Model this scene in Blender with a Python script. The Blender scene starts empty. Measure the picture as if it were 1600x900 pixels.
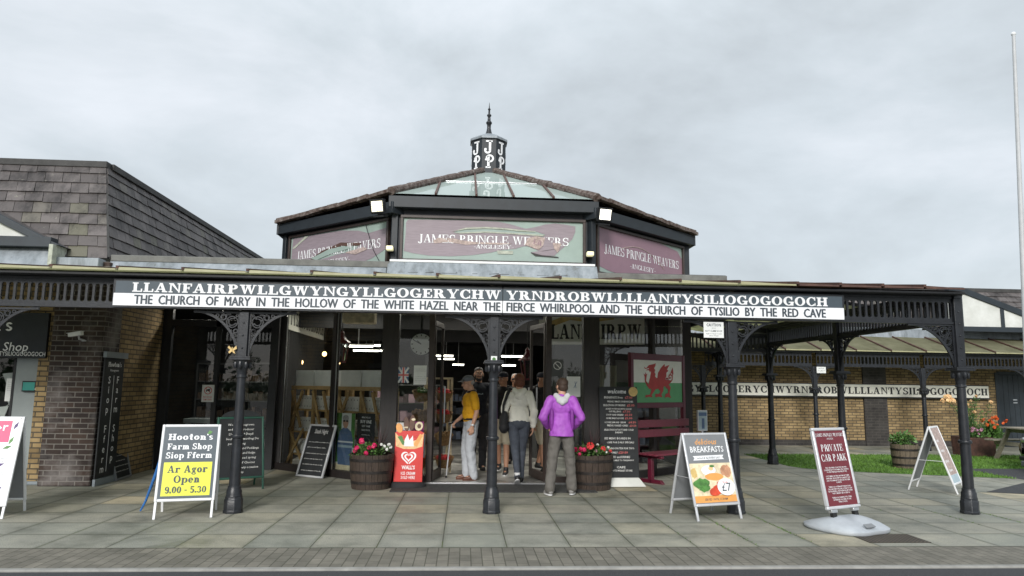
import bpy, bmesh, math, random
from mathutils import Matrix, Vector
random.seed(7)
sc = bpy.context.scene
COL = sc.collection
rad = math.radians
PI = math.pi

# ------------------------------------------------------------------ camera
EYE, FPX = 1.55, 1100.0
YAW, PITCH, ROLL = rad(3.8), rad(7.77), rad(.76)
CF = Vector((math.sin(YAW)*math.cos(PITCH), math.cos(YAW)*math.cos(PITCH), math.sin(PITCH)))
_r = Vector((math.cos(YAW), -math.sin(YAW), 0)); _u = _r.cross(CF)
CR = _r*math.cos(ROLL)+_u*math.sin(ROLL); CU = _u*math.cos(ROLL)-_r*math.sin(ROLL)
CP = Vector((0, 0, EYE))
cam = bpy.data.cameras.new("camera"); cob = bpy.data.objects.new("camera", cam); COL.objects.link(cob)
cob.matrix_world = Matrix(((CR.x, CU.x, -CF.x, 0), (CR.y, CU.y, -CF.y, 0), (CR.z, CU.z, -CF.z, EYE), (0, 0, 0, 1)))
cam.sensor_width = 36; cam.lens = FPX/1600*36; cam.clip_end = 3000; cam.clip_start = .05
sc.camera = cob
def ray(x, y): return CF+CR*((x-800)/FPX)-CU*((y-450)/FPX)
def aty(x, y, Y):
    d = ray(x, y); return CP+d*(Y/d.y)
def gnd(x, y, z=0.0):
    d = ray(x, y); return CP+d*((z-EYE)/d.z)

# ------------------------------------------------------------------ sky, sun, exposure
W = bpy.data.worlds.new("World"); sc.world = W; W.use_nodes = True
nt = W.node_tree; N = nt.nodes; L = nt.links
bg = N["Background"]
SUN_EL, SUN_AZ = rad(27), rad(194)      # azimuth from +Y towards +X: behind the camera
sky = N.new("ShaderNodeTexSky"); sky.sky_type = 'NISHITA'; sky.sun_disc = False
sky.sun_elevation = SUN_EL; sky.sun_rotation = SUN_AZ
tc = N.new("ShaderNodeTexCoord")
mp = N.new("ShaderNodeMapping"); mp.inputs['Scale'].default_value = (1.0, 1.0, 1.9); mp.inputs['Location'].default_value = (.35, .2, .1)
L.new(tc.outputs['Generated'], mp.inputs[0])
n1 = N.new("ShaderNodeTexNoise"); n1.inputs['Scale'].default_value = 2.2; n1.inputs['Detail'].default_value = 9; n1.inputs['Roughness'].default_value = .56; n1.inputs['Distortion'].default_value = .25
L.new(mp.outputs[0], n1.inputs['Vector'])
cr = N.new("ShaderNodeValToRGB")
e = cr.color_ramp.elements
e[0].position = .33; e[0].color = (5.2, 5.65, 5.95, 1)
e[1].position = .66; e[1].color = (8.3, 8.75, 9.3, 1)
m_ = cr.color_ramp.elements.new(.5); m_.color = (6.7, 7.3, 7.75, 1)
L.new(n1.outputs['Fac'], cr.inputs[0])
sx = N.new("ShaderNodeSeparateXYZ"); L.new(tc.outputs['Generated'], sx.inputs[0])
ma = N.new("ShaderNodeMapRange"); ma.inputs['From Min'].default_value = .42; ma.inputs['From Max'].default_value = .95; ma.inputs['To Min'].default_value = 1.0; ma.inputs['To Max'].default_value = 1.7
L.new(sx.outputs['Z'], ma.inputs['Value'])
vm = N.new("ShaderNodeVectorMath"); vm.operation = 'SCALE'; L.new(cr.outputs[0], vm.inputs[0]); L.new(ma.outputs[0], vm.inputs['Scale'])
mx = N.new("ShaderNodeMix"); mx.data_type = 'RGBA'; mx.inputs[0].default_value = .9
L.new(sky.outputs[0], mx.inputs[6]); L.new(vm.outputs[0], mx.inputs[7]); L.new(mx.outputs[2], bg.inputs[0])
bg.inputs[1].default_value = .082
sl = bpy.data.lights.new("sun", 'SUN'); so = bpy.data.objects.new("sun", sl); COL.objects.link(so)
sl.energy = 2.2; sl.angle = rad(16); sl.color = (1, .97, .93)
sd = Vector((math.sin(SUN_AZ)*math.cos(SUN_EL), math.cos(SUN_AZ)*math.cos(SUN_EL), math.sin(SUN_EL)))
so.rotation_euler = sd.to_track_quat('Z', 'Y').to_euler()
sc.view_settings.view_transform = 'Standard'; sc.view_settings.look = 'None'
sc.view_settings.exposure = 0.40; sc.view_settings.gamma = 1

# ------------------------------------------------------------------ materials
MATS = {}
def newmat(name):
    m = bpy.data.materials.new(name); m.use_nodes = True; MATS[name] = m
    return m, m.node_tree.nodes, m.node_tree.links, m.node_tree.nodes["Principled BSDF"]
def ramp(N, stops):
    r = N.new("ShaderNodeValToRGB"); el = r.color_ramp.elements
    while len(el) < len(stops): el.new(.5)
    for q, (p, c) in zip(el, stops):
        q.position = p; q.color = (*c, 1)
    return r
def noise(N, L, scale, detail=4, rough=.6, coord='Object', stretch=None):
    t = N.new("ShaderNodeTexCoord"); n = N.new("ShaderNodeTexNoise")
    n.inputs['Scale'].default_value = scale; n.inputs['Detail'].default_value = detail; n.inputs['Roughness'].default_value = rough
    if stretch:
        g = N.new("ShaderNodeMapping"); g.inputs['Scale'].default_value = stretch
        L.new(t.outputs[coord], g.inputs[0]); L.new(g.outputs[0], n.inputs['Vector'])
    else: L.new(t.outputs[coord], n.inputs['Vector'])
    return n
def mat(name, c, rough=.6, var=.15, scale=6, metal=0, bump=0, bscale=None, spec=.5, stretch=None, c2=None, island=0, coat=0):
    """a principled paint / cloth / timber with tone variation and a little relief"""
    m, N, L, b = newmat(name)
    n = noise(N, L, scale, 5, .62, stretch=stretch)
    lo = tuple(max(0, x*(1-var)) for x in c) if c2 is None else c2
    hi = tuple(min(1, x*(1+var)) for x in c) if c2 is None else c
    r = ramp(N, [(.32, lo), (.68, hi)]); L.new(n.outputs['Fac'], r.inputs[0])
    out = r.outputs[0]
    if island:
        g = N.new("ShaderNodeNewGeometry"); mr = N.new("ShaderNodeMapRange"); mr.inputs['To Min'].default_value = 1-island; mr.inputs['To Max'].default_value = 1+island
        L.new(g.outputs['Random Per Island'], mr.inputs['Value'])
        v = N.new("ShaderNodeVectorMath"); v.operation = 'SCALE'; L.new(out, v.inputs[0]); L.new(mr.outputs[0], v.inputs['Scale']); out = v.outputs[0]
    L.new(out, b.inputs['Base Color'])
    b.inputs['Roughness'].default_value = rough; b.inputs['Metallic'].default_value = metal; b.inputs['Specular IOR Level'].default_value = spec
    if coat: b.inputs['Coat Weight'].default_value = coat
    if bump:
        n2 = noise(N, L, bscale or scale*6, 4, .6, stretch=stretch); bp = N.new("ShaderNodeBump"); bp.inputs['Strength'].default_value = bump; bp.inputs['Distance'].default_value = .02
        L.new(n2.outputs['Fac'], bp.inputs['Height']); L.new(bp.outputs[0], b.inputs['Normal'])
    return m
def emit(name, c, s):
    m, N, L, b = newmat(name)
    b.inputs['Base Color'].default_value = (*c, 1); b.inputs['Emission Color'].default_value = (*c, 1); b.inputs['Emission Strength'].default_value = s
    return m
def brickmat(name, c1, c2, mortar, bw=.225, rh=.075, ms=.010, stain=None, stain_lo=.55, stain_hi=.72):
    m, N, L, b = newmat(name)
    t = N.new("ShaderNodeTexCoord"); s = N.new("ShaderNodeSeparateXYZ"); L.new(t.outputs['Object'], s.inputs[0])
    a = N.new("ShaderNodeMath"); L.new(s.outputs[0], a.inputs[0]); L.new(s.outputs[1], a.inputs[1])
    cb = N.new("ShaderNodeCombineXYZ"); L.new(a.outputs[0], cb.inputs[0]); L.new(s.outputs[2], cb.inputs[1])
    k = N.new("ShaderNodeTexBrick"); L.new(cb.outputs[0], k.inputs['Vector'])
    k.inputs['Scale'].default_value = 1; k.inputs['Brick Width'].default_value = bw; k.inputs['Row Height'].default_value = rh
    k.inputs['Mortar Size'].default_value = ms; k.inputs['Mortar Smooth'].default_value = .15; k.inputs['Bias'].default_value = -.1
    k.inputs['Color1'].default_value = (*c1, 1); k.inputs['Color2'].default_value = (*c2, 1); k.inputs['Mortar'].default_value = (*mortar, 1)
    n = noise(N, L, 3.2, 6, .65); r = ramp(N, [(.3, (.62, .60, .58)), (.7, (1.12, 1.1, 1.05))]); L.new(n.outputs['Fac'], r.inputs[0])
    mm = N.new("ShaderNodeMix"); mm.data_type = 'RGBA'; mm.blend_type = 'MULTIPLY'; mm.inputs[0].default_value = 1
    L.new(k.outputs['Color'], mm.inputs[6]); L.new(r.outputs[0], mm.inputs[7]); out = mm.outputs[2]
    if stain:
        n3 = noise(N, L, 1.3, 5, .6); r3 = ramp(N, [(stain_lo, (0, 0, 0)), (stain_hi, (.75, .75, .75))]); L.new(n3.outputs['Fac'], r3.inputs[0])
        m3 = N.new("ShaderNodeMix"); m3.data_type = 'RGBA'; L.new(r3.outputs[0], m3.inputs[0]); L.new(out, m3.inputs[6]); m3.inputs[7].default_value = (*stain, 1); out = m3.outputs[2]
    L.new(out, b.inputs['Base Color']); b.inputs['Roughness'].default_value = .85; b.inputs['Specular IOR Level'].default_value = .25
    n2 = noise(N, L, 60, 3); ad = N.new("ShaderNodeMath"); ad.operation = 'MULTIPLY_ADD'; ad.inputs[1].default_value = -1.0
    L.new(k.outputs['Fac'], ad.inputs[0]); 
    sc2 = N.new("ShaderNodeMath"); sc2.operation = 'MULTIPLY'; sc2.inputs[1].default_value = .5; L.new(n2.outputs['Fac'], sc2.inputs[0]); L.new(sc2.outputs[0], ad.inputs[2])
    bp = N.new("ShaderNodeBump"); bp.inputs['Strength'].default_value = .6; bp.inputs['Distance'].default_value = .008; L.new(ad.outputs[0], bp.inputs['Height']); L.new(bp.outputs[0], b.inputs['Normal'])
    return m
def glassmat(name, tint=(.86, .9, .89), refl=1.0):
    m, N, L, b = newmat(name); N.remove(b)
    o = N["Material Output"]; tr = N.new("ShaderNodeBsdfTransparent"); tr.inputs[0].default_value = (*tint, 1)
    gl = N.new("ShaderNodeBsdfGlossy"); gl.inputs['Roughness'].default_value = .015; gl.inputs[0].default_value = (refl, refl, refl, 1)
    f = N.new("ShaderNodeFresnel"); f.inputs[0].default_value = 1.62; x = N.new("ShaderNodeMixShader")
    L.new(f.outputs[0], x.inputs[0]); L.new(tr.outputs[0], x.inputs[1]); L.new(gl.outputs[0], x.inputs[2]); L.new(x.outputs[0], o.inputs[0])
    return m

mat("iron", (.016, .018, .022), .38, .35, 9, bump=.12, bscale=70)
mat("iron_matt", (.010, .011, .013), .55, .3, 9)
mat("dark_timber", (.020, .016, .015), .5, .3, 5, stretch=(8, 8, .8))
mat("brown_frame", (.040, .028, .024), .45, .3, 6)
mat("blue_black", (.012, .017, .022), .5, .25, 5)
mat("navy_board", (.022, .030, .038), .5, .2, 4)
mat("sign_slate", (.060, .082, .100), .45, .1, 3)
mat("sign_white", (.82, .83, .85), .4, .04, 3)
mat("letter_white", (.84, .85, .86), .45, .03, 8)
mat("letter_dark", (.045, .06, .075), .5, .1, 8)
mat("letter_black", (.012, .012, .013), .5, .1, 8)
mat("cream_board", (.82, .81, .72), .5, .08, 4)
mat("white_render", (.72, .73, .70), .8, .12, 2.5, c2=(.56, .57, .53))
mat("mauve", (.29, .24, .268), .55, .08, 4, stretch=(1.5, 1.5, 14), c2=(.235, .192, .215))
mat("mauve_fresh", (.27, .165, .205), .5, .06, 4)
mat("sage", (.29, .365, .33), .55, .08, 3)
mat("lichen_edge", (.40, .42, .35), .7, .25, 14)
mat("rot_pink", (.42, .33, .30), .8, .35, 25)
mat("roof_cap", (.050, .049, .047), .7, .3, 5, bump=.2)
mat("coping", (.145, .145, .135), .7, .25, 5, bump=.2)
mat("rust_tile", (.20, .165, .15), .85, .4, 14, c2=(.055, .030, .022), bump=.5, bscale=30)
_r = [q for q in MATS["rust_tile"].node_tree.nodes if q.type == 'VALTORGB'][0].color_ramp; _e = _r.elements.new(.62); _e.color = (.16, .13, .115, 1); _r.elements[0].position = .36; _r.elements[-1].position = .74; _r.elements[-1].color = (.42, .40, .37, 1)
mat("rust_brown", (.12, .062, .045), .7, .35, 8, c2=(.06, .03, .024))
mat("green_slime", (.42, .41, .25), .45, .3, 5, c2=(.33, .31, .17))
mat("steel", (.60, .61, .62), .32, .08, 20, metal=.9)
mat("white_metal", (.78, .79, .80), .35, .05, 6)
mat("pale_pole", (.50, .51, .52), .5, .08, 6)
mat("alu", (.62, .63, .65), .35, .06, 10, metal=.35)
mat("grey_plastic", (.42, .45, .48), .5, .08, 7, bump=.05)
mat("grey_metal", (.20, .21, .22), .5, .1, 5)
mat("black_plastic", (.012, .012, .012), .45, .2, 9)
mat("mat_rubber", (.045, .045, .046), .85, .3, 20, bump=.3, bscale=120)
mat("rubber", (.02, .02, .022), .75, .3, 20, bump=.3, bscale=120)
mat("grey_door", (.25, .28, .28), .5, .06, 3)
mat("grey_sill", (.20, .23, .25), .55, .12, 6)
mat("chalkboard", (.012, .014, .016), .6, .4, 4)
mat("chalk", (.68, .68, .66), .9, .25, 40)
mat("chalk_red", (.62, .16, .15), .9, .2, 40)
mat("green_paint", (.015, .075, .05), .5, .2, 6)
mat("red_sign", (.62, .028, .022), .35, .06, 5)
mat("maroon_sign", (.155, .020, .030), .42, .08, 5)
mat("maroon_paint", (.105, .010, .026), .38, .15, 8)
mat("bench_red", (.17, .030, .050), .4, .2, 8, stretch=(1, 8, 8))
mat("flag_green", (.10, .36, .15), .5, .1, 6)
mat("flag_white", (.80, .81, .75), .5, .06, 6)
mat("dragon_red", (.44, .032, .030), .5, .1, 8)
mat("yellow_sign", (.72, .74, .045), .4, .05, 5)
mat("orange_print", (.78, .36, .10), .45, .1, 6)
mat("pink_print", (.70, .06, .17), .45, .1, 6)
mat("purple_print", (.25, .03, .17), .5, .1, 8)
mat("violet_leaf", (.08, .04, .16), .5, .3, 12)
mat("print_green", (.08, .22, .05), .5, .4, 14)
mat("print_red", (.60, .07, .03), .5, .3, 10)
mat("print_cream", (.72, .62, .42), .5, .3, 10)
mat("print_brown", (.10, .04, .02), .5, .4, 18)
mat("print_bacon", (.50, .26, .15), .5, .4, 14)
mat("gold_print", (.60, .43, .16), .5, .2, 10)
mat("paper", (.74, .75, .73), .7, .05, 6)
mat("paper_blue", (.40, .50, .55), .7, .1, 6)
mat("teal_screen", (.04, .28, .24), .3, .1, 6)
mat("barrel_wood", (.050, .034, .025), .7, .45, 6, stretch=(10, 10, .7), bump=.35, bscale=30)
mat("barrel_pale", (.13, .10, .07), .75, .4, 6, stretch=(10, 10, .7), bump=.3, bscale=30)
mat("hoop", (.035, .030, .028), .5, .3, 12, metal=.5)
mat("soil", (.03, .02, .014), .95, .4, 20, bump=.5)
mat("pine", (.40, .27, .12), .6, .2, 5, stretch=(3, 3, 12))
mat("old_wood", (.26, .23, .18), .8, .25, 6, stretch=(1, 8, 8), bump=.2)
mat("rusty_steel", (.075, .035, .025), .75, .5, 8, bump=.2)
mat("wicker", (.28, .17, .075), .8, .3, 30, bump=.6, bscale=60)
mat("mug_box", (.70, .71, .69), .6, .06, 5, island=.06)
mat("carton", (.64, .67, .66), .6, .08, 5)
mat("leaf_green", (.075, .16, .035), .55, .4, 10, island=.45)
mat("leaf_dark", (.035, .085, .025), .55, .4, 10, island=.45)
mat("leaf_maroon", (.055, .028, .030), .5, .4, 10, island=.4)
mat("petal_pink", (.62, .02, .12), .6, .2, 20, island=.3)
mat("petal_red", (.66, .05, .05), .6, .2, 20, island=.3)
mat("petal_orange", (.70, .12, .02), .6, .2, 20, island=.3)
mat("petal_peach", (.80, .52, .26), .6, .15, 20, island=.15)
mat("petal_white", (.75, .75, .72), .6, .1, 20)
mat("petal_mauve", (.42, .20, .28), .6, .2, 20, island=.3)
mat("grass", (.10, .20, .025), .7, .3, 2, island=.4)
mat("lawn_earth", (.10, .21, .03), .9, .35, 5, c2=(.07, .15, .02))
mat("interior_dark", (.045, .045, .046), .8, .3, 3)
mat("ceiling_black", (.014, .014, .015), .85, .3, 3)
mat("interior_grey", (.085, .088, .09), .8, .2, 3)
mat("rope_blue", (.015, .12, .36), .7, .25, 30)
mat("pavilion_wall", (.012, .014, .019), .55, .3, 5)
mat("skin", (.56, .32, .22), .55, .1, 12)
mat("skin_tan", (.42, .22, .14), .55, .1, 12)
mat("hair_auburn", (.13, .042, .020), .6, .35, 40, bump=.4, bscale=90)
mat("hair_brown", (.055, .032, .022), .6, .35, 40, bump=.4, bscale=90)
mat("hair_dark", (.014, .011, .010), .6, .35, 40, bump=.3, bscale=90)
mat("hair_grey", (.35, .34, .33), .7, .2, 40)
mat("polo_yellow", (.74, .37, .010), .8, .1, 7, bump=.55, bscale=9)
mat("trouser_grey", (.42, .44, .47), .85, .08, 7, bump=.6, bscale=8, stretch=(1.5, 1.5, .5))
mat("trouser_dark", (.035, .036, .042), .85, .15, 7, bump=.5, bscale=8)
mat("jean_dark", (.065, .075, .098), .85, .2, 12, bump=.6, bscale=10)
mat("trouser_taupe", (.125, .116, .104), .8, .1, 8, bump=.6, bscale=8, stretch=(1.5, 1.5, .5))
mat("shorts_khaki", (.46, .41, .31), .85, .1, 8, bump=.5, bscale=9)
mat("hoodie_cream", (.82, .80, .72), .9, .06, 8, bump=.6, bscale=9)
mat("jacket_purple", (.37, .085, .50), .6, .12, 8, bump=.6, bscale=8)
mat("jacket_purple_dark", (.20, .03, .27), .6, .12, 8, bump=.4, bscale=8)
mat("hood_grey", (.55, .55, .57), .8, .08, 8, bump=.5, bscale=12)
mat("navy_cloth", (.016, .020, .032), .85, .2, 8, bump=.5, bscale=9)
mat("black_cloth", (.012, .012, .014), .8, .25, 8, bump=.4, bscale=10)
mat("cap_grey", (.15, .165, .19), .85, .15, 14)
mat("leather_brown", (.11, .042, .025), .45, .25, 12)
mat("shoe_black", (.014, .014, .016), .5, .2, 12)
mat("shoe_grey", (.26, .25, .24), .7, .3, 16)
mat("shoe_white", (.72, .72, .72), .6, .06, 12)
mat("lamp_maroon", (.13, .022, .030), .4, .15, 10)
mat("car_paint", (.018, .020, .024), .25, .1, 3, coat=.8)
mat("bunting", (.62, .63, .60), .85, .1, 8)
mat("gold_wood", (.62, .44, .18), .6, .15, 10)
mat("denim_print", (.10, .16, .28), .6, .2, 10)
mat("jar_dark", (.06, .035, .02), .3, .3, 10, island=.6)
mat("goods", (.30, .20, .24), .5, .3, 3, island=.8)
mat("goods_b", (.12, .15, .22), .5, .3, 3, island=.8)
mat("curtain", (.30, .29, .24), .9, .15, 8, stretch=(14, 14, .3))
emit("tube_light", (1, .96, .82), 7)
emit("bulb_warm", (1, .62, .25), 5)
emit("flood_lit", (1, .94, .70), .85)
emit("flood_hot", (1, .95, .82), 2.0)
emit("bulkhead", (.92, .86, .55), .28)
glassmat("window_glass"); glassmat("roof_glass", (.74, .84, .78), 1.0)
_m = MATS["roof_glass"].node_tree; _d = _m.nodes.new("ShaderNodeBsdfDiffuse"); _d.inputs[0].default_value = (.50, .60, .56, 1); _x = _m.nodes.new("ShaderNodeMixShader"); _x.inputs[0].default_value = .5
_o = _m.nodes["Material Output"]; _l = _o.inputs[0].links[0].from_socket; _m.links.new(_l, _x.inputs[1]); _m.links.new(_d.outputs[0], _x.inputs[2]); _m.links.new(_x.outputs[0], _o.inputs[0])
brickmat("brick_yellow", (.40, .295, .155), (.235, .17, .09), (.10, .085, .065), stain=(.085, .065, .045), stain_lo=.60, stain_hi=.85)
brickmat("brick_dark", (.060, .042, .036), (.035, .030, .031), (.17, .16, .15), ms=.008, stain=(.26, .24, .23), stain_lo=.50, stain_hi=.70)
brickmat("brick_grey", (.065, .062, .060), (.045, .043, .044), (.085, .08, .075), stain=(.12, .115, .11))

def canopy_panel(name, c, c2):
    m, N, L, b = newmat(name); N.remove(b); o = N["Material Output"]
    n = noise(N, L, 2.2, 6, .65); r = ramp(N, [(.35, c2), (.65, c)]); L.new(n.outputs['Fac'], r.inputs[0])
    d = N.new("ShaderNodeBsdfDiffuse"); t = N.new("ShaderNodeBsdfTranslucent"); L.new(r.outputs[0], d.inputs[0]); L.new(r.outputs[0], t.inputs[0])
    x = N.new("ShaderNodeMixShader"); x.inputs[0].default_value = .55; L.new(d.outputs[0], x.inputs[1]); L.new(t.outputs[0], x.inputs[2])
    L.new(x.outputs[0], o.inputs[0]); return m
canopy_panel("canopy_panel_old", (.36, .35, .235), (.24, .235, .15))
canopy_panel("canopy_panel_brown", (.15, .095, .07), (.08, .05, .04))
canopy_panel("canopy_panel", (.74, .75, .56), (.50, .50, .34))
def leadmat():
    m, N, L, b = newmat("lead")
    n = noise(N, L, 3, 6, .7, stretch=(1.4, 1.4, .35)); r = ramp(N, [(.3, (.13, .145, .15)), (.5, (.25, .28, .305)), (.68, (.36, .39, .42))]); L.new(n.outputs['Fac'], r.inputs[0])
    n2 = noise(N, L, 9, 5, .7, stretch=(1, 1, .12)); r2 = ramp(N, [(.58, (0, 0, 0)), (.74, (.8, .8, .8))]); L.new(n2.outputs['Fac'], r2.inputs[0])
    x = N.new("ShaderNodeMix"); x.data_type = 'RGBA'; L.new(r2.outputs[0], x.inputs[0]); L.new(r.outputs[0], x.inputs[6]); x.inputs[7].default_value = (.09, .085, .07, 1)
    L.new(x.outputs[2], b.inputs['Base Color']); b.inputs['Roughness'].default_value = .5; b.inputs['Metallic'].default_value = .15
leadmat()
def slatemat():
    m, N, L, b = newmat("slate")
    g = N.new("ShaderNodeNewGeometry"); r = ramp(N, [(0, (.070, .060, .058)), (.5, (.105, .092, .088)), (.85, (.135, .118, .114)), (1, (.115, .11, .075))]); L.new(g.outputs['Random Per Island'], r.inputs[0])
    n = noise(N, L, 2.4, 6, .7, stretch=(1.2, 1.2, .5)); r2 = ramp(N, [(.36, (.30, .29, .29)), (.56, (1.05, 1.05, 1.05))]); L.new(n.outputs['Fac'], r2.inputs[0])
    x = N.new("ShaderNodeMix"); x.data_type = 'RGBA'; x.blend_type = 'MULTIPLY'; x.inputs[0].default_value = 1; L.new(r.outputs[0], x.inputs[6]); L.new(r2.outputs[0], x.inputs[7])
    n3 = noise(N, L, 13, 6, .75); r3 = ramp(N, [(.62, (0, 0, 0)), (.70, (.6, .6, .6))]); L.new(n3.outputs['Fac'], r3.inputs[0])
    y = N.new("ShaderNodeMix"); y.data_type = 'RGBA'; L.new(r3.outputs[0], y.inputs[0]); L.new(x.outputs[2], y.inputs[6]); y.inputs[7].default_value = (.30, .29, .23, 1)
    L.new(y.outputs[2], b.inputs['Base Color']); b.inputs['Roughness'].default_value = .62
    bp = N.new("ShaderNodeBump"); bp.inputs['Strength'].default_value = .35; bp.inputs['Distance'].default_value = .01; L.new(n3.outputs['Fac'], bp.inputs['Height']); L.new(bp.outputs[0], b.inputs['Normal'])
slatemat()
def pavemat():
    m, N, L, b = newmat("paving")
    t = N.new("ShaderNodeTexCoord"); sz = N.new("ShaderNodeMapping"); sz.inputs['Location'].default_value = (.17, -.4, 0); L.new(t.outputs['Object'], sz.inputs[0])
    k = N.new("ShaderNodeTexBrick"); k.offset = 0.0; k.offset_frequency = 2; L.new(sz.outputs[0], k.inputs['Vector'])
    k.inputs['Scale'].default_value = 1; k.inputs['Brick Width'].default_value = .62; k.inputs['Row Height'].default_value = .6; k.inputs['Mortar Size'].default_value = .0055; k.inputs['Mortar Smooth'].default_value = .35
    k.inputs['Color1'].default_value = (0, 0, 0, 1); k.inputs['Color2'].default_value = (1, 1, 1, 1); k.inputs['Mortar'].default_value = (.5, .5, .5, 1)
    r = ramp(N, [(0, (.25, .26, .23)), (.3, (.285, .285, .25)), (.55, (.32, .31, .265)), (.75, (.27, .275, .245)), (.93, (.345, .325, .26)), (1, (.53, .46, .33))]); L.new(k.outputs['Color'], r.inputs[0])
    n = noise(N, L, 1.3, 9, .72); r2 = ramp(N, [(.33, (.50, .52, .49)), (.5, (.92, .92, .89)), (.67, (1.22, 1.19, 1.12))]); L.new(n.outputs['Fac'], r2.inputs[0])
    x = N.new("ShaderNodeMix"); x.data_type = 'RGBA'; x.blend_type = 'MULTIPLY'; x.inputs[0].default_value = 1; L.new(r.outputs[0], x.inputs[6]); L.new(r2.outputs[0], x.inputs[7])
    n4 = noise(N, L, 90, 3, .7); r4 = ramp(N, [(.32, (.70, .70, .70)), (.68, (1.26, 1.26, 1.25))]); L.new(n4.outputs['Fac'], r4.inputs[0])
    x4 = N.new("ShaderNodeMix"); x4.data_type = 'RGBA'; x4.blend_type = 'MULTIPLY'; x4.inputs[0].default_value = 1; L.new(x.outputs[2], x4.inputs[6]); L.new(r4.outputs[0], x4.inputs[7])
    kd = N.new("ShaderNodeTexBrick"); kd.offset = 0; L.new(sz.outputs[0], kd.inputs['Vector']); kd.inputs['Scale'].default_value = 1; kd.inputs['Brick Width'].default_value = .62; kd.inputs['Row Height'].default_value = .6; kd.inputs['Mortar Size'].default_value = .055; kd.inputs['Mortar Smooth'].default_value = 1
    nd = noise(N, L, 4, 5, .7); md = N.new("ShaderNodeMath"); md.operation = 'MULTIPLY'; L.new(kd.outputs['Fac'], md.inputs[0]); L.new(nd.outputs['Fac'], md.inputs[1]); md2 = N.new("ShaderNodeMath"); md2.operation = 'MULTIPLY'; md2.inputs[1].default_value = .62; L.new(md.outputs[0], md2.inputs[0])
    xd = N.new("ShaderNodeMix"); xd.data_type = 'RGBA'; L.new(md2.outputs[0], xd.inputs[0]); L.new(x4.outputs[2], xd.inputs[6]); xd.inputs[7].default_value = (.075, .08, .06, 1); x4 = xd
    n3 = noise(N, L, 2.2, 4, .7); r3 = ramp(N, [(.45, (.055, .055, .042)), (.66, (.075, .105, .028))]); L.new(n3.outputs['Fac'], r3.inputs[0])
    y = N.new("ShaderNodeMix"); y.data_type = 'RGBA'; L.new(k.outputs['Fac'], y.inputs[0]); L.new(x4.outputs[2], y.inputs[6]); L.new(r3.outputs[0], y.inputs[7])
    vo = N.new("ShaderNodeTexVoronoi"); vo.inputs['Scale'].default_value = 5.5; L.new(t.outputs['Object'], vo.inputs['Vector'])
    lt = N.new("ShaderNodeMath"); lt.operation = 'LESS_THAN'; lt.inputs[1].default_value = .07; L.new(vo.outputs['Distance'], lt.inputs[0])
    sp = N.new("ShaderNodeSeparateColor"); L.new(vo.outputs['Color'], sp.inputs[0]); g2 = N.new("ShaderNodeMath"); g2.operation = 'GREATER_THAN'; g2.inputs[1].default_value = .72; L.new(sp.outputs[0], g2.inputs[0])
    mu = N.new("ShaderNodeMath"); mu.operation = 'MULTIPLY'; L.new(lt.outputs[0], mu.inputs[0]); L.new(g2.outputs[0], mu.inputs[1]); mu2 = N.new("ShaderNodeMath"); mu2.operation = 'MULTIPLY'; mu2.inputs[1].default_value = .45; L.new(mu.outputs[0], mu2.inputs[0])
    gm = N.new("ShaderNodeMix"); gm.data_type = 'RGBA'; L.new(mu2.outputs[0], gm.inputs[0]); L.new(y.outputs[2], gm.inputs[6]); gm.inputs[7].default_value = (.09, .09, .085, 1); y = gm
    L.new(y.outputs[2], b.inputs['Base Color'])
    rr = N.new("ShaderNodeMapRange"); rr.inputs['From Min'].default_value = .35; rr.inputs['From Max'].default_value = .65; rr.inputs['To Min'].default_value = .5; rr.inputs['To Max'].default_value = .8; L.new(n.outputs['Fac'], rr.inputs['Value']); L.new(rr.outputs[0], b.inputs['Roughness'])
    bp = N.new("ShaderNodeBump"); bp.invert = True; bp.inputs['Strength'].default_value = .6; bp.inputs['Distance'].default_value = .008; L.new(k.outputs['Fac'], bp.inputs['Height'])
    bp2 = N.new("ShaderNodeBump"); bp2.inputs['Strength'].default_value = .25; bp2.inputs['Distance'].default_value = .004; L.new(n4.outputs['Fac'], bp2.inputs['Height']); L.new(bp.outputs[0], bp2.inputs['Normal']); L.new(bp2.outputs[0], b.inputs['Normal'])
pavemat()
def gridmat(name, bw, rh, c1, c2, mortar, ms=.005, off=.5, rot=0, rough=.75, island=None):
    m, N, L, b = newmat(name)
    t = N.new("ShaderNodeTexCoord"); g = N.new("ShaderNodeMapping"); g.inputs['Rotation'].default_value = (0, 0, rot); L.new(t.outputs['Object'], g.inputs[0])
    k = N.new("ShaderNodeTexBrick"); k.offset = off; L.new(g.outputs[0], k.inputs['Vector'])
    k.inputs['Scale'].default_value = 1; k.inputs['Brick Width'].default_value = bw; k.inputs['Row Height'].default_value = rh; k.inputs['Mortar Size'].default_value = ms
    k.inputs['Color1'].default_value = (*c1, 1); k.inputs['Color2'].default_value = (*c2, 1); k.inputs['Mortar'].default_value = (*mortar, 1)
    n = noise(N, L, 2.5, 6, .7); r2 = ramp(N, [(.3, (.65, .65, .62)), (.7, (1.15, 1.13, 1.1))]); L.new(n.outputs['Fac'], r2.inputs[0])
    x = N.new("ShaderNodeMix"); x.data_type = 'RGBA'; x.blend_type = 'MULTIPLY'; x.inputs[0].default_value = 1; L.new(k.outputs['Color'], x.inputs[6]); L.new(r2.outputs[0], x.inputs[7])
    L.new(x.outputs[2], b.inputs['Base Color']); b.inputs['Roughness'].default_value = rough
    bp = N.new("ShaderNodeBump"); bp.invert = True; bp.inputs['Strength'].default_value = .5; bp.inputs['Distance'].default_value = .006; L.new(k.outputs['Fac'], bp.inputs['Height']); L.new(bp.outputs[0], b.inputs['Normal'])
gridmat("block_paving", .20, .10, (.150, .142, .120), (.205, .192, .163), (.080, .078, .06), .005, .5, rot=PI/2)
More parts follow.
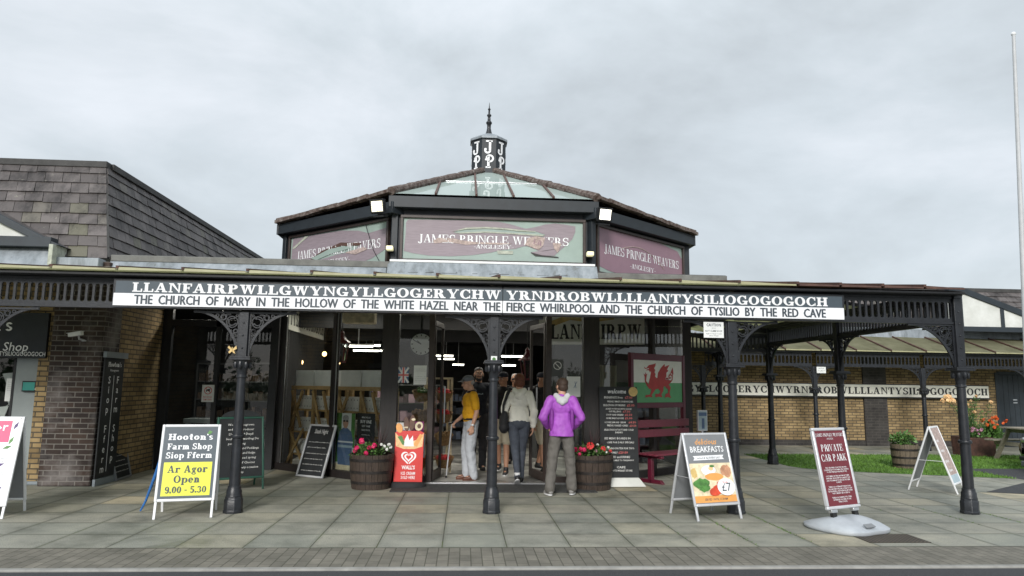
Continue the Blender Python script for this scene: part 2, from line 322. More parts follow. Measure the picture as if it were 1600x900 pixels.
gridmat("shop_tile", .3, .3, (.60, .60, .58), (.10, .10, .10), (.25, .25, .25), .004, 0.5, rot=PI/4, rough=.3)
gridmat("grating", .03, .03, (.11, .09, .068), (.14, .11, .085), (.03, .027, .022), .006, 0.0, rot=PI/4)
def asphalt():
    m, N, L, b = newmat("asphalt")
    n = noise(N, L, 160, 3, .7); r = ramp(N, [(.35, (.018, .019, .021)), (.55, (.045, .046, .05)), (.75, (.12, .12, .125))]); L.new(n.outputs['Fac'], r.inputs[0]); L.new(r.outputs[0], b.inputs['Base Color'])
    b.inputs['Roughness'].default_value = .8; bp = N.new("ShaderNodeBump"); bp.inputs['Strength'].default_value = .5; bp.inputs['Distance'].default_value = .01; L.new(n.outputs['Fac'], bp.inputs['Height']); L.new(bp.outputs[0], b.inputs['Normal'])
asphalt()
mat("kerbstone", (.27, .265, .245), .8, .18, 7, bump=.2)
mat("ground_far", (.10, .12, .06), .9, .3, .2)

# ------------------------------------------------------------------ mesh helpers
CAPH = None
class MB:
    def __init__(s, M=None):
        s.bm = bmesh.new(); s.M = M.copy() if M else Matrix()
    def v(s, p): return s.bm.verts.new(s.M @ Vector(p))
    def poly(s, pts):
        try: return s.bm.faces.new([s.v(p) for p in pts])
        except ValueError: return None
    def hexa(s, p):
        v = [s.v(q) for q in p]
        for f in ((0, 3, 2, 1), (4, 5, 6, 7), (0, 1, 5, 4), (1, 2, 6, 5), (2, 3, 7, 6), (3, 0, 4, 7)): s.bm.faces.new([v[i] for i in f])
        return s
    def box(s, x0, x1, y0, y1, z0, z1):
        return s.hexa([(x0, y0, z0), (x1, y0, z0), (x1, y1, z0), (x0, y1, z0), (x0, y0, z1), (x1, y0, z1), (x1, y1, z1), (x0, y1, z1)])
    def bar(s, p0, p1, w, h, up=(0, 0, 1)):
        p0 = Vector(p0); p1 = Vector(p1); d = (p1-p0).normalized(); a = d.cross(Vector(up))
        if a.length < 1e-4: a = d.cross(Vector((0, 1, 0)))
        a.normalize(); b = a.cross(d).normalized(); a *= w/2; b *= h/2
        return s.hexa([p0-a-b, p0+a-b, p1+a-b, p1-a-b, p0-a+b, p0+a+b, p1+a+b, p1-a+b])
    def prism(s, pts, y0, y1):
        """closed outline in (x, z) pushed through from y0 to y1"""
        n = len(pts); a = [s.v((x, y0, z)) for x, z in pts]; b = [s.v((x, y1, z)) for x, z in pts]
        s.bm.faces.new(a); s.bm.faces.new(b[::-1])
        for i in range(n): s.bm.faces.new([a[i], b[i], b[(i+1) % n], a[(i+1) % n]])
        return s
    def plan(s, pts, z0, z1):
        n = len(pts); a = [s.v((x, y, z0)) for x, y in pts]; b = [s.v((x, y, z1)) for x, y in pts]
        s.bm.faces.new(a[::-1]); s.bm.faces.new(b)
        for i in range(n): s.bm.faces.new([a[i], a[(i+1) % n], b[(i+1) % n], b[i]])
        return s
    def rings(s, rs, caps=True):
        vs = [[s.v(p) for p in r] for r in rs]; n = len(vs[0])
        for a, b in zip(vs, vs[1:]):
            for i in range(n): s.bm.faces.new([a[i], a[(i+1) % n], b[(i+1) % n], b[i]])
        if caps: s.bm.faces.new(vs[0][::-1]); s.bm.faces.new(vs[-1])
        return s
    def path(s, pts, r, n=8, caps=True):
        pts = [Vector(p) for p in pts]; rr = r if isinstance(r, (list, tuple)) else [r]*len(pts); out = []; up = None
        for i, p in enumerate(pts):
            d = (pts[min(i+1, len(pts)-1)]-pts[max(i-1, 0)]).normalized()
            if up is None: up = Vector((0, 0, 1)) if abs(d.z) < .9 else Vector((0, 1, 0))
            a = d.cross(up)
            if a.length < 1e-4: a = d.cross(Vector((1, .3, 0)))
            a.normalize(); b = a.cross(d)
            out.append([p+a*math.cos(2*PI*k/n)*rr[i]+b*math.sin(2*PI*k/n)*rr[i] for k in range(n)])
        return s.rings(out, caps)
    def tube(s, p0, p1, r0, r1=None, n=10): return s.path([p0, p1], [r0, r0 if r1 is None else r1], n)
    def lathe(s, prof, c=(0, 0, 0), n=20):
        return s.rings([[(c[0]+r*math.cos(2*PI*k/n), c[1]+r*math.sin(2*PI*k/n), c[2]+z) for k in range(n)] for r, z in prof])
    def ell(s, c, rx, ry, rz, n=12, m=8, R=None):
        c = Vector(c); out = []
        for j in range(1, m):
            t = PI*j/m
            ring = [Vector((rx*math.sin(t)*math.cos(2*PI*k/n), ry*math.sin(t)*math.sin(2*PI*k/n), -rz*math.cos(t))) for k in range(n)]
            out.append([c+(R @ q if R else q) for q in ring])
        return s.rings(out)
    def capsule(s, p0, r0, p1, r1, n=12):
        p0 = Vector(p0); p1 = Vector(p1); d = p1-p0; l = d.length or 1e-6; d.normalize()
        up = Vector((0, 0, 1)) if abs(d.z) < .9 else Vector((1, 0, 0)); a = d.cross(up).normalized(); b = a.cross(d); out = []
        for t in (-.95, -.75, -.4, 0): out.append((p0+d*r0*t, r0*math.sqrt(1-t*t)))
        for t in (0, .4, .75, .95): out.append((p1+d*r1*t, r1*math.sqrt(1-t*t)))
        return s.rings([[c+a*r*math.cos(2*PI*k/n)+b*r*math.sin(2*PI*k/n) for k in range(n)] for c, r in out])
    def disc(s, cx, cz, rx, rz, y, n=20): return s.poly([(cx+rx*math.cos(2*PI*k/n), y, cz+rz*math.sin(2*PI*k/n)) for k in range(n)])
    def annulus(s, cx, cz, r0, r1, y0, y1, a0=0, a1=2*PI, n=14):
        pr = lambda r, a, y: (cx+r*math.cos(a), y, cz+r*math.sin(a))
        for i in range(n):
            a = a0+(a1-a0)*i/n; b = a0+(a1-a0)*(i+1)/n
            s.hexa([pr(r0, a, y0), pr(r1, a, y0), pr(r1, b, y0), pr(r0, b, y0), pr(r0, a, y1), pr(r1, a, y1), pr(r1, b, y1), pr(r0, b, y1)])
        return s
    # ---- writing, in the local xz plane, read from -y
    def text(s, body, x, z, h, w=None, y=0.0, align='C', bold=0.0, shear=0.0, res=2):
        global CAPH
        def raw(b, bo=0.0, sh=0.0):
            cu = bpy.data.curves.new("t", 'FONT'); cu.body = b; cu.size = 1; cu.offset = bo; cu.shear = sh; cu.resolution_u = res
            ob = bpy.data.objects.new("t", cu); me = bpy.data.meshes.new_from_object(ob)
            vs = [q.co.copy() for q in me.vertices]; fs = [tuple(p.vertices) for p in me.polygons]
            bpy.data.objects.remove(ob); bpy.data.curves.remove(cu); bpy.data.meshes.remove(me); return vs, fs
        if CAPH is None: CAPH = max(q.y for q in raw("H")[0])
        vs, fs = raw(body, bold, shear)
        if not vs: return s
        x0 = min(q.x for q in vs); x1 = max(q.x for q in vs); k = h/CAPH; kx = k if w is None else w/(x1-x0)
        off = {'C': -(x0+x1)/2, 'L': -x0, 'R': -x1}[align]
        nv = [s.v((x+(q.x+off)*kx, y, z+q.y*k)) for q in vs]
        for f in fs:
            try: s.bm.faces.new([nv[i] for i in f])
            except ValueError: pass
        return s
    def serif(s, body, x, z, h, w=None, y=0.0, align='C', style='slab', gap=.09, dz=.00012):
        polys = []; cx = 0
        for ch in body:
            if ch == ' ': cx += .42; continue
            adv, P = glyph(ch, *STYLES[style])
            polys += [[(px+cx, pz) for px, pz in p] for p in P]; cx += adv+gap
        cx -= gap; kx = h if w is None else w/cx
        off = {'C': -cx*kx/2, 'L': 0, 'R': -cx*kx}[align]
        for i, p in enumerate(polys): s.poly([(x+off+px*kx, y-dz*(i % 43), z+pz*h) for px, pz in p])
        return s
    def build(s, name, m, parent=None, smooth=True, bevel=0, fix=True, ang=38):
        if fix: bmesh.ops.recalc_face_normals(s.bm, faces=s.bm.faces[:])
        me = bpy.data.meshes.new(name); s.bm.to_mesh(me); s.bm.free()
        o = bpy.data.objects.new(name, me); COL.objects.link(o)
        me.materials.append(MATS[m] if isinstance(m, str) else m)
        if smooth:
            for p in me.polygons: p.use_smooth = True
            me.set_sharp_from_angle(angle=rad(ang))
        if bevel:
            b = o.modifiers.new("bevel", 'BEVEL'); b.width = bevel; b.segments = 2; b.limit_method = 'ANGLE'; b.angle_limit = rad(40)
        if parent is not None:
            o.parent = parent
            if parent.type == 'EMPTY': o.matrix_parent_inverse = parent.matrix_basis.inverted()
        return o

STYLES = {'slab': (.25, .11, .12, .09), 'roman': (.17, .06, .05, .07), 'bold': (.24, .10, .10, .08)}
def glyph(ch, s, t, b, k):
    P = []
    def R(x0, y0, x1, y1): P.append([(x0, y0), (x1, y0), (x1, y1), (x0, y1)])
    def D(xa, ya, xb, yb, w): P.append([(xa, ya), (xa+w, ya), (xb+w, yb), (xb, yb)])
    def ST(x, y0=0., y1=1., bot=1, top=1, w=s):
        R(x, y0, x+w, y1)
        if bot: R(x-k, y0, x+w+k, y0+b)
        if top: R(x-k if top != 2 else x-k, y1-b, x+w+(k if top != 2 else 0), y1)
    def E(cx, cy, rx, ry, a0=0, a1=360, tv=s, th=t, n=16):
        for i in range(n):
            q = []
            for f, inner in ((i, 0), (i+1, 0), (i+1, 1), (i, 1)):
                a = rad(a0+(a1-a0)*f/n); ex = rx-(tv if inner else 0); ey = ry-(th if inner else 0); q.append((cx+ex*math.cos(a), cy+ey*math.sin(a)))
            P.append(q)
    def F(x, y, l=1):  R(x-k, y, x+t+k, y+b)
    X = .46
    if ch == 'L': ST(k); R(k, 0, .74, b); R(.74-t, 0, .74, .34); return .74, P
    if ch in 'EF':
        ST(k); R(k, 1-b, .72, 1); R(.72-t, .68, .72, 1); R(k, .46, .55, .46+b*.9); R(.55-t*.8, .36, .55, .66)
        if ch == 'E': R(k, 0, .76, b); R(.76-t, 0, .76, .34); return .76, P
        return .72, P
    if ch == 'I': ST(k); return s+2*k, P
    if ch == 'H': ST(k); ST(k+s+.28); R(k, .45, k+s+.3, .45+b); return 2*s+.28+2*k, P
    if ch == 'N':
        ST(k, w=t*1.1, bot=1, top=0); R(0, 1-b, k+.2, 1); R(.72, 0, .72+t*1.1, 1); R(.72-k, 1-b, .72+t+k, 1); P.append([(.72-s*.15+t, 0), (.72+t*1.1, 0), (k+s, 1), (k-.02, 1)]); return .72+t+k, P
    if ch == 'M':
        ST(k, w=t*1.1, top=0); R(0, 1-b, k+.15, 1); R(.86, 0, .86+s, 1); R(.86-k, 0, .86+s+k, b); R(.9, 1-b, .86+s+k, 1); D(.44, 0, k-.01, 1, s*.95); D(.50, 0, .86, 1, t); return .86+s+k, P
    if ch == 'A':
        D(k*.8, 0, .38, 1, t); P.append([(.62, 0), (.62+s, 0), (.38+t+.08, 1), (.34, 1)]); R(.2, .27, .68, .27+b*.9); R(0, 0, k*2+t+.06, b); R(.55, 0, .62+s+k, b); return .62+s+k, P
    if ch in 'VY':
        if ch == 'V':
            P.append([(.42, 0), (.42+t, 0), (.08+s, 1), (.06, 1)]); D(.42, 0, .74, 1, t); R(0, 1-b, .12+s+k*.6, 1); R(.66, 1-b, .94, 1); return .94, P
        R(.34, 0, .34+s, .5); R(.34-k, 0, .34+s+k, b); P.append([(.34, .42), (.34+s*.9, .42), (.06+s, 1), (.05, 1)]); D(.34+s-t, .42, .76, 1, t); R(0, 1-b, .1+s+k*.5, 1); R(.68, 1-b, .95, 1); return .95, P
    if ch == 'W':
        P.append([(.36, 0), (.36+t, 0), (.08+s, 1), (.06, 1)]); D(.36, 0, .56, 1, t); P.append([(.84, 0), (.84+t, 0), (.54+s, 1), (.5, 1)]); D(.84, 0, 1.06, 1, t); R(0, 1-b, .12+s+k*.5, 1); R(.46, 1-b, .62+s, 1); R(1.0, 1-b, 1.26, 1); return 1.26, P
    if ch == 'T': ST(.30, top=0); R(0, 1-b, .6+s, 1); R(0, .66, t, 1); R(.6+s-t, .66, .6+s, 1); return .6+s, P
    if ch in 'PRB':
        ST(k, top=0); R(0, 1-b, k+s+.2, 1); E(k+s+.08, .73, .33, .27, -90, 90); R(k+s-.02, .46, k+s+.1, .46+t); R(k+s-.02, 1-t, k+s+.1, 1)
        if ch == 'R': P.append([(.58, 0), (.58+s+.06, 0), (.44+s, .5), (.36, .5)]); R(.58, 0, .62+s+k, b); return .62+s+k, P
        if ch == 'B': E(k+s+.1, .25, .36, .25, -90, 90); R(k+s-.02, 0, k+s+.12, t); return .82, P
        return .80, P
    if ch == 'D': ST(k, top=0, bot=0); R(0, 0, k+s+.1, b); R(0, 1-b, k+s+.1, 1); E(k+s+.06, .5, .46, .5, -90, 90); return k+s+.52, P
    if ch == 'O': E(.46, .5, .46, .52, n=26); return .92, P
    if ch == 'C': E(.46, .5, .46, .52, 42, 318, n=22); R(.80-t, .62, .80, 1.0); R(.80-t*.7, .04, .80, .36); return .82, P
    if ch == 'G': E(.46, .5, .46, .52, 42, 340, n=22); R(.78-t, .62, .78, 1.0); R(.86-s, 0, .86, .44); R(.86-s-k*1.6, .44-b, .86+k*.6, .44); return .90, P
    if ch == 'S':
        E(.36, .74, .33, .28, 30, 270, s*.8, t*1.3); E(.36, .26, .35, .28, -150, 90, s*.8, t*1.3); R(.66-t, .66, .66, 1.0); R(.02, 0, .02+t, .34); return .72, P
    if ch == 'J': R(.22, .1, .22+s, 1); R(.22-k, 1-b, .22+s+k, 1); E(.16, .08, .06+s, .22, 180, 360, s*.9, t); return .26+s+k, P
    if ch == 'K': ST(k); D(k+s, .4, .62, 1, t); D(.62, 0, .36, .55, s); R(.55, 0, .95, b); R(.56, 1-b, .85, 1); return .95, P
    if ch == 'U': R(k, .25, k+s, 1); R(0, 1-b, s+2*k, 1); R(.66, .25, .66+t, 1); R(.60, 1-b, .66+t+k, 1); E((k+.66+t)/2, .28, (.66+t-k)/2, .3, 180, 360); return .66+t+k, P
    xh = .68
    if ch == 'o': E(.34, xh/2, .34, xh/2+.01, n=20); return .68, P
    if ch == 'e': E(.33, xh/2, .33, xh/2+.01, 0, 320, n=20); R(.06, xh/2-t*.4, .64, xh/2+t*.5); return .66, P
    if ch in 'npmhr':
        top = 1 if ch == 'h' else xh
        ST(k, 0 if ch != 'p' else -.3, top, 1, 0); R(0, top-b*.9, k+s*.5, top)
        if ch == 'p': E(k+s*.5+.26, xh/2, .34, xh/2+.01, -100, 150, n=18); return k+s*.5+.6, P
        if ch == 'r': E(k+s+.12, xh-.16, .2, .17, 20, 180, t*1.2, t*1.2); P.append([(k+s+.14, xh-.22), (k+s+.32, xh-.22), (k+s+.32, xh), (k+s+.14, xh)]); return k+s+.34, P
        def arch(x): E(x, xh-.24, .17+s*.5, .25, 0, 180, s, t*1.2, n=10); R(x+.17-s*.5, 0, x+.17+s*.5, xh-.24); R(x+.17-s*.5-k*.7, 0, x+.17+s*.5+k, b*.9)
        arch(k+s*.5+.17)
        if ch == 'm': arch(k+s*.5+.51); return k+s+.68+k, P
        return k+s+.34+k, P
    if ch == 'i': ST(k, 0, xh, 1, 0); R(0, xh-b*.9, k+s*.5, xh); R(k, .82, k+s, 1); return s+2*k, P
    if ch == 't': R(.14, .1, .14+s, .95); R(0, xh-b*.9, .48, xh); E(.34, .14, .20, .15, 180, 340, s*.9, t*1.2); return .54, P
    if ch == 'f': ST(.14, 0, .75, 1, 0); R(0, xh-b*.9, .5, xh); E(.38, .78, .24, .22, 10, 180, s*.95, t*1.3); return .52, P
    if ch == 's': E(.26, xh-.19, .24, .19, 20, 270, s*.7, t*1.2, n=10); E(.26, .18, .26, .19, -160, 90, s*.7, t*1.2, n=10); return .54, P
    if ch == 'a': E(.26, .2, .26, .21, n=16, tv=s*.9); R(.40, .06, .40+s, .5); R(.4, 0, .5+s, b*.8); E(.32, xh-.2, .08+s, .2, 0, 160, s, t*1.2, n=10); return .52+s, P
    if ch == 'g': E(.28, xh-.23, .26, .23, n=16, tv=s*.8); E(.30, -.12, .30, .19, n=16, tv=s*.6); R(.1, .08, .5, .2); R(.44, xh-.1, .64, xh); return .62, P
    if ch == '0': E(.34, .5, .34, .51, n=20); return .68, P
    if ch == '9': E(.34, .68, .34, .33, n=18); E(.34, .32, .34, .34, -150, 10, s, t*1.2, n=12); R(.68-s, .32, .68, .68); return .68, P
    if ch == '5': R(.08, .5, .08+t*1.2, 1); R(.08, 1-b*1.5, .6, 1); E(.3, .32, .36, .33, -150, 120, s, t*1.2); return .68, P
    if ch == '3': E(.3, .74, .3, .27, -60, 170, s*.9, t*1.2); E(.3, .28, .35, .29, -165, 75, s*.9, t*1.2); return .66, P
    if ch == '.': R(0, 0, s, s); return s, P
    if ch == '-': R(0, .36, .36, .36+b*1.3); return .36, P
    if ch == "'": R(0, .72, s*.7, 1.02); return s*.7, P
    return .3, P

def props(o, label, cat, group=None, kind=None):
    o['label'] = label; o['category'] = cat
    if group: o['group'] = group
    if kind: o['kind'] = kind
    return o
def thing(name, label, cat, loc=(0, 0, 0), rz=0, group=None, M=None):
    o = bpy.data.objects.new(name, None); COL.objects.link(o); o.empty_display_size = .1
    if M is not None: o.matrix_basis = M
    else: o.location = loc; o.rotation_euler = (0, 0, rz)
    return props(o, label, cat, group)
def struct(o, kind='structure'):
    o['kind'] = kind; return o
def copy_tree(o, parent=None):
    c = o.copy(); COL.objects.link(c)
    if parent is not None: c.parent = parent; c.matrix_parent_inverse = o.matrix_parent_inverse.copy()
    for ch in list(o.children): copy_tree(ch, c)
    return c
def TR(x, y, z=0, rz=0): return Matrix.Translation((x, y, z)) @ Matrix.Rotation(rz, 4, 'Z')
# ================================================================== the ground
def sheet(name, pts, z, m, kind='structure'):
    mb = MB(); mb.poly([(x, y, z) for x, y in pts]); o = mb.build(name, m, None, smooth=False, fix=False); o['kind'] = kind; return o
sheet("ground", [(-900, -900), (900, -900), (900, 900), (-900, 900)], -.12, "ground_far")
sheet("road", [(-60, -30), (60, -30), (60, 6.235), (-60, 6.235)], -.018, "asphalt")
struct(MB().box(-60, 60, 6.235, 6.31, -.11, .0).build("kerb", "kerbstone", bevel=.012))
sheet("block_strip", [(-60, 6.31), (60, 6.31), (60, 7.0), (-60, 7.0)], -.002, "block_paving")
sheet("pavement", [(-60, 7.0), (60, 7.0), (60, 40), (-60, 40)], 0, "paving")
LAWN = [(6.55, 16.35), (6.5, 14.0), (6.62, 13.62), (7.0, 13.28), (8.0, 12.85), (9.84, 12.2), (9.84, 13.7), (19, 13.9), (19, 16.6)]
sheet("lawn", LAWN, .004, "lawn_earth")
sheet("car_park", [(8.05, 10.62), (10.0, 9.75), (24, 8.6), (24, 13.88), (9.86, 13.68), (9.86, 11.9)], .004, "asphalt")
sheet("shop_floor", [(-1.16, 11.26), (2.04, 11.26), (4.2, 13.1), (4.2, 27), (-6, 27), (-6, 14.6), (-3.33, 13.1)], .012, "shop_tile")
mbg = MB()
def inpoly(x, y, P):
    c = False; n = len(P)
    for i in range(n):
        (x1, y1), (x2, y2) = P[i], P[(i+1) % n]
        if (y1 > y) != (y2 > y) and x < (x2-x1)*(y-y1)/(y2-y1)+x1: c = not c
    return c
for i in range(52000):
    x = random.uniform(6.5, 17); y = random.uniform(11.6, 16.6)
    if not inpoly(x, y, LAWN): continue
    h = random.uniform(.02, .055); a = random.uniform(0, PI); w = .007; dx = math.cos(a)*w; dy = math.sin(a)*w; lx = random.gauss(0, .018); ly = random.gauss(0, .018)
    mbg.poly([(x-dx, y-dy, .004), (x+dx, y+dy, .004), (x+lx, y+ly, h)])
for i in range(420):        # moss and grass tufts in the joints
    gx, gy = random.choice([(3.1, 8.0), (3.6, 7.8), (6.55, 8.55), (2.9, 7.6), (6.2, 8.7), (3.5, 8.9)]); x = round((gx+random.gauss(0, .35)+.17)/.62)*.62-.17+random.gauss(0, .012); y = gy+random.gauss(0, .3)
    if y < 7.05: continue
    h = random.uniform(.004, .012); a = random.uniform(0, PI); dx = math.cos(a)*.006; dy = math.sin(a)*.006
    mbg.poly([(x-dx, y-dy, .0), (x+dx, y+dy, .0), (x+random.gauss(0, .01), y+random.gauss(0, .01), h)])
g = mbg.build("grass", "grass", None, smooth=False, fix=False); g['kind'] = 'stuff'
def sheet3(mb, pts): mb.poly(pts)
gr = MB(); gr.box(4.15, 4.80, 7.16, 7.56, .001, .006); o = gr.build("drain_cover", "grating", None, smooth=False)
props(o, "rusty chequered steel drain cover set in the paving under the car park sign", "drain cover")
mt = MB(); mt.box(-1.02, 1.98, 10.42, 11.16, .001, .016); o = mt.build("door_mat", "mat_rubber", None, bevel=.004)
props(o, "long dark rubber mat in front of the shop doorway", "door mat")

# ================================================================== the glazed pavilion with its octagonal drum
F0, F1, L1, R1 = (-1.16, 11.24), (2.04, 11.24), (-3.33, 13.1), (4.21, 13.1)
OC = Vector((.44, 15.1))
OCT = [F0, F1, R1, (4.21, 17.0), (2.04, 18.9), (-1.16, 18.9), (-3.33, 17.0), L1]
PAV = thing("shop_pavilion", "dark glazed octagonal shop with glass topped roof and JP lantern at its centre", "shop", (.44, 11.3, 0))
def facet(a, b, z=0.0):
    """frame with x along the wall from a to b and -y pointing out of the building"""
    d = Vector((b[0]-a[0], b[1]-a[1], 0)).normalized(); n = Vector((-d.y, d.x, 0))
    return Matrix(((d.x, n.x, 0, a[0]), (d.y, n.y, 0, a[1]), (0, 0, 1, z), (0, 0, 0, 1))), math.hypot(b[0]-a[0], b[1]-a[1])
# corner posts
for (x, y), w in ((F0, .13), (F1, .13), (L1, .085), (R1, .085)):
    MB().box(x-w, x+w, y-w+.1, y+w+.05, 0, 3.2).build("corner_post", "dark_timber", PAV, bevel=.008)
# door posts and the glazing of the front face
def px(x, y=640, Y=11.26): return aty(x, y, Y).x
XD0, XD1 = px(672), px(857)
for x in (XD0, XD1): MB().box(x-.045, x+.045, 11.24, 11.33, 0, 3.2).build("door_post", "brown_frame", PAV, bevel=.004)
def pane(M, x0, x1, z0, z1, parent=PAV, name="window_pane", y=0.02):
    m = MB(M); m.poly([(x0, y, z0), (x1, y, z0), (x1, y, z1), (x0, y, z1)]); return m.build(name, "window_glass", parent, smooth=False, fix=False)
MF = TR(0, 11.27)
pane(MF, F0[0]+.13, XD0-.045, .12, 3.1); pane(MF, XD1+.045, F1[0]-.13, .12, 3.1)
for a, b in ((F0[0]+.13, XD0-.045), (XD1+.045, F1[0]-.13)): MB().box(a, b, 11.26, 11.32, 0, .12).build("sill", "brown_frame", PAV)
MB().box(F0[0], F1[0], 11.2, 11.36, 0, .03).build("threshold", "steel", PAV, bevel=.004)
# open door leaves swung inwards
for x, s, ang in ((XD0+.06, 1, 82), (XD1-.06, -1, 78)):
    M = TR(x, 11.33) @ Matrix.Rotation(rad(ang*s), 4, 'Z') @ Matrix.Diagonal((s, 1, 1, 1))
    d = MB(M)
    d.box(0, .06, 0, .045, .03, 2.55).box(.74, .80, 0, .045, .03, 2.55).box(.06, .74, 0, .045, .03, .16).box(.06, .74, 0, .045, 2.47, 2.55)
    dl = d.build("door", "brown_frame", PAV, bevel=.003)
    pane(M, .06, .74, .16, 2.47, dl, "door_glass")
    h = MB(M); h.path([(.68, -.05, .9), (.68, -.05, 1.5)], .014); h.build("handle", "steel", dl)
# angled glazed walls
for a, b, cuts in ((L1, F0, (.53,)), (F1, R1, (.60,))):
    M, ln = facet(a, b)
    xs = [0.1]+[ln*c for c in cuts]+[ln-.13]
    for c in cuts: MB(M).box(ln*c-.045, ln*c+.045, -.03, .07, 0, 3.1).build("window_post", "dark_timber", PAV, bevel=.004)
    for x0, x1 in zip(xs, xs[1:]): pane(M, x0, x1, .12, 3.1)
    MB(M).box(.05, ln-.1, -.03, .06, 0, .12).build("sill", "dark_timber", PAV, bevel=.004)
    st = MB(M); st.box(xs[0]+.06, xs[0]+.075, -.012, .0, .12, 3.0).box(xs[1]+.052, xs[1]+.066, -.012, .0, .12, 3.0); st.build("glazing_strip", "steel", PAV)
# flat roof, soffit, coping and lead apron in front of the drum
fr = MB(); fr.box(-5.42, 4.2, 11.02, 13.2, 3.12, 3.34); fr.build("flat_roof", "interior_dark", PAV)
MB().box(-5.42, -1.2, 10.98, 11.08, 3.33, 3.43).build("coping", "coping", PAV, bevel=.01)
MB().box(2.06, 4.21, 10.98, 11.08, 3.235, 3.33).build("coping", "coping", PAV, bevel=.01)
fl = MB(); fl.hexa([(-5.42, 10.86, 3.16), (-1.24, 10.86, 3.16), (-1.24, 11.06, 3.16), (-5.42, 11.06, 3.16), (-5.42, 10.985, 3.33), (-1.24, 10.985, 3.33), (-1.24, 11.06, 3.33), (-5.42, 11.06, 3.33)])
fl.build("lead_flashing", "lead", PAV, bevel=.008); fl = MB()
fl.hexa([(2.1, 10.86, 3.10), (4.21, 10.86, 3.10), (4.21, 11.06, 3.10), (2.1, 11.06, 3.10), (2.1, 10.985, 3.235), (4.21, 10.985, 3.235), (4.21, 11.06, 3.235), (2.1, 11.06, 3.235)])
fl.build("lead_flashing", "lead", PAV, bevel=.008)
ap = MB(); ap.hexa([(-1.23, 10.84, 3.15), (2.09, 10.84, 3.15), (2.09, 11.1, 3.15), (-1.23, 11.1, 3.15), (-1.23, 11.0, 3.43), (2.09, 11.0, 3.43), (2.09, 11.1, 3.43), (-1.23, 11.1, 3.43)]); ap.build("lead_apron", "lead", PAV, bevel=.01)
MB().box(-1.2, 2.06, 11.0, 11.12, 3.432, 3.47).build("drum_sill", "white_metal", PAV, bevel=.006)
mr = random.Random(3); deb = MB()
for i in range(16):
    x = mr.uniform(-1.1, 2.0); deb.bar((x, 10.9, 3.25), (x+mr.uniform(.02, .2), 10.9, 3.25+mr.uniform(-.02, .02)), .01, .006)
deb.build("wire_scrap", "iron_matt", PAV)
# the drum
ZB, ZE = 3.34, 4.38
for i in range(8):
    a, b = OCT[i], OCT[(i+1) % 8]
    M, ln = facet(a, b)
    MB(M).box(.02, ln-.02, .0, .12, ZB, ZE).build("drum_wall", "pavilion_wall", PAV)
    z1 = ZE+(.12 if i == 0 else .02)
    MB(M).box(-.10, ln+.10, -.17, .1, z1-.17, z1+.02).build("eaves_board", "blue_black", PAV, bevel=.008)
    MB(M).box(-.05, .05, -.06, .10, ZB, ZE-.14).build("drum_post", "blue_black", PAV, bevel=.006)
apex = (OC.x, OC.y, 6.22)
def onhip(c, t, dz=0):
    e = ZE+.05+(.12 if c[1] < 12 else 0); return Vector((c[0]+(apex[0]-c[0])*t, c[1]+(apex[1]-c[1])*t, e+(apex[2]-e)*t+dz))
EX = [((c[0]-OC.x)*1.045+OC.x, (c[1]-OC.y)*1.045+OC.y) for c in OCT]
for i in range(1, 8):
    a, b = EX[i], EX[(i+1) % 8]
    m = MB(); m.poly([onhip(a, 0), onhip(b, 0), onhip(b, .93), onhip(a, .93)]); m.poly([onhip(a, 0, -.05), onhip(a, .93, -.05), onhip(b, .93, -.05), onhip(b, 0, -.05)])
    m.build("roof_face", "rust_tile", PAV, smooth=False, fix=False)
a, b = EX[0], EX[1]
m = MB(); m.poly([onhip(a, 0), onhip(b, 0), onhip(b, .93), onhip(a, .93)]); m.build("roof_glazing", "roof_glass", PAV, smooth=False, fix=False)
for f in (.215, .41, .59, .785):
    p = onhip(a, 0).lerp(onhip(b, 0), f); t = min(.93, 2*min(f, 1-f))
    q = p+((onhip(a, t)+onhip(b, t))/2-(onhip(a, 0)+onhip(b, 0))/2)
    MB().bar(p+Vector((0, -.02, .01)), q+Vector((0, 0, .02)), .035, .03).build("glazing_bar", "rust_brown", PAV)
tr = MB(); tr.bar(onhip(a, .45, .012), onhip(b, .45, .012), .012, .012); tr.build("glazing_rail", "steel", PAV)
# inner gutter wall that shows behind the glass
for i in range(8):
    c = EX[i]; hr = random.Random(i); m = MB(); n = 13
    for k in range(n):
        p = onhip(c, k/n*.94, .03+hr.uniform(-.006, .01)); q = onhip(c, (k+1.12)/n*.94, .03+hr.uniform(-.006, .012)); m.path([p, q], [.075+hr.uniform(-.01, .008), .068], 9)
    m.build("hip_tiles", "rust_tile", PAV)
for i in (7, 1):
    a, b = EX[i], EX[(i+1) % 8]; hr = random.Random(40+i); m = MB(); n = 12
    A = onhip(a, 0, .03); B = onhip(b, 0, .03)
    for k in range(n): m.bar(A.lerp(B, k/n)+Vector((0, 0, hr.uniform(-.012, .012))), A.lerp(B, (k+1.05)/n)+Vector((0, 0, hr.uniform(-.012, .012))), .13, .05+hr.uniform(0, .02))
    m.build("eaves_tiles", "rust_tile", PAV)
A = onhip(EX[0], 0, .0); B = onhip(EX[1], 0, .0)
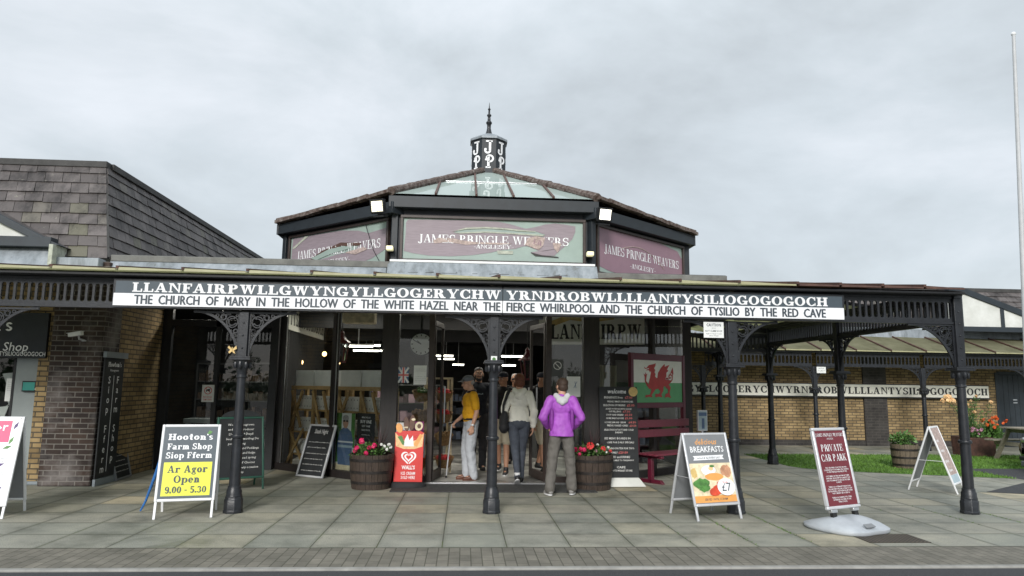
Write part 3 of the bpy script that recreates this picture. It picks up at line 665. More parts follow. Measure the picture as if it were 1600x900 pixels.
# lantern
def octring(r, z, ph=PI/8): return [(OC.x+r*math.cos(2*PI*k/8+ph), OC.y+r*math.sin(2*PI*k/8+ph), z) for k in range(8)]
lan = MB().rings([octring(.40, 6.05), octring(.40, 6.86)]).build("lantern", "blue_black", PAV, smooth=False)
MB().rings([octring(.44, 6.84), octring(.44, 6.885), octring(.30, 6.97), octring(.10, 7.05), octring(.03, 7.07)]).build("lantern_roof", "lead", lan, smooth=False)
MB().lathe([(.085, 7.04), (.06, 7.12), (.042, 7.2), (.045, 7.28), (.066, 7.31), (.066, 7.34), (.038, 7.37), (.03, 7.46), (.05, 7.49), (.05, 7.51), (.022, 7.54), (.02, 7.62), (.034, 7.64), (.012, 7.68), (.004, 7.80)], (OC.x, OC.y, 0), 12).build("finial", "iron", lan)
le = MB(); cs = Matrix.Translation((OC.x, OC.y, 0))
for k in range(8):
    le.M = cs @ Matrix.Rotation(k*PI/4, 4, 'Z') @ Matrix.Translation((0, -.40*math.cos(PI/8)-.006, 0))
    # J with a curled foot, P with a curled bowl
    le.M = le.M
    def ring(cx, cz, r, w, a0, a1): le.annulus(cx, cz, r-w, r, -.004, .0, rad(a0), rad(a1), 10)
    le.box(-.005, .045, -.004, 0, 6.56, 6.78); le.box(-.07, .075, -.004, 0, 6.755, 6.79); ring(-.03, 6.565, .075, .042, 180, 360); le.disc(-.078, 6.585, .03, .03, -.005, 10)
    le.box(-.035, .015, -.004, 0, 6.19, 6.44); le.box(-.07, .04, -.004, 0, 6.17, 6.205); ring(.02, 6.385, .09, .04, -115, 190); le.disc(-.058, 6.36, .026, .026, -.005, 10)
le.build("letters", "letter_white", lan, smooth=False)
# interior shell
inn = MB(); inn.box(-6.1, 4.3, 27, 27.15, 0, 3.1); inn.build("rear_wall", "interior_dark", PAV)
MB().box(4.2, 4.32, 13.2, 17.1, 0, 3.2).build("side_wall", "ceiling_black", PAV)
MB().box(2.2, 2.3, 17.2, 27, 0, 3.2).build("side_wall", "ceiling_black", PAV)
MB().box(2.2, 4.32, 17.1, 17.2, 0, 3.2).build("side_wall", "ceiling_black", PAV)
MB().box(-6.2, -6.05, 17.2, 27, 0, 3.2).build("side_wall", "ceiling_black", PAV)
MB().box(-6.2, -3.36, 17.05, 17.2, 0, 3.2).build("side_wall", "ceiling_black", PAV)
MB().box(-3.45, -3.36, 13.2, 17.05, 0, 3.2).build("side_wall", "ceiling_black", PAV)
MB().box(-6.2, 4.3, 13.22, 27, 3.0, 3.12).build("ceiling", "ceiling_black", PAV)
for x in (-.9, 1.9):
    MB().box(x-.09, x+.09, 18.2, 18.4, 0, 3).build("inner_post", "interior_grey", PAV)
MB().box(-3.3, 4.2, 17.3, 17.5, 2.55, 3.0).build("beam", "ceiling_black", PAV)
MB().box(-3.3, 4.2, 14.3, 14.4, 2.62, 3.0).build("beam", "ceiling_black", PAV)

# ================================================================== slate work
def slates(mb, A, B, Tl, Tr, rows, cols, th=.012, seed=1, lap=.22):
    """rows of overlapping slates on the quad A-B (eave) / Tl-Tr (top)"""
    A, B, Tl, Tr = map(Vector, (A, B, Tl, Tr)); n = (B-A).cross(Tl-A).normalized(); r = random.Random(seed)
    for i in range(rows):
        t0 = i/rows; t1 = min(1, (i+1+lap)/rows); a0 = A.lerp(Tl, t0); b0 = B.lerp(Tr, t0); a1 = A.lerp(Tl, t1); b1 = B.lerp(Tr, t1); off = .5*(i % 2)/cols
        k = -1
        while True:
            k += 1; u0 = max(0, (k-.0)/cols-off); u1 = min(1, (k+1)/cols-off)
            if u0 >= 1: break
            if u1 <= .002: continue
            g = .004/((b0-a0).length); j = r.uniform(-.008, .008)
            p = [a0.lerp(b0, u0+g), a0.lerp(b0, u1-g), a1.lerp(b1, u1-g), a1.lerp(b1, u0+g)]
            lo = n*(.026+r.uniform(-.004, .006)); up = n*.004; dn = (A-Tl).normalized()*j
            q = [p[0]+lo+dn, p[1]+lo+dn+n*r.uniform(-.003, .003), p[2]+up, p[3]+up]
            mb.hexa([q[0]-n*th, q[1]-n*th, q[2]-n*th, q[3]-n*th, *q])
    return mb

# ================================================================== farm shop, the building on the left
FS = thing("farm_shop", "brick farm shop under a steep hipped slate roof left of the pavilion", "shop", (-8, 11, 0))
YF, XR = 11.05, -5.36
m = MB(); m.box(-6.10, XR, 10.86, 11.4, 0, 3.3); m.build("brick_pier", "brick_dark", FS, bevel=.02)
m = MB(); m.box(-6.36, -6.10, 11.05, 11.35, 0, 3.3).box(-14, -8.6, 11.05, 11.35, 0, 3.3); m.build("front_wall", "brick_yellow", FS)
m = MB(); m.box(-8.6, -6.36, 11.06, 11.35, 2.52, 3.3); m.build("lintel", "brick_yellow", FS)
m = MB(); m.box(-5.66, XR-.02, 11.4, 12.95, 0, 3.3); m.build("side_wall", "brick_yellow", FS)
m = MB(); m.box(-8.6, -6.0, 11.0, 11.2, 0, .05); m.build("step", "grey_sill", FS, bevel=.01)
# shop window with grey jamb panel
w = MB(); w.box(-6.72, -6.36, 11.14, 11.25, .22, 1.84); w.build("grey_panel", "grey_door", FS)
w = MB(); w.box(-8.6, -6.36, 11.16, 11.24, .05, .22); w.build("window_base", "blue_black", FS)
w = MB(); w.box(-6.755, -6.72, 11.13, 11.25, .22, 1.84).box(-8.6, -8.5, 11.13, 11.25, .22, 1.84).box(-7.65, -7.6, 11.13, 11.25, .22, 1.84); fr_ = w.build("window_frame", "iron_matt", FS)
w = MB(); w.poly([(-8.6, 11.2, .22), (-6.75, 11.2, .22), (-6.75, 11.2, 1.84), (-8.6, 11.2, 1.84)]); w.build("window_pane", "window_glass", fr_, smooth=False)
# recessed glazed entrance
YD = 12.95
w = MB(); w.box(-5.36, -5.22, YD, YD+.1, 0, 3.1).box(-4.45, -4.37, YD, YD+.1, 0, 3.1).box(-3.48, -3.34, YD, YD+.1, 0, 3.1).box(-5.22, -3.48, YD, YD+.1, 2.5, 2.62).box(-5.22, -3.48, YD, YD+.1, 0, .1); ef = w.build("entrance_frame", "iron_matt", FS, bevel=.004)
for x0, x1 in ((-5.22, -4.45), (-4.37, -3.48)):
    pane(TR(0, YD+.04), x0, x1, .1, 2.5, ef, "door_glass")
w = MB(); w.box(-5.0, -4.5, YD+.25, YD+.6, .78, .86).box(-4.98, -4.9, YD+.3, YD+.38, 0, .78).box(-4.6, -4.52, YD+.3, YD+.38, 0, .78); o = w.build("counter", "grey_door", None, bevel=.005)
props(o, "pale grey table just inside the glazed farm shop entrance", "table")
# dark rooms
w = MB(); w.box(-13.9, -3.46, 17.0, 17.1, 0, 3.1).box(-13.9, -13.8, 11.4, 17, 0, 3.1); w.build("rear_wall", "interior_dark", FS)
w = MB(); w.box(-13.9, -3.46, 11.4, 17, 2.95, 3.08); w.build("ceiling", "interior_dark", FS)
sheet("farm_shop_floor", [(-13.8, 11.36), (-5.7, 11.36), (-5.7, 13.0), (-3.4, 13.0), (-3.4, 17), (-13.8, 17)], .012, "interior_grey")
# roof: steep slate front and hip end, flat on top
EV, RT = 3.36, 5.10
A = (-14, 10.95, EV); B = (-5.44, 10.95, EV); TB = (-6.05, 11.86, RT); TA = (-14, 11.86, RT); C2 = (-5.44, 24, EV); TC = (-6.05, 24, RT)
m = slates(MB(), A, B, TA, TB, 9, 29, seed=2); m.build("roof_slope", "slate", FS, smooth=False)
m = slates(MB(), B, C2, TB, TC, 9, 46, seed=5); m.build("hip_slope", "slate", FS, smooth=False)
m = MB(); m.poly([A, B, TB, TA]); m.poly([B, C2, TC, TB]); m.poly([(x, y, z-.03) for x, y, z in (TA, TB, TC)]+[(-14, 24, RT-.03)]); m.build("roof_deck", "interior_dark", FS, smooth=False, fix=False)
m = MB(); m.box(-14, -6.02, 11.80, 11.96, RT-.06, RT+.05).box(-6.12, -5.98, 11.965, 24, RT-.06, RT+.05); m.build("roof_capping", "roof_cap", FS, bevel=.01)
m = MB(); m.bar((-5.43, 10.94, EV+.02), (-6.05, 11.85, RT-.04), .03, .012); m.build("hip_strip", "roof_cap", FS)
# gable over the shop front and the lead beneath it
GX0, GX1, GZ0, GZ1 = -12.1, -6.02, 3.52, 5.0; GM = (GX0+GX1)/2
def gable(parent, GX0, GX1, GZ0, GZ1, Y, depth, bars=()):
    GM = (GX0+GX1)/2
    m = MB(); m.prism([(GX0+.3, GZ0+.1), (GX1-.3, GZ0+.1), (GM, GZ1-.14)], Y+.03, Y+.2); m.build("gable_panel", "white_render", parent, smooth=False)
    for s in (-1, 1):
        e = GX0 if s < 0 else GX1
        m = MB(); m.prism([(e, GZ0-.02), (GM, GZ1), (GM, GZ1-.17), (e-s*.20, GZ0-.02)], Y-.04, Y+.16); m.build("bargeboard", "navy_board", parent, smooth=False, bevel=.006)
        m = MB(); m.prism([(e, GZ0-.02), (GM, GZ1), (GM, GZ1-.03), (e-s*.1, GZ0-.02)], Y+.162, Y+depth); m.build("gable_roof", "slate", parent, smooth=False)
    m = MB(); m.box(GX0+.1, GX1-.12, Y-.05, Y+.15, GZ0-.05, GZ0+.10); m.build("gable_rail", "navy_board", parent, bevel=.006)
    for x, zt in bars:
        m = MB(); m.box(x-.05, x+.05, Y-.02, Y+.1, GZ0+.1, zt); m.build("gable_post", "navy_board", parent, bevel=.004)
gable(FS, GX0, GX1, GZ0, GZ1, 10.72, 1.0)
m = MB(); m.hexa([(-14, 10.62, 3.17), (-6.07, 10.62, 3.17), (-6.07, 10.95, 3.17), (-14, 10.95, 3.17), (-14, 10.80, 3.47), (-6.07, 10.80, 3.47), (-6.07, 10.95, 3.47), (-14, 10.95, 3.47)]); m.box(-6.069, -5.46, 10.72, 10.95, 3.2, 3.33); m.build("lead_flashing", "lead", FS, bevel=.01)
m = MB(); m.box(-6.12, -6.06, 10.60, 10.97, 3.19, 3.5); m.build("flashing_end", "lichen_edge", FS, bevel=.004)

# ================================================================== brick building behind the lawn
BB = thing("brick_building", "long yellow brick building with slate roof behind the lawn", "building", (10, 19, 0))
YB = 19.0
m = MB(); m.box(2.3, 11.03, YB, YB+.3, .14, 3.2).box(11.69, 14.98, YB, YB+.3, .14, 3.2).box(15.95, 24, YB, YB+.3, .14, 3.2).box(14.98, 15.95, YB, YB+.3, 2.0, 3.2); m.build("brick_wall", "brick_yellow", BB)
m = MB(); m.box(4.33, 11.03, YB-.03, YB+.3, 0, .138).box(11.69, 14.98, YB-.03, YB+.3, 0, .138).box(15.95, 24, YB-.03, YB+.3, 0, .138); m.build("plinth", "brick_grey", BB)
m = MB(); m.box(11.03, 11.69, YB-.06, YB+.3, 0, 3.2); m.build("brick_pier", "brick_grey", BB)
d = MB(); d.box(14.98, 15.95, YB+.05, YB+.12, 0, 2.0); dd = d.build("door", "navy_board", BB)
d = MB()
for k in range(6): d.box(15.0+k*.155, 15.0+k*.155+.148, YB+.03, YB+.049, .02, 1.98)
d.build("door_boards", "navy_board", dd, bevel=.004)
d = MB(); d.box(15.42, 15.54, YB+.022, YB+.029, 1.28, 1.31).box(15.42, 15.54, YB+.022, YB+.029, 1.2, 1.23); d.build("letter_plate", "steel", dd)
d = MB(); d.box(14.90, 14.98, YB-.02, YB+.1, 0, 2.05).box(15.95, 16.03, YB-.02, YB+.1, 0, 2.05).box(14.98, 15.95, YB-.02, YB+.1, 2.0, 2.08); d.build("door_frame", "navy_board", BB, bevel=.004)
m = slates(MB(), (4.3, 18.9, 3.25), (24, 18.9, 3.25), (4.3, 20.0, 4.50), (24, 20.0, 4.50), 7, 66, seed=9); m.build("roof_slope", "slate", BB, smooth=False)
m = MB(); m.poly([(4.3, 18.9, 3.25), (24, 18.9, 3.25), (24, 20, 4.5), (4.3, 20, 4.5)]); m.build("roof_deck", "interior_dark", BB, smooth=False, fix=False)
m = MB(); m.box(4.3, 24, 19.95, 20.1, 4.47, 4.585); m.build("ridge", "roof_cap", BB, bevel=.01)
m = MB(); m.hexa([(4.35, 18.80, 2.96), (24, 18.80, 2.96), (24, 19.0, 2.96), (4.35, 19.0, 2.96), (4.35, 18.86, 3.22), (24, 18.86, 3.22), (24, 19.0, 3.22), (4.35, 19.0, 3.22)]); m.build("lead_flashing", "lead", BB, bevel=.01)
# gable over the side of that building
g2 = MB(); YG = 18.3
m = MB(); m.prism([(13.28, 3.26), (13.28, 4.22), (13.52, 4.22), (16.2, 3.26)], YG, YG+.15); m.build("gable_panel", "white_render", BB, smooth=False)
m = MB(); m.prism([(13.22, 4.22), (13.22, 4.34), (13.62, 4.34), (16.95, 3.16), (16.45, 3.16), (13.55, 4.20)], YG-.05, YG+.16); m.build("bargeboard", "navy_board", BB, smooth=False, bevel=.006)
for a_, b_, zt in ((13.46, 13.58, 4.2), (14.66, 14.76, 3.8)):
    m = MB(); m.box(a_, b_, YG-.03, YG+.1, 3.2, zt); m.build("gable_post", "navy_board", BB, bevel=.004)
m = MB(); m.box(13.22, 17, YG-.05, YG+.15, 3.13, 3.27); m.build("gable_rail", "navy_board", BB, bevel=.006)
m = MB(); m.prism([(13.22, 4.34), (13.62, 4.34), (16.95, 3.16), (16.95, 3.13), (13.22, 4.28)], YG+.161, YG+1.6); m.build("gable_roof", "slate", BB, smooth=False)
# ================================================================== cast iron canopies
def outline_solid(mb, outer, holes, y0, y1):
    """plate with openings: filled 2-D curve given thickness"""
    cu = bpy.data.curves.new("t", 'CURVE'); cu.dimensions = '2D'; cu.fill_mode = 'BOTH'; cu.extrude = abs(y1-y0)/2
    for pts in [outer]+holes:
        sp = cu.splines.new('POLY'); sp.points.add(len(pts)-1); sp.use_cyclic_u = True
        for q, (x, z) in zip(sp.points, pts): q.co = (x, z, 0, 1)
    ob = bpy.data.objects.new("t", cu); me = bpy.data.meshes.new_from_object(ob); ym = (y0+y1)/2
    nv = [mb.v((q.co.x, ym-q.co.z, q.co.y)) for q in me.vertices]
    for p in me.polygons:
        try: mb.bm.faces.new([nv[i] for i in p.vertices])
        except ValueError: pass
    bpy.data.objects.remove(ob); bpy.data.curves.remove(cu); bpy.data.meshes.remove(me)
def slot(cx, z0, z1, r, n=5):
    p = [(cx+r*math.cos(PI*k/n), z1-r+r*math.sin(PI*k/n)) for k in range(n+1)]
    return p+[(cx+r*math.cos(PI+PI*k/n), z0+r+r*math.sin(PI+PI*k/n)) for k in range(n+1)]
def frieze(M, ln, z0, z1, parent, pitch=.083, name="frieze", rail=.045):
    mb = MB(M); n = max(2, round(ln/pitch)); p = ln/n
    outline_solid(mb, [(0, z0), (ln, z0), (ln, z1), (0, z1)], [slot(p*(k+.5), z0+rail, z1-rail, p*.33) for k in range(n)], -.014, .014)
    mb.box(0, ln, -.035, .035, z0-.028, z0-.001).box(0, ln, -.032, .032, z1+.001, z1+.03)
    return mb.build(name, "iron", parent, ang=30)
def bracket_mesh(w, h, M=None, flip=1):
    """openwork spandrel: corner at the origin, arms along +x*flip and -z"""
    mb = MB((M or Matrix()) @ Matrix.Diagonal((flip, 1, 1, 1))); T = .011
    arc = [(w-w*math.cos(a), -h+h*math.sin(a)) for a in [PI/2*k/18 for k in range(19)]]
    mb.box(0, w, -.02, .02, -.022, 0).box(0, .022, -.02, .02, -h, -.0225)
    for (a, b), (c, d) in zip(arc, arc[1:]): mb.bar((a, 0, b), (c, 0, d), .03, .024, up=(0, 1, 0))
    inside = lambda x, z, r: x-r > .02 and -z-r > .02 and ((x-w)/w)**2+((z+h)/h)**2 > 1 and min(math.hypot(x-a, z-b) for a, b in arc) > r+.010
    rnd = random.Random(11); cs = []
    cand = [(rnd.uniform(0, w), rnd.uniform(-h, 0)) for _ in range(2600)]
    for r in (.125, .10, .075, .056, .042, .032, .025, .019, .0145):
        for x, z in cand:
            if inside(x, z, r*.97) and all(math.hypot(x-a, z-b) > (r+q)*.955 for a, b, q in cs): cs.append((x, z, r))
    for x, z, r in cs:
        mb.annulus(x, z, r-.013 if r > .02 else r*.45, r, -T, T, n=12 if r > .05 else 8)
        if r > .03:
            a0 = rnd.uniform(0, 2*PI); mb.annulus(x, z, r*.48, r*.48+.012, -T, T, a0, a0+4.4, n=8)
            for k in range(4):
                a = a0+k*PI/2; mb.bar((x+math.cos(a)*r*.5, 0, z+math.sin(a)*r*.5), (x+math.cos(a)*(r-.006), 0, z+math.sin(a)*(r-.006)), .018, .013, up=(0, 1, 0))
    return mb
BRK = {}
def bracket(w, h, M, flip, parent):
    k = (w, h)
    if k not in BRK:
        mb = bracket_mesh(w, h); bmesh.ops.recalc_face_normals(mb.bm, faces=mb.bm.faces[:]); me = bpy.data.meshes.new("bracket"); mb.bm.to_mesh(me); mb.bm.free(); me.materials.append(MATS["iron"]); BRK[k] = me
    o = bpy.data.objects.new("bracket", BRK[k]); COL.objects.link(o); o.parent = parent
    o.matrix_basis = M @ Matrix.Diagonal((flip, 1, 1, 1))
    return o
def column(x, y, ztop, root, zcap=1.84, arms=(), rz=0, brk=(.56, .62), s=1.0, zb=None):
    """fluted iron column: pedestal, shaft, collar, capital and riveted square post, with spandrel brackets"""
    M = TR(x, y, 0, rz)
    def lay(mb, prof, n=14):
        return mb.rings([[(r*s*math.cos(2*PI*k/n+PI/n), r*s*math.sin(2*PI*k/n+PI/n), z) for k in range(n)] for r, z in prof])
    c = lay(MB(M), [(.066, .30), (.063, .52), (.060, .86), (.057, 1.2), (.052, zcap-.24)], 16).build("column", "iron", root)
    b = lay(MB(M), [(.115, 0), (.115, .03), (.108, .035), (.108, .15), (.098, .165), (.098, .19)], 8); lay(b, [(.095, .191), (.088, .215), (.088, .255), (.078, .27), (.074, .31)], 16); b.build("base", "iron", c, bevel=.004)
    lay(MB(M), [(.062, .865), (.078, .872), (.082, .89), (.078, .908), (.06, .915)], 16).build("collar", "iron", c)
    cp = lay(MB(M), [(.053, zcap-.26), (.066, zcap-.255), (.066, zcap-.235), (.056, zcap-.225), (.062, zcap-.17), (.080, zcap-.11), (.108, zcap-.055), (.112, zcap-.045)], 16)
    for k in range(8):
        a = 2*PI*k/8; cp.ell((.088*s*math.cos(a), .088*s*math.sin(a), zcap-.10), .025, .025, .055, 6, 5)
    cp.box(-.125*s, .125*s, -.125*s, .125*s, zcap-.044, zcap-.02).box(-.115*s, .115*s, -.115*s, .115*s, zcap-.0195, zcap); cp.build("capital", "iron", c, bevel=.003)
    p = MB(M); p.box(-.055*s, .055*s, -.055*s, .055*s, zcap+.0005, ztop)
    z = zcap+.1
    while z < ztop-.06:
        p.ell((0, -.055*s, z), .014, .012, .014, 8, 5); z += .155
    p.build("post", "iron", c, bevel=.004)
    for a in arms:
        bracket(brk[0], brk[1], M @ Matrix.Rotation(a, 4, 'Z') @ Matrix.Translation((.055*s, 0, zb or ztop)), 1, c)
    return c
YC = 8.82
XC = [-8.78, -5.74, -2.69, .37, 3.41, 6.45]
FC = thing("glazed_canopy", "black cast iron canopy with pale glazed roof along the shop fronts", "canopy", (0, YC, 0))
for i, x in enumerate(XC):
    arms = [0, PI] if i < 5 else [PI, PI/2]
    if i == 0: arms = [0]
    if i == 5: column(x, YC, 2.74, FC, arms=(), brk=(.62, .68)); cc = [o for o in FC.children if o.name.startswith("column")][-1]; [bracket(.62, .68, TR(x, YC, 0, a) @ Matrix.Translation((.055, 0, 2.40)), 1, cc) for a in arms]
    else: column(x, YC, 2.775 if i < 2 else 2.385, FC, arms=arms, zb=2.385)
for a, b in zip(XC, XC[1:]):
    frieze(TR(a+.06, YC), b-a-.12, 2.43, 2.74, FC)
m = MB(); m.box(-14, 6.52, YC-.06, YC+.05, 2.775, 2.845); m.build("front_beam", "iron_matt", FC, bevel=.004)
m = MB(); m.box(-14, 6.46, YC-.20, YC-.08, 2.775, 2.815); m.build("gutter", "iron_matt", FC, bevel=.01)
m = MB(); m.box(6.40, 6.50, YC-.06, YC+.06, 2.74, 2.80); m.build("corner_block", "iron", FC)
# glazed lean-to roof, overlapping panes one by one
y0, y1, z0, z1 = YC-.24, 10.93, 2.835, 3.165
def panes(xa, xb, n, parent, y0=y0, y1=y1, z0=z0, z1=z1, m="canopy_panel", name="roof_panes", seed=4, em="green_slime"):
    r = random.Random(seed); mb = MB(); w = (xb-xa)/n; edge = MB()
    for k in range(n):
        x0 = xa+k*w; j0 = r.uniform(-.006, .006); sl = .022
        mb.hexa([(x0+.01, y0+j0, z0), (x0+w-.01, y0+j0, z0-.0+sl*.0), (x0+w-.01, y1, z1), (x0+.01, y1, z1), (x0+.01, y0+j0, z0+.016+sl), (x0+w-.01, y0+j0, z0+.016), (x0+w-.01, y1, z1+.012), (x0+.01, y1, z1+.012+sl)])
        MB().bar((x0, y0-.015, z0+.035), (x0, y1, z1+.035), .034, .034).build('glazing_bar', 'rust_brown', parent)
        edge.hexa([(x0+.02, y0+j0-.012, z0-.002), (x0+w-.02, y0+j0-.012, z0-.002), (x0+w-.02, y0+j0-.001, z0-.002), (x0+.02, y0+j0-.001, z0-.002), (x0+.02, y0+j0-.012, z0+.03), (x0+w-.02, y0+j0-.012, z0+.016), (x0+w-.02, y0+j0-.001, z0+.016), (x0+.02, y0+j0-.001, z0+.03)])
    mb.build(name, m, parent, smooth=False); edge.build("pane_edges", em, parent, smooth=False)
panes(-14, 4.2, 24, FC)
panes(4.2, 6.44, 4, FC, seed=8, m="canopy_panel_brown", em="rust_brown")
m = MB(); m.box(4.22, 6.50, 10.86, 11.02, 3.16, 3.235); m.build("ridge_capping", "rust_brown", FC, bevel=.01)
for y in (9.6, 10.4):
    zz = z0+(y-y0)*(z1-z0)/(y1-y0)-.05
    m = MB(); m.box(-14, 6.5, y-.03, y+.03, zz-.06, zz); m.build("purlin", "iron_matt", FC)
for x in XC[1:]:
    m = MB(); m.bar((x, YC+.06, 2.74), (x, 10.95, 3.06), .05, .09); m.build("rafter", "iron_matt", FC)
# side canopy running back to the brick building
SC = thing("glazed_canopy", "black iron canopy wing that runs back from the right front corner to the brick wall", "canopy", (6.3, 13, 0))
YS = [11.6, 14.35, 17.25]
for i, y in enumerate(YS): column(6.35, y, 2.776, SC, zb=2.40, arms=[PI/2, -PI/2], rz=0, brk=(.56, .62))
for a, b in zip([YC]+YS, YS):
    frieze(TR(6.35, a+.06, 0, PI/2), b-a-.12, 2.43, 2.74, SC)
m = MB(); m.box(6.30, 6.41, YC+.07, 17.4, 2.775, 2.845); m.build("edge_beam", "iron_matt", SC)
def side_panes():
    mb = MB(); n = 10; ya, yb = 10.98, 17.4
    for k in range(n):
        a = ya+(yb-ya)*k/n; b = ya+(yb-ya)*(k+1)/n
        mb.hexa([(6.55, a+.01, 2.84), (6.55, b-.01, 2.84), (4.3, b-.01, 3.16), (4.3, a+.01, 3.16), (6.55, a+.01, 2.856), (6.55, b-.01, 2.856), (4.3, b-.01, 3.176), (4.3, a+.01, 3.176)])
        MB().bar((6.57, a, 2.87), (4.3, a, 3.19), .03, .05).build('glazing_bar', 'iron_matt', SC)
    mb.build("roof_panes", "canopy_panel", SC, smooth=False)
side_panes()
for y in YS:
    m = MB(); m.bar((6.3, y, 2.72), (4.33, y, 3.06), .06, .1); m.build("rafter", "iron_matt", SC)
m = MB(); m.box(4.33, 4.42, 11.1, 18.7, 2.7, 3.1); m.build("wall_beam", "iron_matt", SC)
# inner frieze across the walkway
frieze(TR(4.4, 14.35), 1.9, 2.30, 2.62, SC)
# rear canopy along the brick building
RC = thing("glazed_canopy", "low glazed canopy on thin iron columns against the yellow brick wall", "canopy", (10, 17.7, 0))
XB = [6.05, 8.97, 11.86, 14.78, 17.7]
for x in XB: column(x, 17.62, 2.10, RC, zcap=1.56, arms=[0, PI], brk=(.5, .46), s=.92)
for a, b in zip(XB, XB[1:]): frieze(TR(a+.06, 17.62), b-a-.12, 2.13, 2.42, RC, pitch=.1)
m = MB(); m.box(4.4, 24, 17.5, 17.58, 2.445, 2.50).box(4.4, 24, 17.585, 17.66, 2.455, 2.50); m.build("gutter", "iron_matt", RC, bevel=.008)
panes(4.4, 24, 21, RC, 17.42, 18.84, 2.50, 2.97, seed=14, m="canopy_panel_old")

# ================================================================== the long name board on the canopy
YS_ = YC-.125
NM = ["LLANFAIRPWLLGWYNGYLLGOGERYCHW", "YRNDROBWLLLLANTYSILIOGOGOGOCH"]
SUB = ["THE  CHURCH  OF  MARY  IN  THE  HOLLOW  OF  THE  WHITE  HAZEL  NEAR  THE", "FIERCE  WHIRLPOOL  AND  THE  CHURCH  OF  TYSILIO  BY  THE  RED  CAVE"]
XS = lambda x: aty(x, 470, YS_).x
for i, (xa, xb, ta, tb, lab) in enumerate(((174, 785, 204, 783.5, "slate and white name board on the canopy, longer half that begins LLANFAIR"), (786, 1320, 790, 1294, "slate and white name board on the canopy, right half that ends in GOGOGOCH"))):
    x0, x1, t0, t1 = map(XS, (xa, xb, ta, tb)); t0 += .01; t1 -= .01
    t = thing("name_board", lab, "sign", ((x0+x1)/2, YS_, 2.4), group="halves of the long name board on the canopy")
    MB().box(x0, x1, YS_+.012, YS_+.06, 2.400, 2.752).build("frame", "iron", t, bevel=.004)
    MB().box(x0+.035*(i == 0), x1-.035*(i == 1), YS_, YS_+.0115, 2.575, 2.722).build("name_panel", "sign_slate", t)
    MB().box(x0+.02*(i == 0), x1-.02*(i == 1), YS_-.004, YS_+.0115, 2.425, 2.5735).build("translation_panel", "sign_white", t)
    MB().serif(NM[i], t0, 2.592, .113, t1-t0, YS_-.003, 'L', 'slab').build("name_lettering", "letter_white", t, smooth=False, fix=False)
    MB().text(SUB[i], t0+(.03 if i == 0 else .0), 2.445, .106, t1-t0-.04, YS_-.006, 'L').text(SUB[i], t0+(.03 if i == 0 else .0)+.005, 2.445, .106, t1-t0-.04, YS_-.0064, 'L').text(SUB[i], t0+(.03 if i == 0 else .0)+.010, 2.445, .106, t1-t0-.04, YS_-.0068, 'L').text(SUB[i], t0+(.03 if i == 0 else .0)+.005, 2.449, .106, t1-t0-.04, YS_-.0072, 'L').build("translation_lettering", "letter_dark", t, smooth=False, fix=False)
# station style board on the brick wall
xa, xb = 2.5, 14.62
t = thing("station_name_board", "long cream board with black serif station name on the yellow brick wall", "sign", (10, 18.95, 1.5))
MB().box(xa, xb, 18.895, 18.94, 1.335, 1.665).build("board", "cream_board", t, bevel=.004)
f = MB(); f.box(xa-.02, xb+.02, 18.885, 18.942, 1.666, 1.69).box(xa-.02, xb+.02, 18.885, 18.942, 1.30, 1.334); f.build("frame", "iron_matt", t)
MB().serif("LLANFAIRPWLLGWYNGYLLGOGERYCHWYRNDROBWLLLLANTYSILIOGOGOGOCH", aty(1541, 612, 18.94).x, 1.41, .185, (aty(1541, 612, 18.94).x-aty(1069, 605, 18.94).x)*58/42.2, 18.893, 'R', 'bold', gap=.12).build("lettering", "letter_black", t, smooth=False, fix=False)
# ================================================================== painted signs on the drum
MSIGN, _ = facet(F0, F1); V3 = Vector
def drum_sign(lab, M, x0, x1, z0, z1, layers):
    t = thing("shop_sign", lab, "sign", M=M @ Matrix.Translation(((x0+x1)/2, -.02, z0)), group="peeling signs round the octagonal drum")
    f = MB(M); w = .045
    for a in ((x0, x1, z0, z0+w), (x0, x1, z1-w, z1), (x0, x0+w, z0+w, z1-w), (x1-w, x1, z0+w, z1-w)): f.box(a[0], a[1], -.06, .004, a[2], a[3])
    f.build("frame", "brown_frame", t, bevel=.005)
    b = MB(M); b.box(x0+w, x1-w, -.018, -.002, z0+w, z1-w); b.build("panel", "sage", t, smooth=False)
    layers(t, M, x0+w, x1-w, z0+w, z1-w)
def layer(t, M, pts, holes, y, th, m, name):
    mb = MB(M); outline_solid(mb, pts, holes, y-th, y); return mb.build(name, m, t, smooth=False)
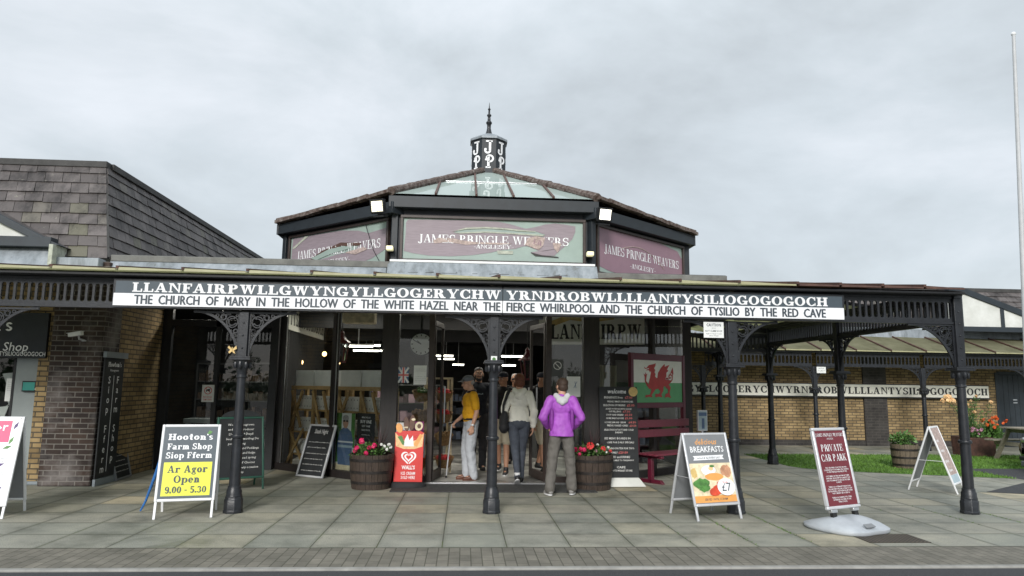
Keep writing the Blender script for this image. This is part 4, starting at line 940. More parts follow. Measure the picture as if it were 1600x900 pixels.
def main_layers(t, M, x0, x1, z0, z1):
    q = lambda P: [(x0+(u-40)/1445*(x1-x0), z1-(v-.029*(u-40)-70)/340*(z1-z0)) for u, v in P]
    mau = [(75, 85), (200, 85), (500, 90), (800, 103), (900, 125), (1020, 162), (1090, 150), (1180, 125), (1260, 117), (1350, 128), (1425, 142), (1425, 190), (1400, 250), (1340, 310), (1280, 365), (1255, 390), (1150, 388), (1070, 374), (1065, 360), (1130, 350), (1040, 310), (1000, 310), (940, 330), (830, 340), (740, 362), (600, 382), (420, 392), (250, 385), (120, 365), (50, 345), (60, 200), (60, 110)]
    tear = [(440, 192), (540, 155), (700, 150), (850, 160), (960, 172), (1100, 185), (1180, 212), (1160, 232), (1040, 215), (900, 205), (700, 194), (500, 202)]
    layer(t, M, q(mau), [q(tear)], -.0185, .004, "mauve", "peeling_paint")
    mb = MB(M); y = -.0245
    P = q([(165, 268), (1370, 268)]); tx = MB(M); h = 68/340*(z1-z0)
    n = len("JAMES PRINGLE WEAVERS"); tx.M = M @ Matrix.Translation((P[0][0], 0, P[0][1]-.012)) @ Matrix.Rotation(math.atan2((P[1][1]-P[0][1]), P[1][0]-P[0][0])*0, 4, 'Y')
    tx.serif("JAMES PRINGLE WEAVERS", 0, 0, h, P[1][0]-P[0][0], y, 'L', 'roman'); tx.M = M
    A = q([(765, 328)])[0]; tx.serif("-ANGLESEY-", A[0], A[1]-.005, h*.48, (x1-x0)*.22, y, 'C', 'roman'); tx.build("lettering", "letter_white", t, smooth=False, fix=False)
    for P, m, dy in (([(290, 285), (280, 262), (320, 238), (440, 243), (520, 262), (640, 276), (780, 280), (910, 285), (870, 296), (650, 290), (545, 297), (400, 272)], "rot_pink", 0), ([(430, 186), (540, 153), (700, 147), (860, 157), (960, 170), (1100, 184), (1100, 190), (960, 182), (860, 170), (700, 160), (545, 166)], "lichen_edge", .001),
                  ([(440, 196), (700, 184), (900, 196), (1180, 216), (1150, 226), (900, 207), (700, 195), (500, 203)], "lichen_edge", .002), ([(1015, 298), (1040, 240), (1110, 225), (1190, 243), (1165, 300), (1130, 340)], "rot_pink", .003), ([(1240, 282), (1312, 288), (1282, 366), (1252, 330)], "rot_pink", .004), ([(1180, 232), (1240, 285), (1252, 336), (1150, 350), (1165, 300)], "mauve", .0035),
                  ([(790, 345), (920, 350), (920, 376), (800, 374)], "lichen_edge", .001), ([(1060, 360), (1150, 385), (1285, 400), (1290, 408), (1100, 392)], "dark_timber", .005)):
        layer(t, M, q(P), [], y-.001-dy, .003, m, "torn_strip")
    tx = MB(M); A = q([(1115, 300)])[0]; tx.M = M @ Matrix.Translation((A[0], 0, A[1])) @ Matrix.Rotation(rad(14), 4, 'Y'); tx.serif("ER", 0, 0, h*.62, None, -.0345, 'C', 'roman'); tx.build("scrap_lettering", "mauve_fresh", t, smooth=False, fix=False)
drum_sign("wide central sign over the doorway with mauve paint torn to pale green", MSIGN @ Matrix.Translation((0, -.0, 0)), .09, 3.10, 3.475, 4.235, main_layers)
def left_layers(t, M, x0, x1, z0, z1):
    q = lambda P: [(x0+u*(x1-x0), z0+v*(z1-z0)) for u, v in P]
    layer(t, M, q([(.0, .0), (.62, .0), (.70, .12), (.86, .22), (1, .40), (1, .86), (.82, .80), (.72, .90), (.55, .97), (.3, .98), (.02, .98)]), [q([(.18, .28), (.36, .52), (.54, .64), (.74, .58), (.68, .44), (.5, .42), (.34, .36), (.22, .22)])], -.0185, .004, "mauve", "peeling_paint")
    tx = MB(M); h = .2*(z1-z0); X = x0+.08*(x1-x0)
    tx.serif("JAMES PRINGLE WEAVERS", X, z0+.44*(z1-z0), h, .86*(x1-x0), -.0245, 'L', 'roman'); tx.serif("-ANGLESEY-", x0+.5*(x1-x0), z0+.22*(z1-z0), h*.55, .3*(x1-x0), -.0245, 'C', 'roman'); tx.build("lettering", "letter_white", t, smooth=False, fix=False)
    for P, m, dy in (([(.16, .30), (.35, .56), (.55, .69), (.76, .60), (.74, .55), (.55, .61), (.37, .50), (.22, .26)], "rust_brown", 0), ([(.24, .42), (.42, .57), (.58, .60), (.66, .52), (.45, .46), (.3, .36)], "sage", .001), ([(.60, .44), (.78, .50), (.82, .44), (.70, .36)], "rot_pink", .002), ([(.2, .06), (.5, .20), (.66, .20), (.62, .14), (.45, .10), (.25, .0)], "lichen_edge", .003), ([(.02, .74), (.16, .98), (.2, .98), (.04, .72)], "lichen_edge", .001)):
        layer(t, M, q(P), [], -.0255-dy, .003, m, "torn_strip")
    c = MB(M); c.path([(x0+.80*(x1-x0), -.05, z1), (x0+.88*(x1-x0), -.04, z0+.4*(z1-z0)), (x0+.94*(x1-x0), -.04, z0+.1)], .006, 5); c.build("loose_cable", "iron_matt", t)
ML, lnL = facet(L1, F0)
drum_sign("left angled sign on the drum, its lettering ripped by a long tear", ML, .12, lnL-.10, 3.36, 4.20, left_layers)
def right_layers(t, M, x0, x1, z0, z1):
    q = lambda P: [(x0+u*(x1-x0), z0+v*(z1-z0)) for u, v in P]
    layer(t, M, q([(0, .14), (.12, .06), (.4, 0), (1, 0), (1, .72), (.94, .9), (.7, 1), (0, 1)]), [], -.0185, .004, "mauve_fresh", "painted_face")
    tx = MB(M); h = .2*(z1-z0); tx.serif("JAMES PRINGLE WEAVERS", x0+.07*(x1-x0), z0+.45*(z1-z0), h, .88*(x1-x0), -.0245, 'L', 'roman'); tx.serif("-ANGLESEY-", x0+.5*(x1-x0), z0+.22*(z1-z0), h*.55, .3*(x1-x0), -.0245, 'C', 'roman'); tx.build("lettering", "letter_white", t, smooth=False, fix=False)
    s = MB(M); pts = [(x0+.26*(x1-x0)+.5*(x1-x0)*k/12, -.026, z0+(z1-z0)*(.64+.16*math.sin(k/12*PI)-.28*(k/12)**2)) for k in range(13)]; s.path(pts, .007, 5); s.build("hanging_strip", "rot_pink", t)
MR, lnR = facet(F1, R1)
drum_sign("right angled sign on the drum, plum paint nearly whole", MR, .10, lnR-.12, 3.36, 4.20, right_layers)

def look(loc, yaw, tilt): return Matrix.Translation(loc) @ Matrix.Rotation(rad(yaw), 4, 'Z') @ Matrix.Rotation(rad(tilt), 4, 'X')
for (x, y, yaw, lab, em) in ((590, 322, -22, "square floodlight at the left corner of the drum, glass panes showing", "flood_lit"), (945, 335, 16, "square floodlight at the right corner of the drum, glowing evenly", "flood_hot")):
    p = aty(x, y, 10.93); M = look(p, yaw, 14)
    t = thing("floodlight", lab, "floodlight", M=M, group="floodlights on the drum corners")
    f = MB(M); f.M = M = M @ Matrix.Scale(.86, 4); f.box(-.135, .135, -.02, .07, -.12, .12).box(-.14, .14, -.035, -.02, .095, .125).box(-.14, .14, -.035, -.02, -.125, -.10).box(-.14, -.115, -.035, -.02, -.10, .095).box(.115, .14, -.035, -.02, -.10, .095)
    for k in range(6): f.box(-.11+k*.04, -.10+k*.04, .07, .10, -.1, .1)
    f.build("housing", "iron_matt", t, bevel=.004)
    f = MB(M); f.box(-.113, .113, -.026, -.021, -.098, .093); f.build("lens", em, t)
    if em == "flood_lit":
        f = MB(M); f.box(-.003, .003, -.028, -.0262, -.098, .093).box(-.113, .113, -.028, -.0265, -.003, .003); f.build("lens_bars", "lichen_edge", t)
    f = MB(M); f.box(-.15, .15, .0, .03, -.14, -.126).box(-.03, .03, .03, .2, -.17, -.141).box(-.1, .12, -.02, .16, -.20, -.172); f.build("bracket", "iron_matt", t, bevel=.003)
for x, y, lab in ((611, 388, "small yellowed bulkhead lamp left of the central drum sign"), (924, 397, "small yellowed bulkhead lamp right of the central drum sign")):
    p = aty(x-2, y, 11.06); M = TR(p.x, p.y, p.z)
    t = thing("bulkhead_lamp", lab, "lamp", M=M, group="bulkhead lamps on the drum")
    f = MB(M); f.box(-.055, .055, -.06, .06, -.035, .035); f.build("lamp_cover", "bulkhead", t, bevel=.012)
    f = MB(M); f.box(-.05, .05, .061, .2, -.045, .045); f.build("back_plate", "iron_matt", t)
# security camera on the pier
p = aty(120, 522, 10.75); M = TR(p.x, p.y, p.z)
t = thing("security_camera", "white security camera on an arm from the dark brick pier", "camera", M=M)
f = MB(M); f.M = M @ Matrix.Rotation(rad(-8), 4, 'Y') @ Matrix.Rotation(rad(-14), 4, 'Z'); f.box(-.125, .09, -.03, .03, -.026, .026).box(-.145, .1, -.036, .036, .0265, .034); f.build("camera_body", "white_metal", t, bevel=.006)
f = MB(M); f.path([(.03, 0, -.03), (.03, .02, -.07), (.06, .10, -.085)], .014, 8); f.lathe([(.03, 0), (.03, .02)], (.06, .095, -.1), 12); f.build("arm", "alu", t)
# Hooton's shop fascia
t = thing("shop_sign", "dark fascia over the farm shop window with white Shop lettering", "sign", (-7.6, 11.0, 1.84))
MB().box(-9.2, -6.24, 11.0, 11.052, 1.84, 2.52).build("board", "blue_black", t, bevel=.004)
def pxz(x, y, Y): q = aty(x, y, Y); return q.x, q.z
tx = MB(); a = pxz(19, 516, 10.99); tx.serif("Hooton's", a[0], a[1]-.01, .19, None, 10.997, 'R', 'slab')
a = pxz(43, 549, 10.99); tx.text("Farm Shop", a[0], a[1]+.005, .125, None, 10.996, 'R', shear=.12, bold=.004); a = pxz(70, 557, 10.99)
tx.text("LLANFAIRPWLLGWYNGYLLGOGERYCHWYRNDROBWLLLLANTYSILIOGOGOGOCH", a[0], a[1]+.004, .062, 2.6, 10.996, 'R', bold=.004); tx.build("lettering", "letter_white", t, smooth=False, fix=False)
# bunting, notice and terminal in the window
for k, (xa, ya, xb, yb, lab) in enumerate(((-20, 595, 68, 560, "upper string of grey bunting across the farm shop window"), (-20, 650, 45, 608, "lower string of grey bunting across the farm shop window"))):
    t = thing("bunting", lab, "bunting", tuple(aty(xa, ya, 11.27)), group="bunting strings")
    A = aty(xa, ya, 11.27); B = aty(xb, yb, 11.27); s = MB(); pts = [A.lerp(B, q/10)-Vector((0, 0, .04*math.sin(PI*q/10))) for q in range(11)]; s.path(pts, .004, 5); s.build("string", "bunting", t)
    for q in range(4):
        c = A.lerp(B, (q+.5)/4)-Vector((0, 0, .04)); s = MB(); s.prism([(c.x-.085, c.z+.02), (c.x+.085, c.z+.04), (c.x+.02, c.z-.19)], 11.268, 11.271); s.build("flag", "bunting", t, smooth=False)
def scribble(mb, x0, x1, z, h, y, r):
    x = x0
    while x < x1:
        n = r.randint(2, 7); pts = []
        for k in range(n*2+1): pts.append((x+k*h*.30, y, z+(h*.5 if k % 2 else 0)+r.uniform(-.1, .35)*h*(1 if r.random() < .25 else .3)))
        if pts[-1][0] > x1+.03: break
        for a, b in zip(pts, pts[1:]): mb.bar(a, b, h*.12, .0006, up=(0, 1, 0))
        x = pts[-1][0]+h*.55
def small_print(w, zs, m="letter_dark"):
    def go(t, M):
        q = MB(M); rr = random.Random(int(w*1000)+len(zs))
        for z in zs: scribble(q, -w/2, w/2, z, .009, -.0055, rr)
        q.build("small_print", m, t, smooth=False, fix=False)
    return go
def flat_notice(name, lab, cat, M, w, h, m, fn=None, group=None, th=.004):
    t = thing(name, lab, cat, M=M, group=group); b = MB(M); b.box(-w/2, w/2, -th, 0, 0, h); b.build("sheet", m, t)
    if fn: fn(t, M)
    return t
def txt(t, M, lines, m, name="lettering", y=-.0055):
    mb = MB(M)
    for L_ in lines:
        s, x, z, h, w = L_[:5]; kw = L_[5] if len(L_) > 5 else {}
        if kw.get('serif'): mb.serif(s, x, z, h, w, y, kw.get('align', 'C'), kw['serif'])
        else: mb.text(s, x, z, h, w, y, kw.get('align', 'C'), kw.get('bold', .01), kw.get('shear', 0), 1)
    return mb.build(name, m, t, smooth=False, fix=False)
p = aty(20, 627, 11.19); flat_notice("paper_notice", "white paper notice taped inside the farm shop window under the bunting", "notice", TR(p.x, p.y, p.z), .24, .34, "paper", small_print(.2, [.28, .25, .22, .19, .16]))
p = aty(47, 612, 11.12); M = TR(p.x, p.y, p.z); t = thing("door_terminal", "small green screened panel on the grey panel beside the farm shop window", "panel", M=M)
MB(M).box(-.11, .11, -.03, .01, 0, .16).build("case", "iron_matt", t, bevel=.006); MB(M).box(-.095, .075, -.033, -.0305, .02, .14).build("screen", "teal_screen", t); MB(M).box(.082, .102, -.034, -.0305, .03, .05).build("button", "paper", t)

# tall sign on the side of the pier
M, _ = facet((-5.325, 10.87), (-5.325, 11.47)); 
t = thing("tall_sign", "tall narrow black sign with vertical white letters on the brick pier", "sign", M=M)
MB(M).box(0, .60, -.022, 0, .10, 1.86).build("board", "chalkboard", t, bevel=.003)
f = MB(M); f.box(-.03, .65, -.05, 0, 1.862, 1.95); f.build("head_rail", "grey_sill", t, bevel=.004); f = MB(M); f.box(-.02, .62, -.04, 0, .0, .099); f.build("foot_rail", "grey_sill", t, bevel=.004)
tx = MB(M); tx.serif("Hooton's", .30, 1.73, .07, .40, -.025, 'C', 'slab'); tx.text("Homegrown", .30, 1.66, .035, .26, -.025, 'C', .005)
for wd, x in (("Siop Fferm", .17), ("Farm Shop", .43)):
    z = 1.50
    for ch in wd:
        if ch != ' ': tx.text(ch, x, z-.02, .105, None, -.025, 'C', .006)
        z -= .145
tx.box(.297, .303, -.026, -.0225, .18, 1.6); tx.build("lettering", "letter_white", t, smooth=False, fix=False)

# ---- free standing boards
def feet(fl, fr):
    a = gnd(*fl); b = gnd(*fr); d = b-a; return (a+b)/2, math.atan2(d.y, d.x), d.length
def lean_board(name, lab, fl, fr, H, tilt, frame, lines, top_title=None, wd=.035, cat="chalkboard", W=None, P0_=None, seed=1, m="chalkboard"):
    c, rz, w = feet(fl, fr); w = W or w
    if W: c, rz = P0_
    M = TR(c.x, c.y, 0, rz) @ Matrix.Rotation(-rad(tilt), 4, 'X')
    t = thing(name, lab, cat, M=M)
    f = MB(M); f.box(-w/2, w/2, -.025, .01, 0, wd).box(-w/2, w/2, -.025, .01, H-wd, H).box(-w/2, -w/2+wd, -.025, .01, wd, H-wd).box(w/2-wd, w/2, -.025, .01, wd, H-wd); f.build("frame", frame, t, bevel=.004)
    MB(M).box(-w/2+wd, w/2-wd, -.008, .0, wd, H-wd).build("slate_panel", m, t)
    r = random.Random(seed); ch = MB(M)
    if top_title: ch.text(top_title, 0, H-wd-.12, .07, w*.5, -.0095, 'C', .004, .2)
    for z in lines: scribble(ch, -w/2+wd+.04, w/2-wd-.03, z, .026, -.0095, r)
    ch.build("chalk_writing", "chalk", t, smooth=False, fix=False)
    return t
lean_board("chalkboard", "small grey framed chalkboard leaning at the foot of the brick side wall", (180, 752), (204, 744), .60, 14, "grey_metal", [.12, .2, .28, .36, .44], seed=3, wd=.03)
lean_board("chalkboard", "grey framed chalkboard leaning against the left shop window", (463, 742), (507, 749), .876, 18.7, "alu", [.10, .2, .29, .38, .48, .57], "Steak Night", wd=.03, seed=5, W=.58, P0_=(V3((-2.471, 11.97, 0)), rad(-32)))

def a_board(lab, c, rz, W, H, d, fm, pm, face, leg=.13, group="A-boards on the paving", back=True, wf=.03):
    M0 = TR(c.x, c.y, 0, rz); th = math.atan2(d, H)
    t = thing("a_board", lab, "A-board", M=M0, group=group); Hs = math.hypot(H, d)
    for k, s in enumerate((0, PI)):
        M = M0 @ Matrix.Rotation(s, 4, 'Z') @ Matrix.Translation((0, -d, 0)) @ Matrix.Rotation(-th, 4, 'X')
        f = MB(M); y0, y1 = -.014, .012
        f.box(-W/2, -W/2+wf, y0, y1, leg, Hs).box(W/2-wf, W/2, y0, y1, leg, Hs).box(-W/2+wf, W/2-wf, y0, y1, leg, leg+wf).box(-W/2+wf, W/2-wf, y0, y1, Hs-wf, Hs)
        f.build("frame", fm, t, bevel=.008)
        for sx in (-1, 1):
            f = MB(M); x = sx*(W/2-.02); f.box(x-.013, x+.013, y0+.003, y1-.003, 0, leg-.0005); f.build("leg", fm, t, bevel=.003)
        MB(M).box(-W/2+wf, W/2-wf, -.006, .006, leg+wf, Hs-wf).build("panel", pm if k == 0 else "grey_metal", t)
        if k == 0: face(t, M, W-2*wf, leg+wf, Hs-wf)
    f = MB(M0); f.bar((-W/2+.01, -d*.52, H*.48), (-W/2+.01, d*.52, H*.48), .012, .006); f.build("stay", fm, t)
    return t
def sheet_part(t, M, pts, m, y, name="print"):
    mb = MB(M); mb.prism(pts, y-.0008, y); return mb.build(name, m, t, smooth=False)
def rect(x0, x1, z0, z1): return [(x0, z0), (x1, z0), (x1, z1), (x0, z1)]
def oval(cx, cz, rx, rz, n=18, wob=0, seed=0):
    r = random.Random(seed); return [(cx+rx*(1+r.uniform(-wob, wob))*math.cos(2*PI*k/n), cz+rz*(1+r.uniform(-wob, wob))*math.sin(2*PI*k/n)) for k in range(n)]
def hootons(t, M, W, z0, z1):
    h = z1-z0; sheet_part(t, M, rect(-W/2+.03, W/2-.03, z0+.03, z0+h*.50), "yellow_sign", -.0065, "yellow_panel")
    txt(t, M, [("Hooton's", 0, z0+h*.815, h*.088, W*.84, dict(serif='slab')), ("Farm Shop", 0, z0+h*.68, h*.085, W*.84, dict(serif='bold')), ("Siop Fferm", 0, z0+h*.555, h*.085, W*.86, dict(serif='bold'))], "letter_white", y=-.0075)
    txt(t, M, [("Ar Agor", 0, z0+h*.355, h*.10, W*.74, dict(serif='bold')), ("Open", 0, z0+h*.215, h*.10, W*.48, dict(serif='bold')), ("9.00 - 5.30", 0, z0+h*.075, h*.09, W*.76, dict(serif='bold'))], "letter_dark", "hours_lettering", y=-.0085)
    sheet_part(t, M, [(W*.30, z0+h*.90), (W*.34, z0+h*.95), (W*.40, z0+h*.93), (W*.36, z0+h*.89)], "print_green", -.009, "leaf_mark")
c, rz, w = feet((238, 813), (331, 808)); dv = Vector((-math.sin(rz), math.cos(rz), 0))
a_board("white A-board with slate and yellow farm shop opening hours", V3((-3.179, 8.686, 0)), rad(12.75), .633, 1.027, .254, "white_metal", "sign_slate", hootons, leg=.188)
def breakfast(t, M, W, z0, z1):
    h = z1-z0
    sheet_part(t, M, rect(-W/2, W/2, z0+.01, z0+h*.11), "orange_print", -.0065, "orange_band")
    sheet_part(t, M, rect(-W/2, W/2, z0+h*.11, z0+h*.58), "print_cream", -.0068, "food_picture")
    sheet_part(t, M, oval(-W*.06, z0+h*.475, W*.17, h*.075, wob=.05), "sign_white", -.0077, "egg_white"); sheet_part(t, M, oval(.0, z0+h*.50, W*.06, h*.03), "petal_peach", -.0087, "yolk"); sheet_part(t, M, oval(.02, z0+h*.535, W*.06, h*.018), "print_green", -.0092, "herb")
    sheet_part(t, M, oval(W*.05, z0+h*.38, W*.22, h*.055, wob=.06), "orange_print", -.0079, "beans")
    sheet_part(t, M, oval(W*.36, z0+h*.46, W*.13, h*.09, wob=.2, seed=3), "print_bacon", -.0077, "bacon"); sheet_part(t, M, oval(-W*.42, z0+h*.44, W*.07, h*.08, wob=.2, seed=4), "gold_print", -.0077, "toast")
    r = random.Random(6)
    for k in range(11): sheet_part(t, M, oval(-W*.27+r.uniform(-.13, .13)*W, z0+h*.25+r.uniform(-.08, .09)*h, W*.09, h*.05, 9, .35, k), "print_green", -.0081-k*.0008, "salad_leaf")
    for k, (u, v) in enumerate(((.10, .20), (.22, .27), (.0, .16))): sheet_part(t, M, oval(W*u, z0+h*v, W*.14, h*.06, 12, .12, k), "print_red", -.0175-k*.0008, "tomato")
    sheet_part(t, M, oval(W*.28, z0+h*.225, W*.215, h*.125, 26), "sign_white", -.0215, "price_disc")
    sheet_part(t, M, [(-W*.38, z0+h*.625), (W*.38, z0+h*.635), (W*.34, z0+h*.665), (W*.38, z0+h*.70), (-W*.38, z0+h*.69), (-W*.34, z0+h*.66)], "sign_white", -.0066, "ribbon")
    txt(t, M, [("served all day EVERY DAY", 0, z0+h*.645, h*.030, W*.56)], "letter_dark", "ribbon_lettering", y=-.0082)
    txt(t, M, [("delicious", 0, z0+h*.86, h*.085, W*.54, dict(shear=.3))], "orange_print", "script_lettering", y=-.007)
    txt(t, M, [("BREAKFASTS", 0, z0+h*.745, h*.085, W*.82)], "letter_white", y=-.007)
    txt(t, M, [("from", W*.27, z0+h*.28, h*.028, W*.12)], "print_red", "from_lettering", y=-.0228); txt(t, M, [("£7", W*.28, z0+h*.165, h*.115, None, dict(bold=.0))], "letter_dark", "price_lettering", y=-.0228)
    txt(t, M, [("SERVED UNTIL 11.30AM", 0, z0+h*.04, h*.032, W*.55)], "letter_dark", "band_lettering", y=-.0078)
c, rz, w = feet((1089, 815), (1160, 810)); rz += rad(6); dv = Vector((-math.sin(rz), math.cos(rz), 0)); 
a_board("silver A-board advertising breakfasts from £7 with food photo", V3((2.956, 8.638, 0)), rad(17), .649, .986, .285, "alu", "grey_metal", breakfast, leg=.162)
def pinkface(t, M, W, z0, z1):
    sheet_part(t, M, rect(-W/2, W/2, z0+.12, z1), "rot_pink", -.0065, "print"); sheet_part(t, M, rect(-W/2, W/2, z0, z0+.118), "paper_blue", -.0065, "print_foot")
    q = MB(M); rr = random.Random(8)
    for zz in (.22, .38, .54, .68): scribble(q, -W*.38, W*.40, z1-zz, .075, -.008, rr)
    q.build("lettering", "letter_white", t, smooth=False, fix=False)
a = gnd(1418, 766); b = gnd(1497, 772); mid = (a+b)/2; dd_ = (b-a); rz = math.atan2(dd_.y, dd_.x)+PI/2-rad(13); xv = Vector((math.cos(rz), math.sin(rz), 0))
a_board("white A-board seen edge on, faded pink face, near the right corner column", mid+xv*.26, rz, .52, .98, dd_.length/2, "white_metal", "sign_white", pinkface)
def leafface(t, M, W, z0, z1):
    h = z1-z0; sheet_part(t, M, rect(W*.04, W*.36, z0+h*.72, z0+h*.98), "pink_print", -.0065, "pink_block"); txt(t, M, [("or", W*.2, z0+h*.86, h*.10, W*.22)], "letter_white", y=-.008)
    r = random.Random(2)
    for k, (u, v, m) in enumerate(((.43, .92, "violet_leaf"), (.40, .74, "print_green"), (.36, .66, "print_green"), (.30, .45, "violet_leaf"), (.26, .28, "purple_print"), (.0, .6, "print_green"), (-.2, .8, "violet_leaf"), (-.3, .4, "print_red"), (.1, .2, "print_green"), (.36, .16, "violet_leaf"))):
        a_ = r.uniform(.3, 1.2); cx, cz = W*u, z0+h*v; L_ = h*.055
        sheet_part(t, M, [(cx-L_*math.cos(a_), cz-L_*math.sin(a_)), (cx+.018*math.sin(a_), cz-.018*math.cos(a_)), (cx+L_*math.cos(a_), cz+L_*math.sin(a_)), (cx-.018*math.sin(a_), cz+.018*math.cos(a_))], m, -.0066-k*.0003, "leaf_motif")
    q = MB(M); rr = random.Random(4)
    for zz in (.52, .49, .36, .33): scribble(q, W*.05, W*.40, z0+h*zz, .012, -.0102, rr)
    q.build("small_lettering", "letter_dark", t, smooth=False, fix=False)
fr_ = gnd(4, 811); bk = gnd(40, 798); nd = (bk-fr_); rz = math.atan2(nd.y, nd.x)-PI/2; xv = Vector((math.cos(rz), math.sin(rz), 0)); mid = (fr_+bk)/2
a_board("white A-board at the left edge printed with purple and green leaves", mid-xv*.34, rz, .70, 1.10, nd.length/2, "white_metal", "sign_white", leafface)
# green framed chalk A-board behind the left column
def greenchalk(t, M, W, z0, z1):
    tx = [("Welsh Homegrown", .0), ("and Food Producer", .0), ("Llanarchydd Dwyll", .0), ("beef and - Gwartheg Du", .02), ("pork and veg", -.06), ("sauces and Puddings", .06), ("chutney and fudge", .03), ("rapeseed spring", .06), ("lots of Choices", .05), ("and every occasion", .06), ("Hampers", -.05)]
    h = (z1-z0)
    txt(t, M, [(s, dx, z1-.10-h*.082*(k), h*.038, None, dict(shear=.15, bold=.004)) for k, (s, dx) in enumerate(tx)], "chalk", "chalk_writing", y=-.009)
c, rz, w = feet((340, 769), (411, 764)); dv = Vector((-math.sin(rz), math.cos(rz), 0))
t = a_board("green framed chalkboard A-frame behind the left front column", c+dv*.24, rz, w+.03, 1.02, .24, "green_paint", "chalkboard", greenchalk, leg=.16)
# rounded head of that chalkboard
M = TR(c.x, c.y, 0, rz) @ Matrix.Rotation(-math.atan2(.24, 1.02), 4, 'X'); mb = MB(M); w2 = (w+.03)/2-.06
mb.prism([(-w2, 1.05)]+[(w2*math.cos(PI*k/12), 1.05+.10*math.sin(PI*k/12)) for k in range(13)], -.008, .004); mb.build("curved_head", "chalkboard", t, smooth=False)
# blue furled cloth behind the opening hours board
m = MB(); A = gnd(219, 800); m.path([A+Vector((0, 0, .01)), A+Vector((.04, .03, .12)), A+Vector((.11, .1, .45)), A+Vector((.17, .14, .78)), A+Vector((.2, .16, .95))], [.010, .014, .02, .017, .010], 8); o = m.build("blue_rope", "rope_blue", None)
props(o, "blue rope hanging down behind the farm shop opening hours A-board", "rope")

# ---- ice cream board
p = gnd(636, 763); M = TR(p.x, p.y+.08, 0, rad(-3)) @ Matrix.Rotation(-rad(5), 4, 'X')
t = thing("ice_cream_sign", "red ice cream board with cut out lollies on a black rubber foot", "sign", M=M)
b = MB(M); n = 16; b.rings([[(.27*math.cos(2*PI*k/n), .15*math.sin(2*PI*k/n), z) if z < .05 else (.24*math.cos(2*PI*k/n), .12*math.sin(2*PI*k/n), z) for k in range(n)] for z in (0, .04, .08)]); b.build("foot", "rubber", t)
b = MB(M); b.box(-.215, .215, -.012, .012, .081, .74); b.build("panel", "red_sign", t, bevel=.004)
b = MB(M); b.prism([(-.215, .742), (.215, .742), (.22, .80), (.16, .83), (-.17, .83), (-.22, .80)], -.011, .011); b.build("top_edge", "red_sign", t, smooth=False)
sheet_part(t, M, [(-.2, .60), (-.08, .56), (.08, .56), (.2, .60), (.215, .80), (.12, .70), (.0, .66), (-.12, .70), (-.215, .80)], "petal_peach", -.0125, "glow_print"); sheet_part(t, M, [(-.18, .74), (-.10, .62), (-.05, .62), (-.12, .76)], "print_green", -.0135, "lolly_print"); sheet_part(t, M, [(.06, .62), (.12, .60), (.2, .76), (.16, .79)], "orange_print", -.0137, "lolly_print"); sheet_part(t, M, [(-.08, .60), (.07, .60), (.05, .76), (.0, .69), (-.03, .78), (-.07, .70)], "sign_white", -.0139, "splash_print")
for (x, z, rx, rz_, a_, m_) in ((-.16, .87, .05, .075, .3, "orange_print"), (-.055, .93, .042, .11, .1, "print_brown"), (.03, .95, .045, .12, -.05, "print_brown"), (.135, .90, .06, .07, -.3, "print_cream")):
    P = [(x+rx*math.cos(q)*math.cos(a_)-rz_*math.sin(q)*math.sin(a_), z+rx*math.cos(q)*math.sin(a_)+rz_*math.sin(q)*math.cos(a_)) for q in [2*PI*k/14 for k in range(14)]]
    b = MB(M); b.prism(P, -.013, .010); b.build("lolly", m_, t, smooth=False, bevel=.004)
sheet_part(t, M, rect(-.085, -.03, .87, .89), "print_cream", -.014, "lolly_detail"); sheet_part(t, M, oval(.05, 1.0, .03, .018), "print_cream", -.014, "lolly_detail"); sheet_part(t, M, oval(.14, .90, .03, .035), "print_brown", -.0142, "lolly_detail")
def heart(cx, cz, s, n=32): return [(cx+s*.062*(16*math.sin(q)**3)/10, cz+s*.062*(13*math.cos(q)-5*math.cos(2*q)-2*math.cos(3*q)-math.cos(4*q))/10) for q in [2*PI*k/n for k in range(n)]]
b = MB(M); outline_solid(b, heart(0, .435, 1.15), [heart(0, .437, .88)], -.0140, -.0122); outline_solid(b, heart(0, .437, .66), [heart(0, .440, .40)], -.0140, -.0122); b.build("heart_mark", "letter_white", t, smooth=False)
sheet_part(t, M, [(-.03, .322), (.0, .355), (.03, .322)], "red_sign", -.0143, "heart_gap")
txt(t, M, [("WALL'S", 0, .265, .052, .20, dict(bold=.03)), ("ICE CREAM", 0, .185, .042, .21, dict(bold=.012)), ("SOLD HERE", 0, .125, .042, .21, dict(bold=.012))], "letter_white", y=-.0135)

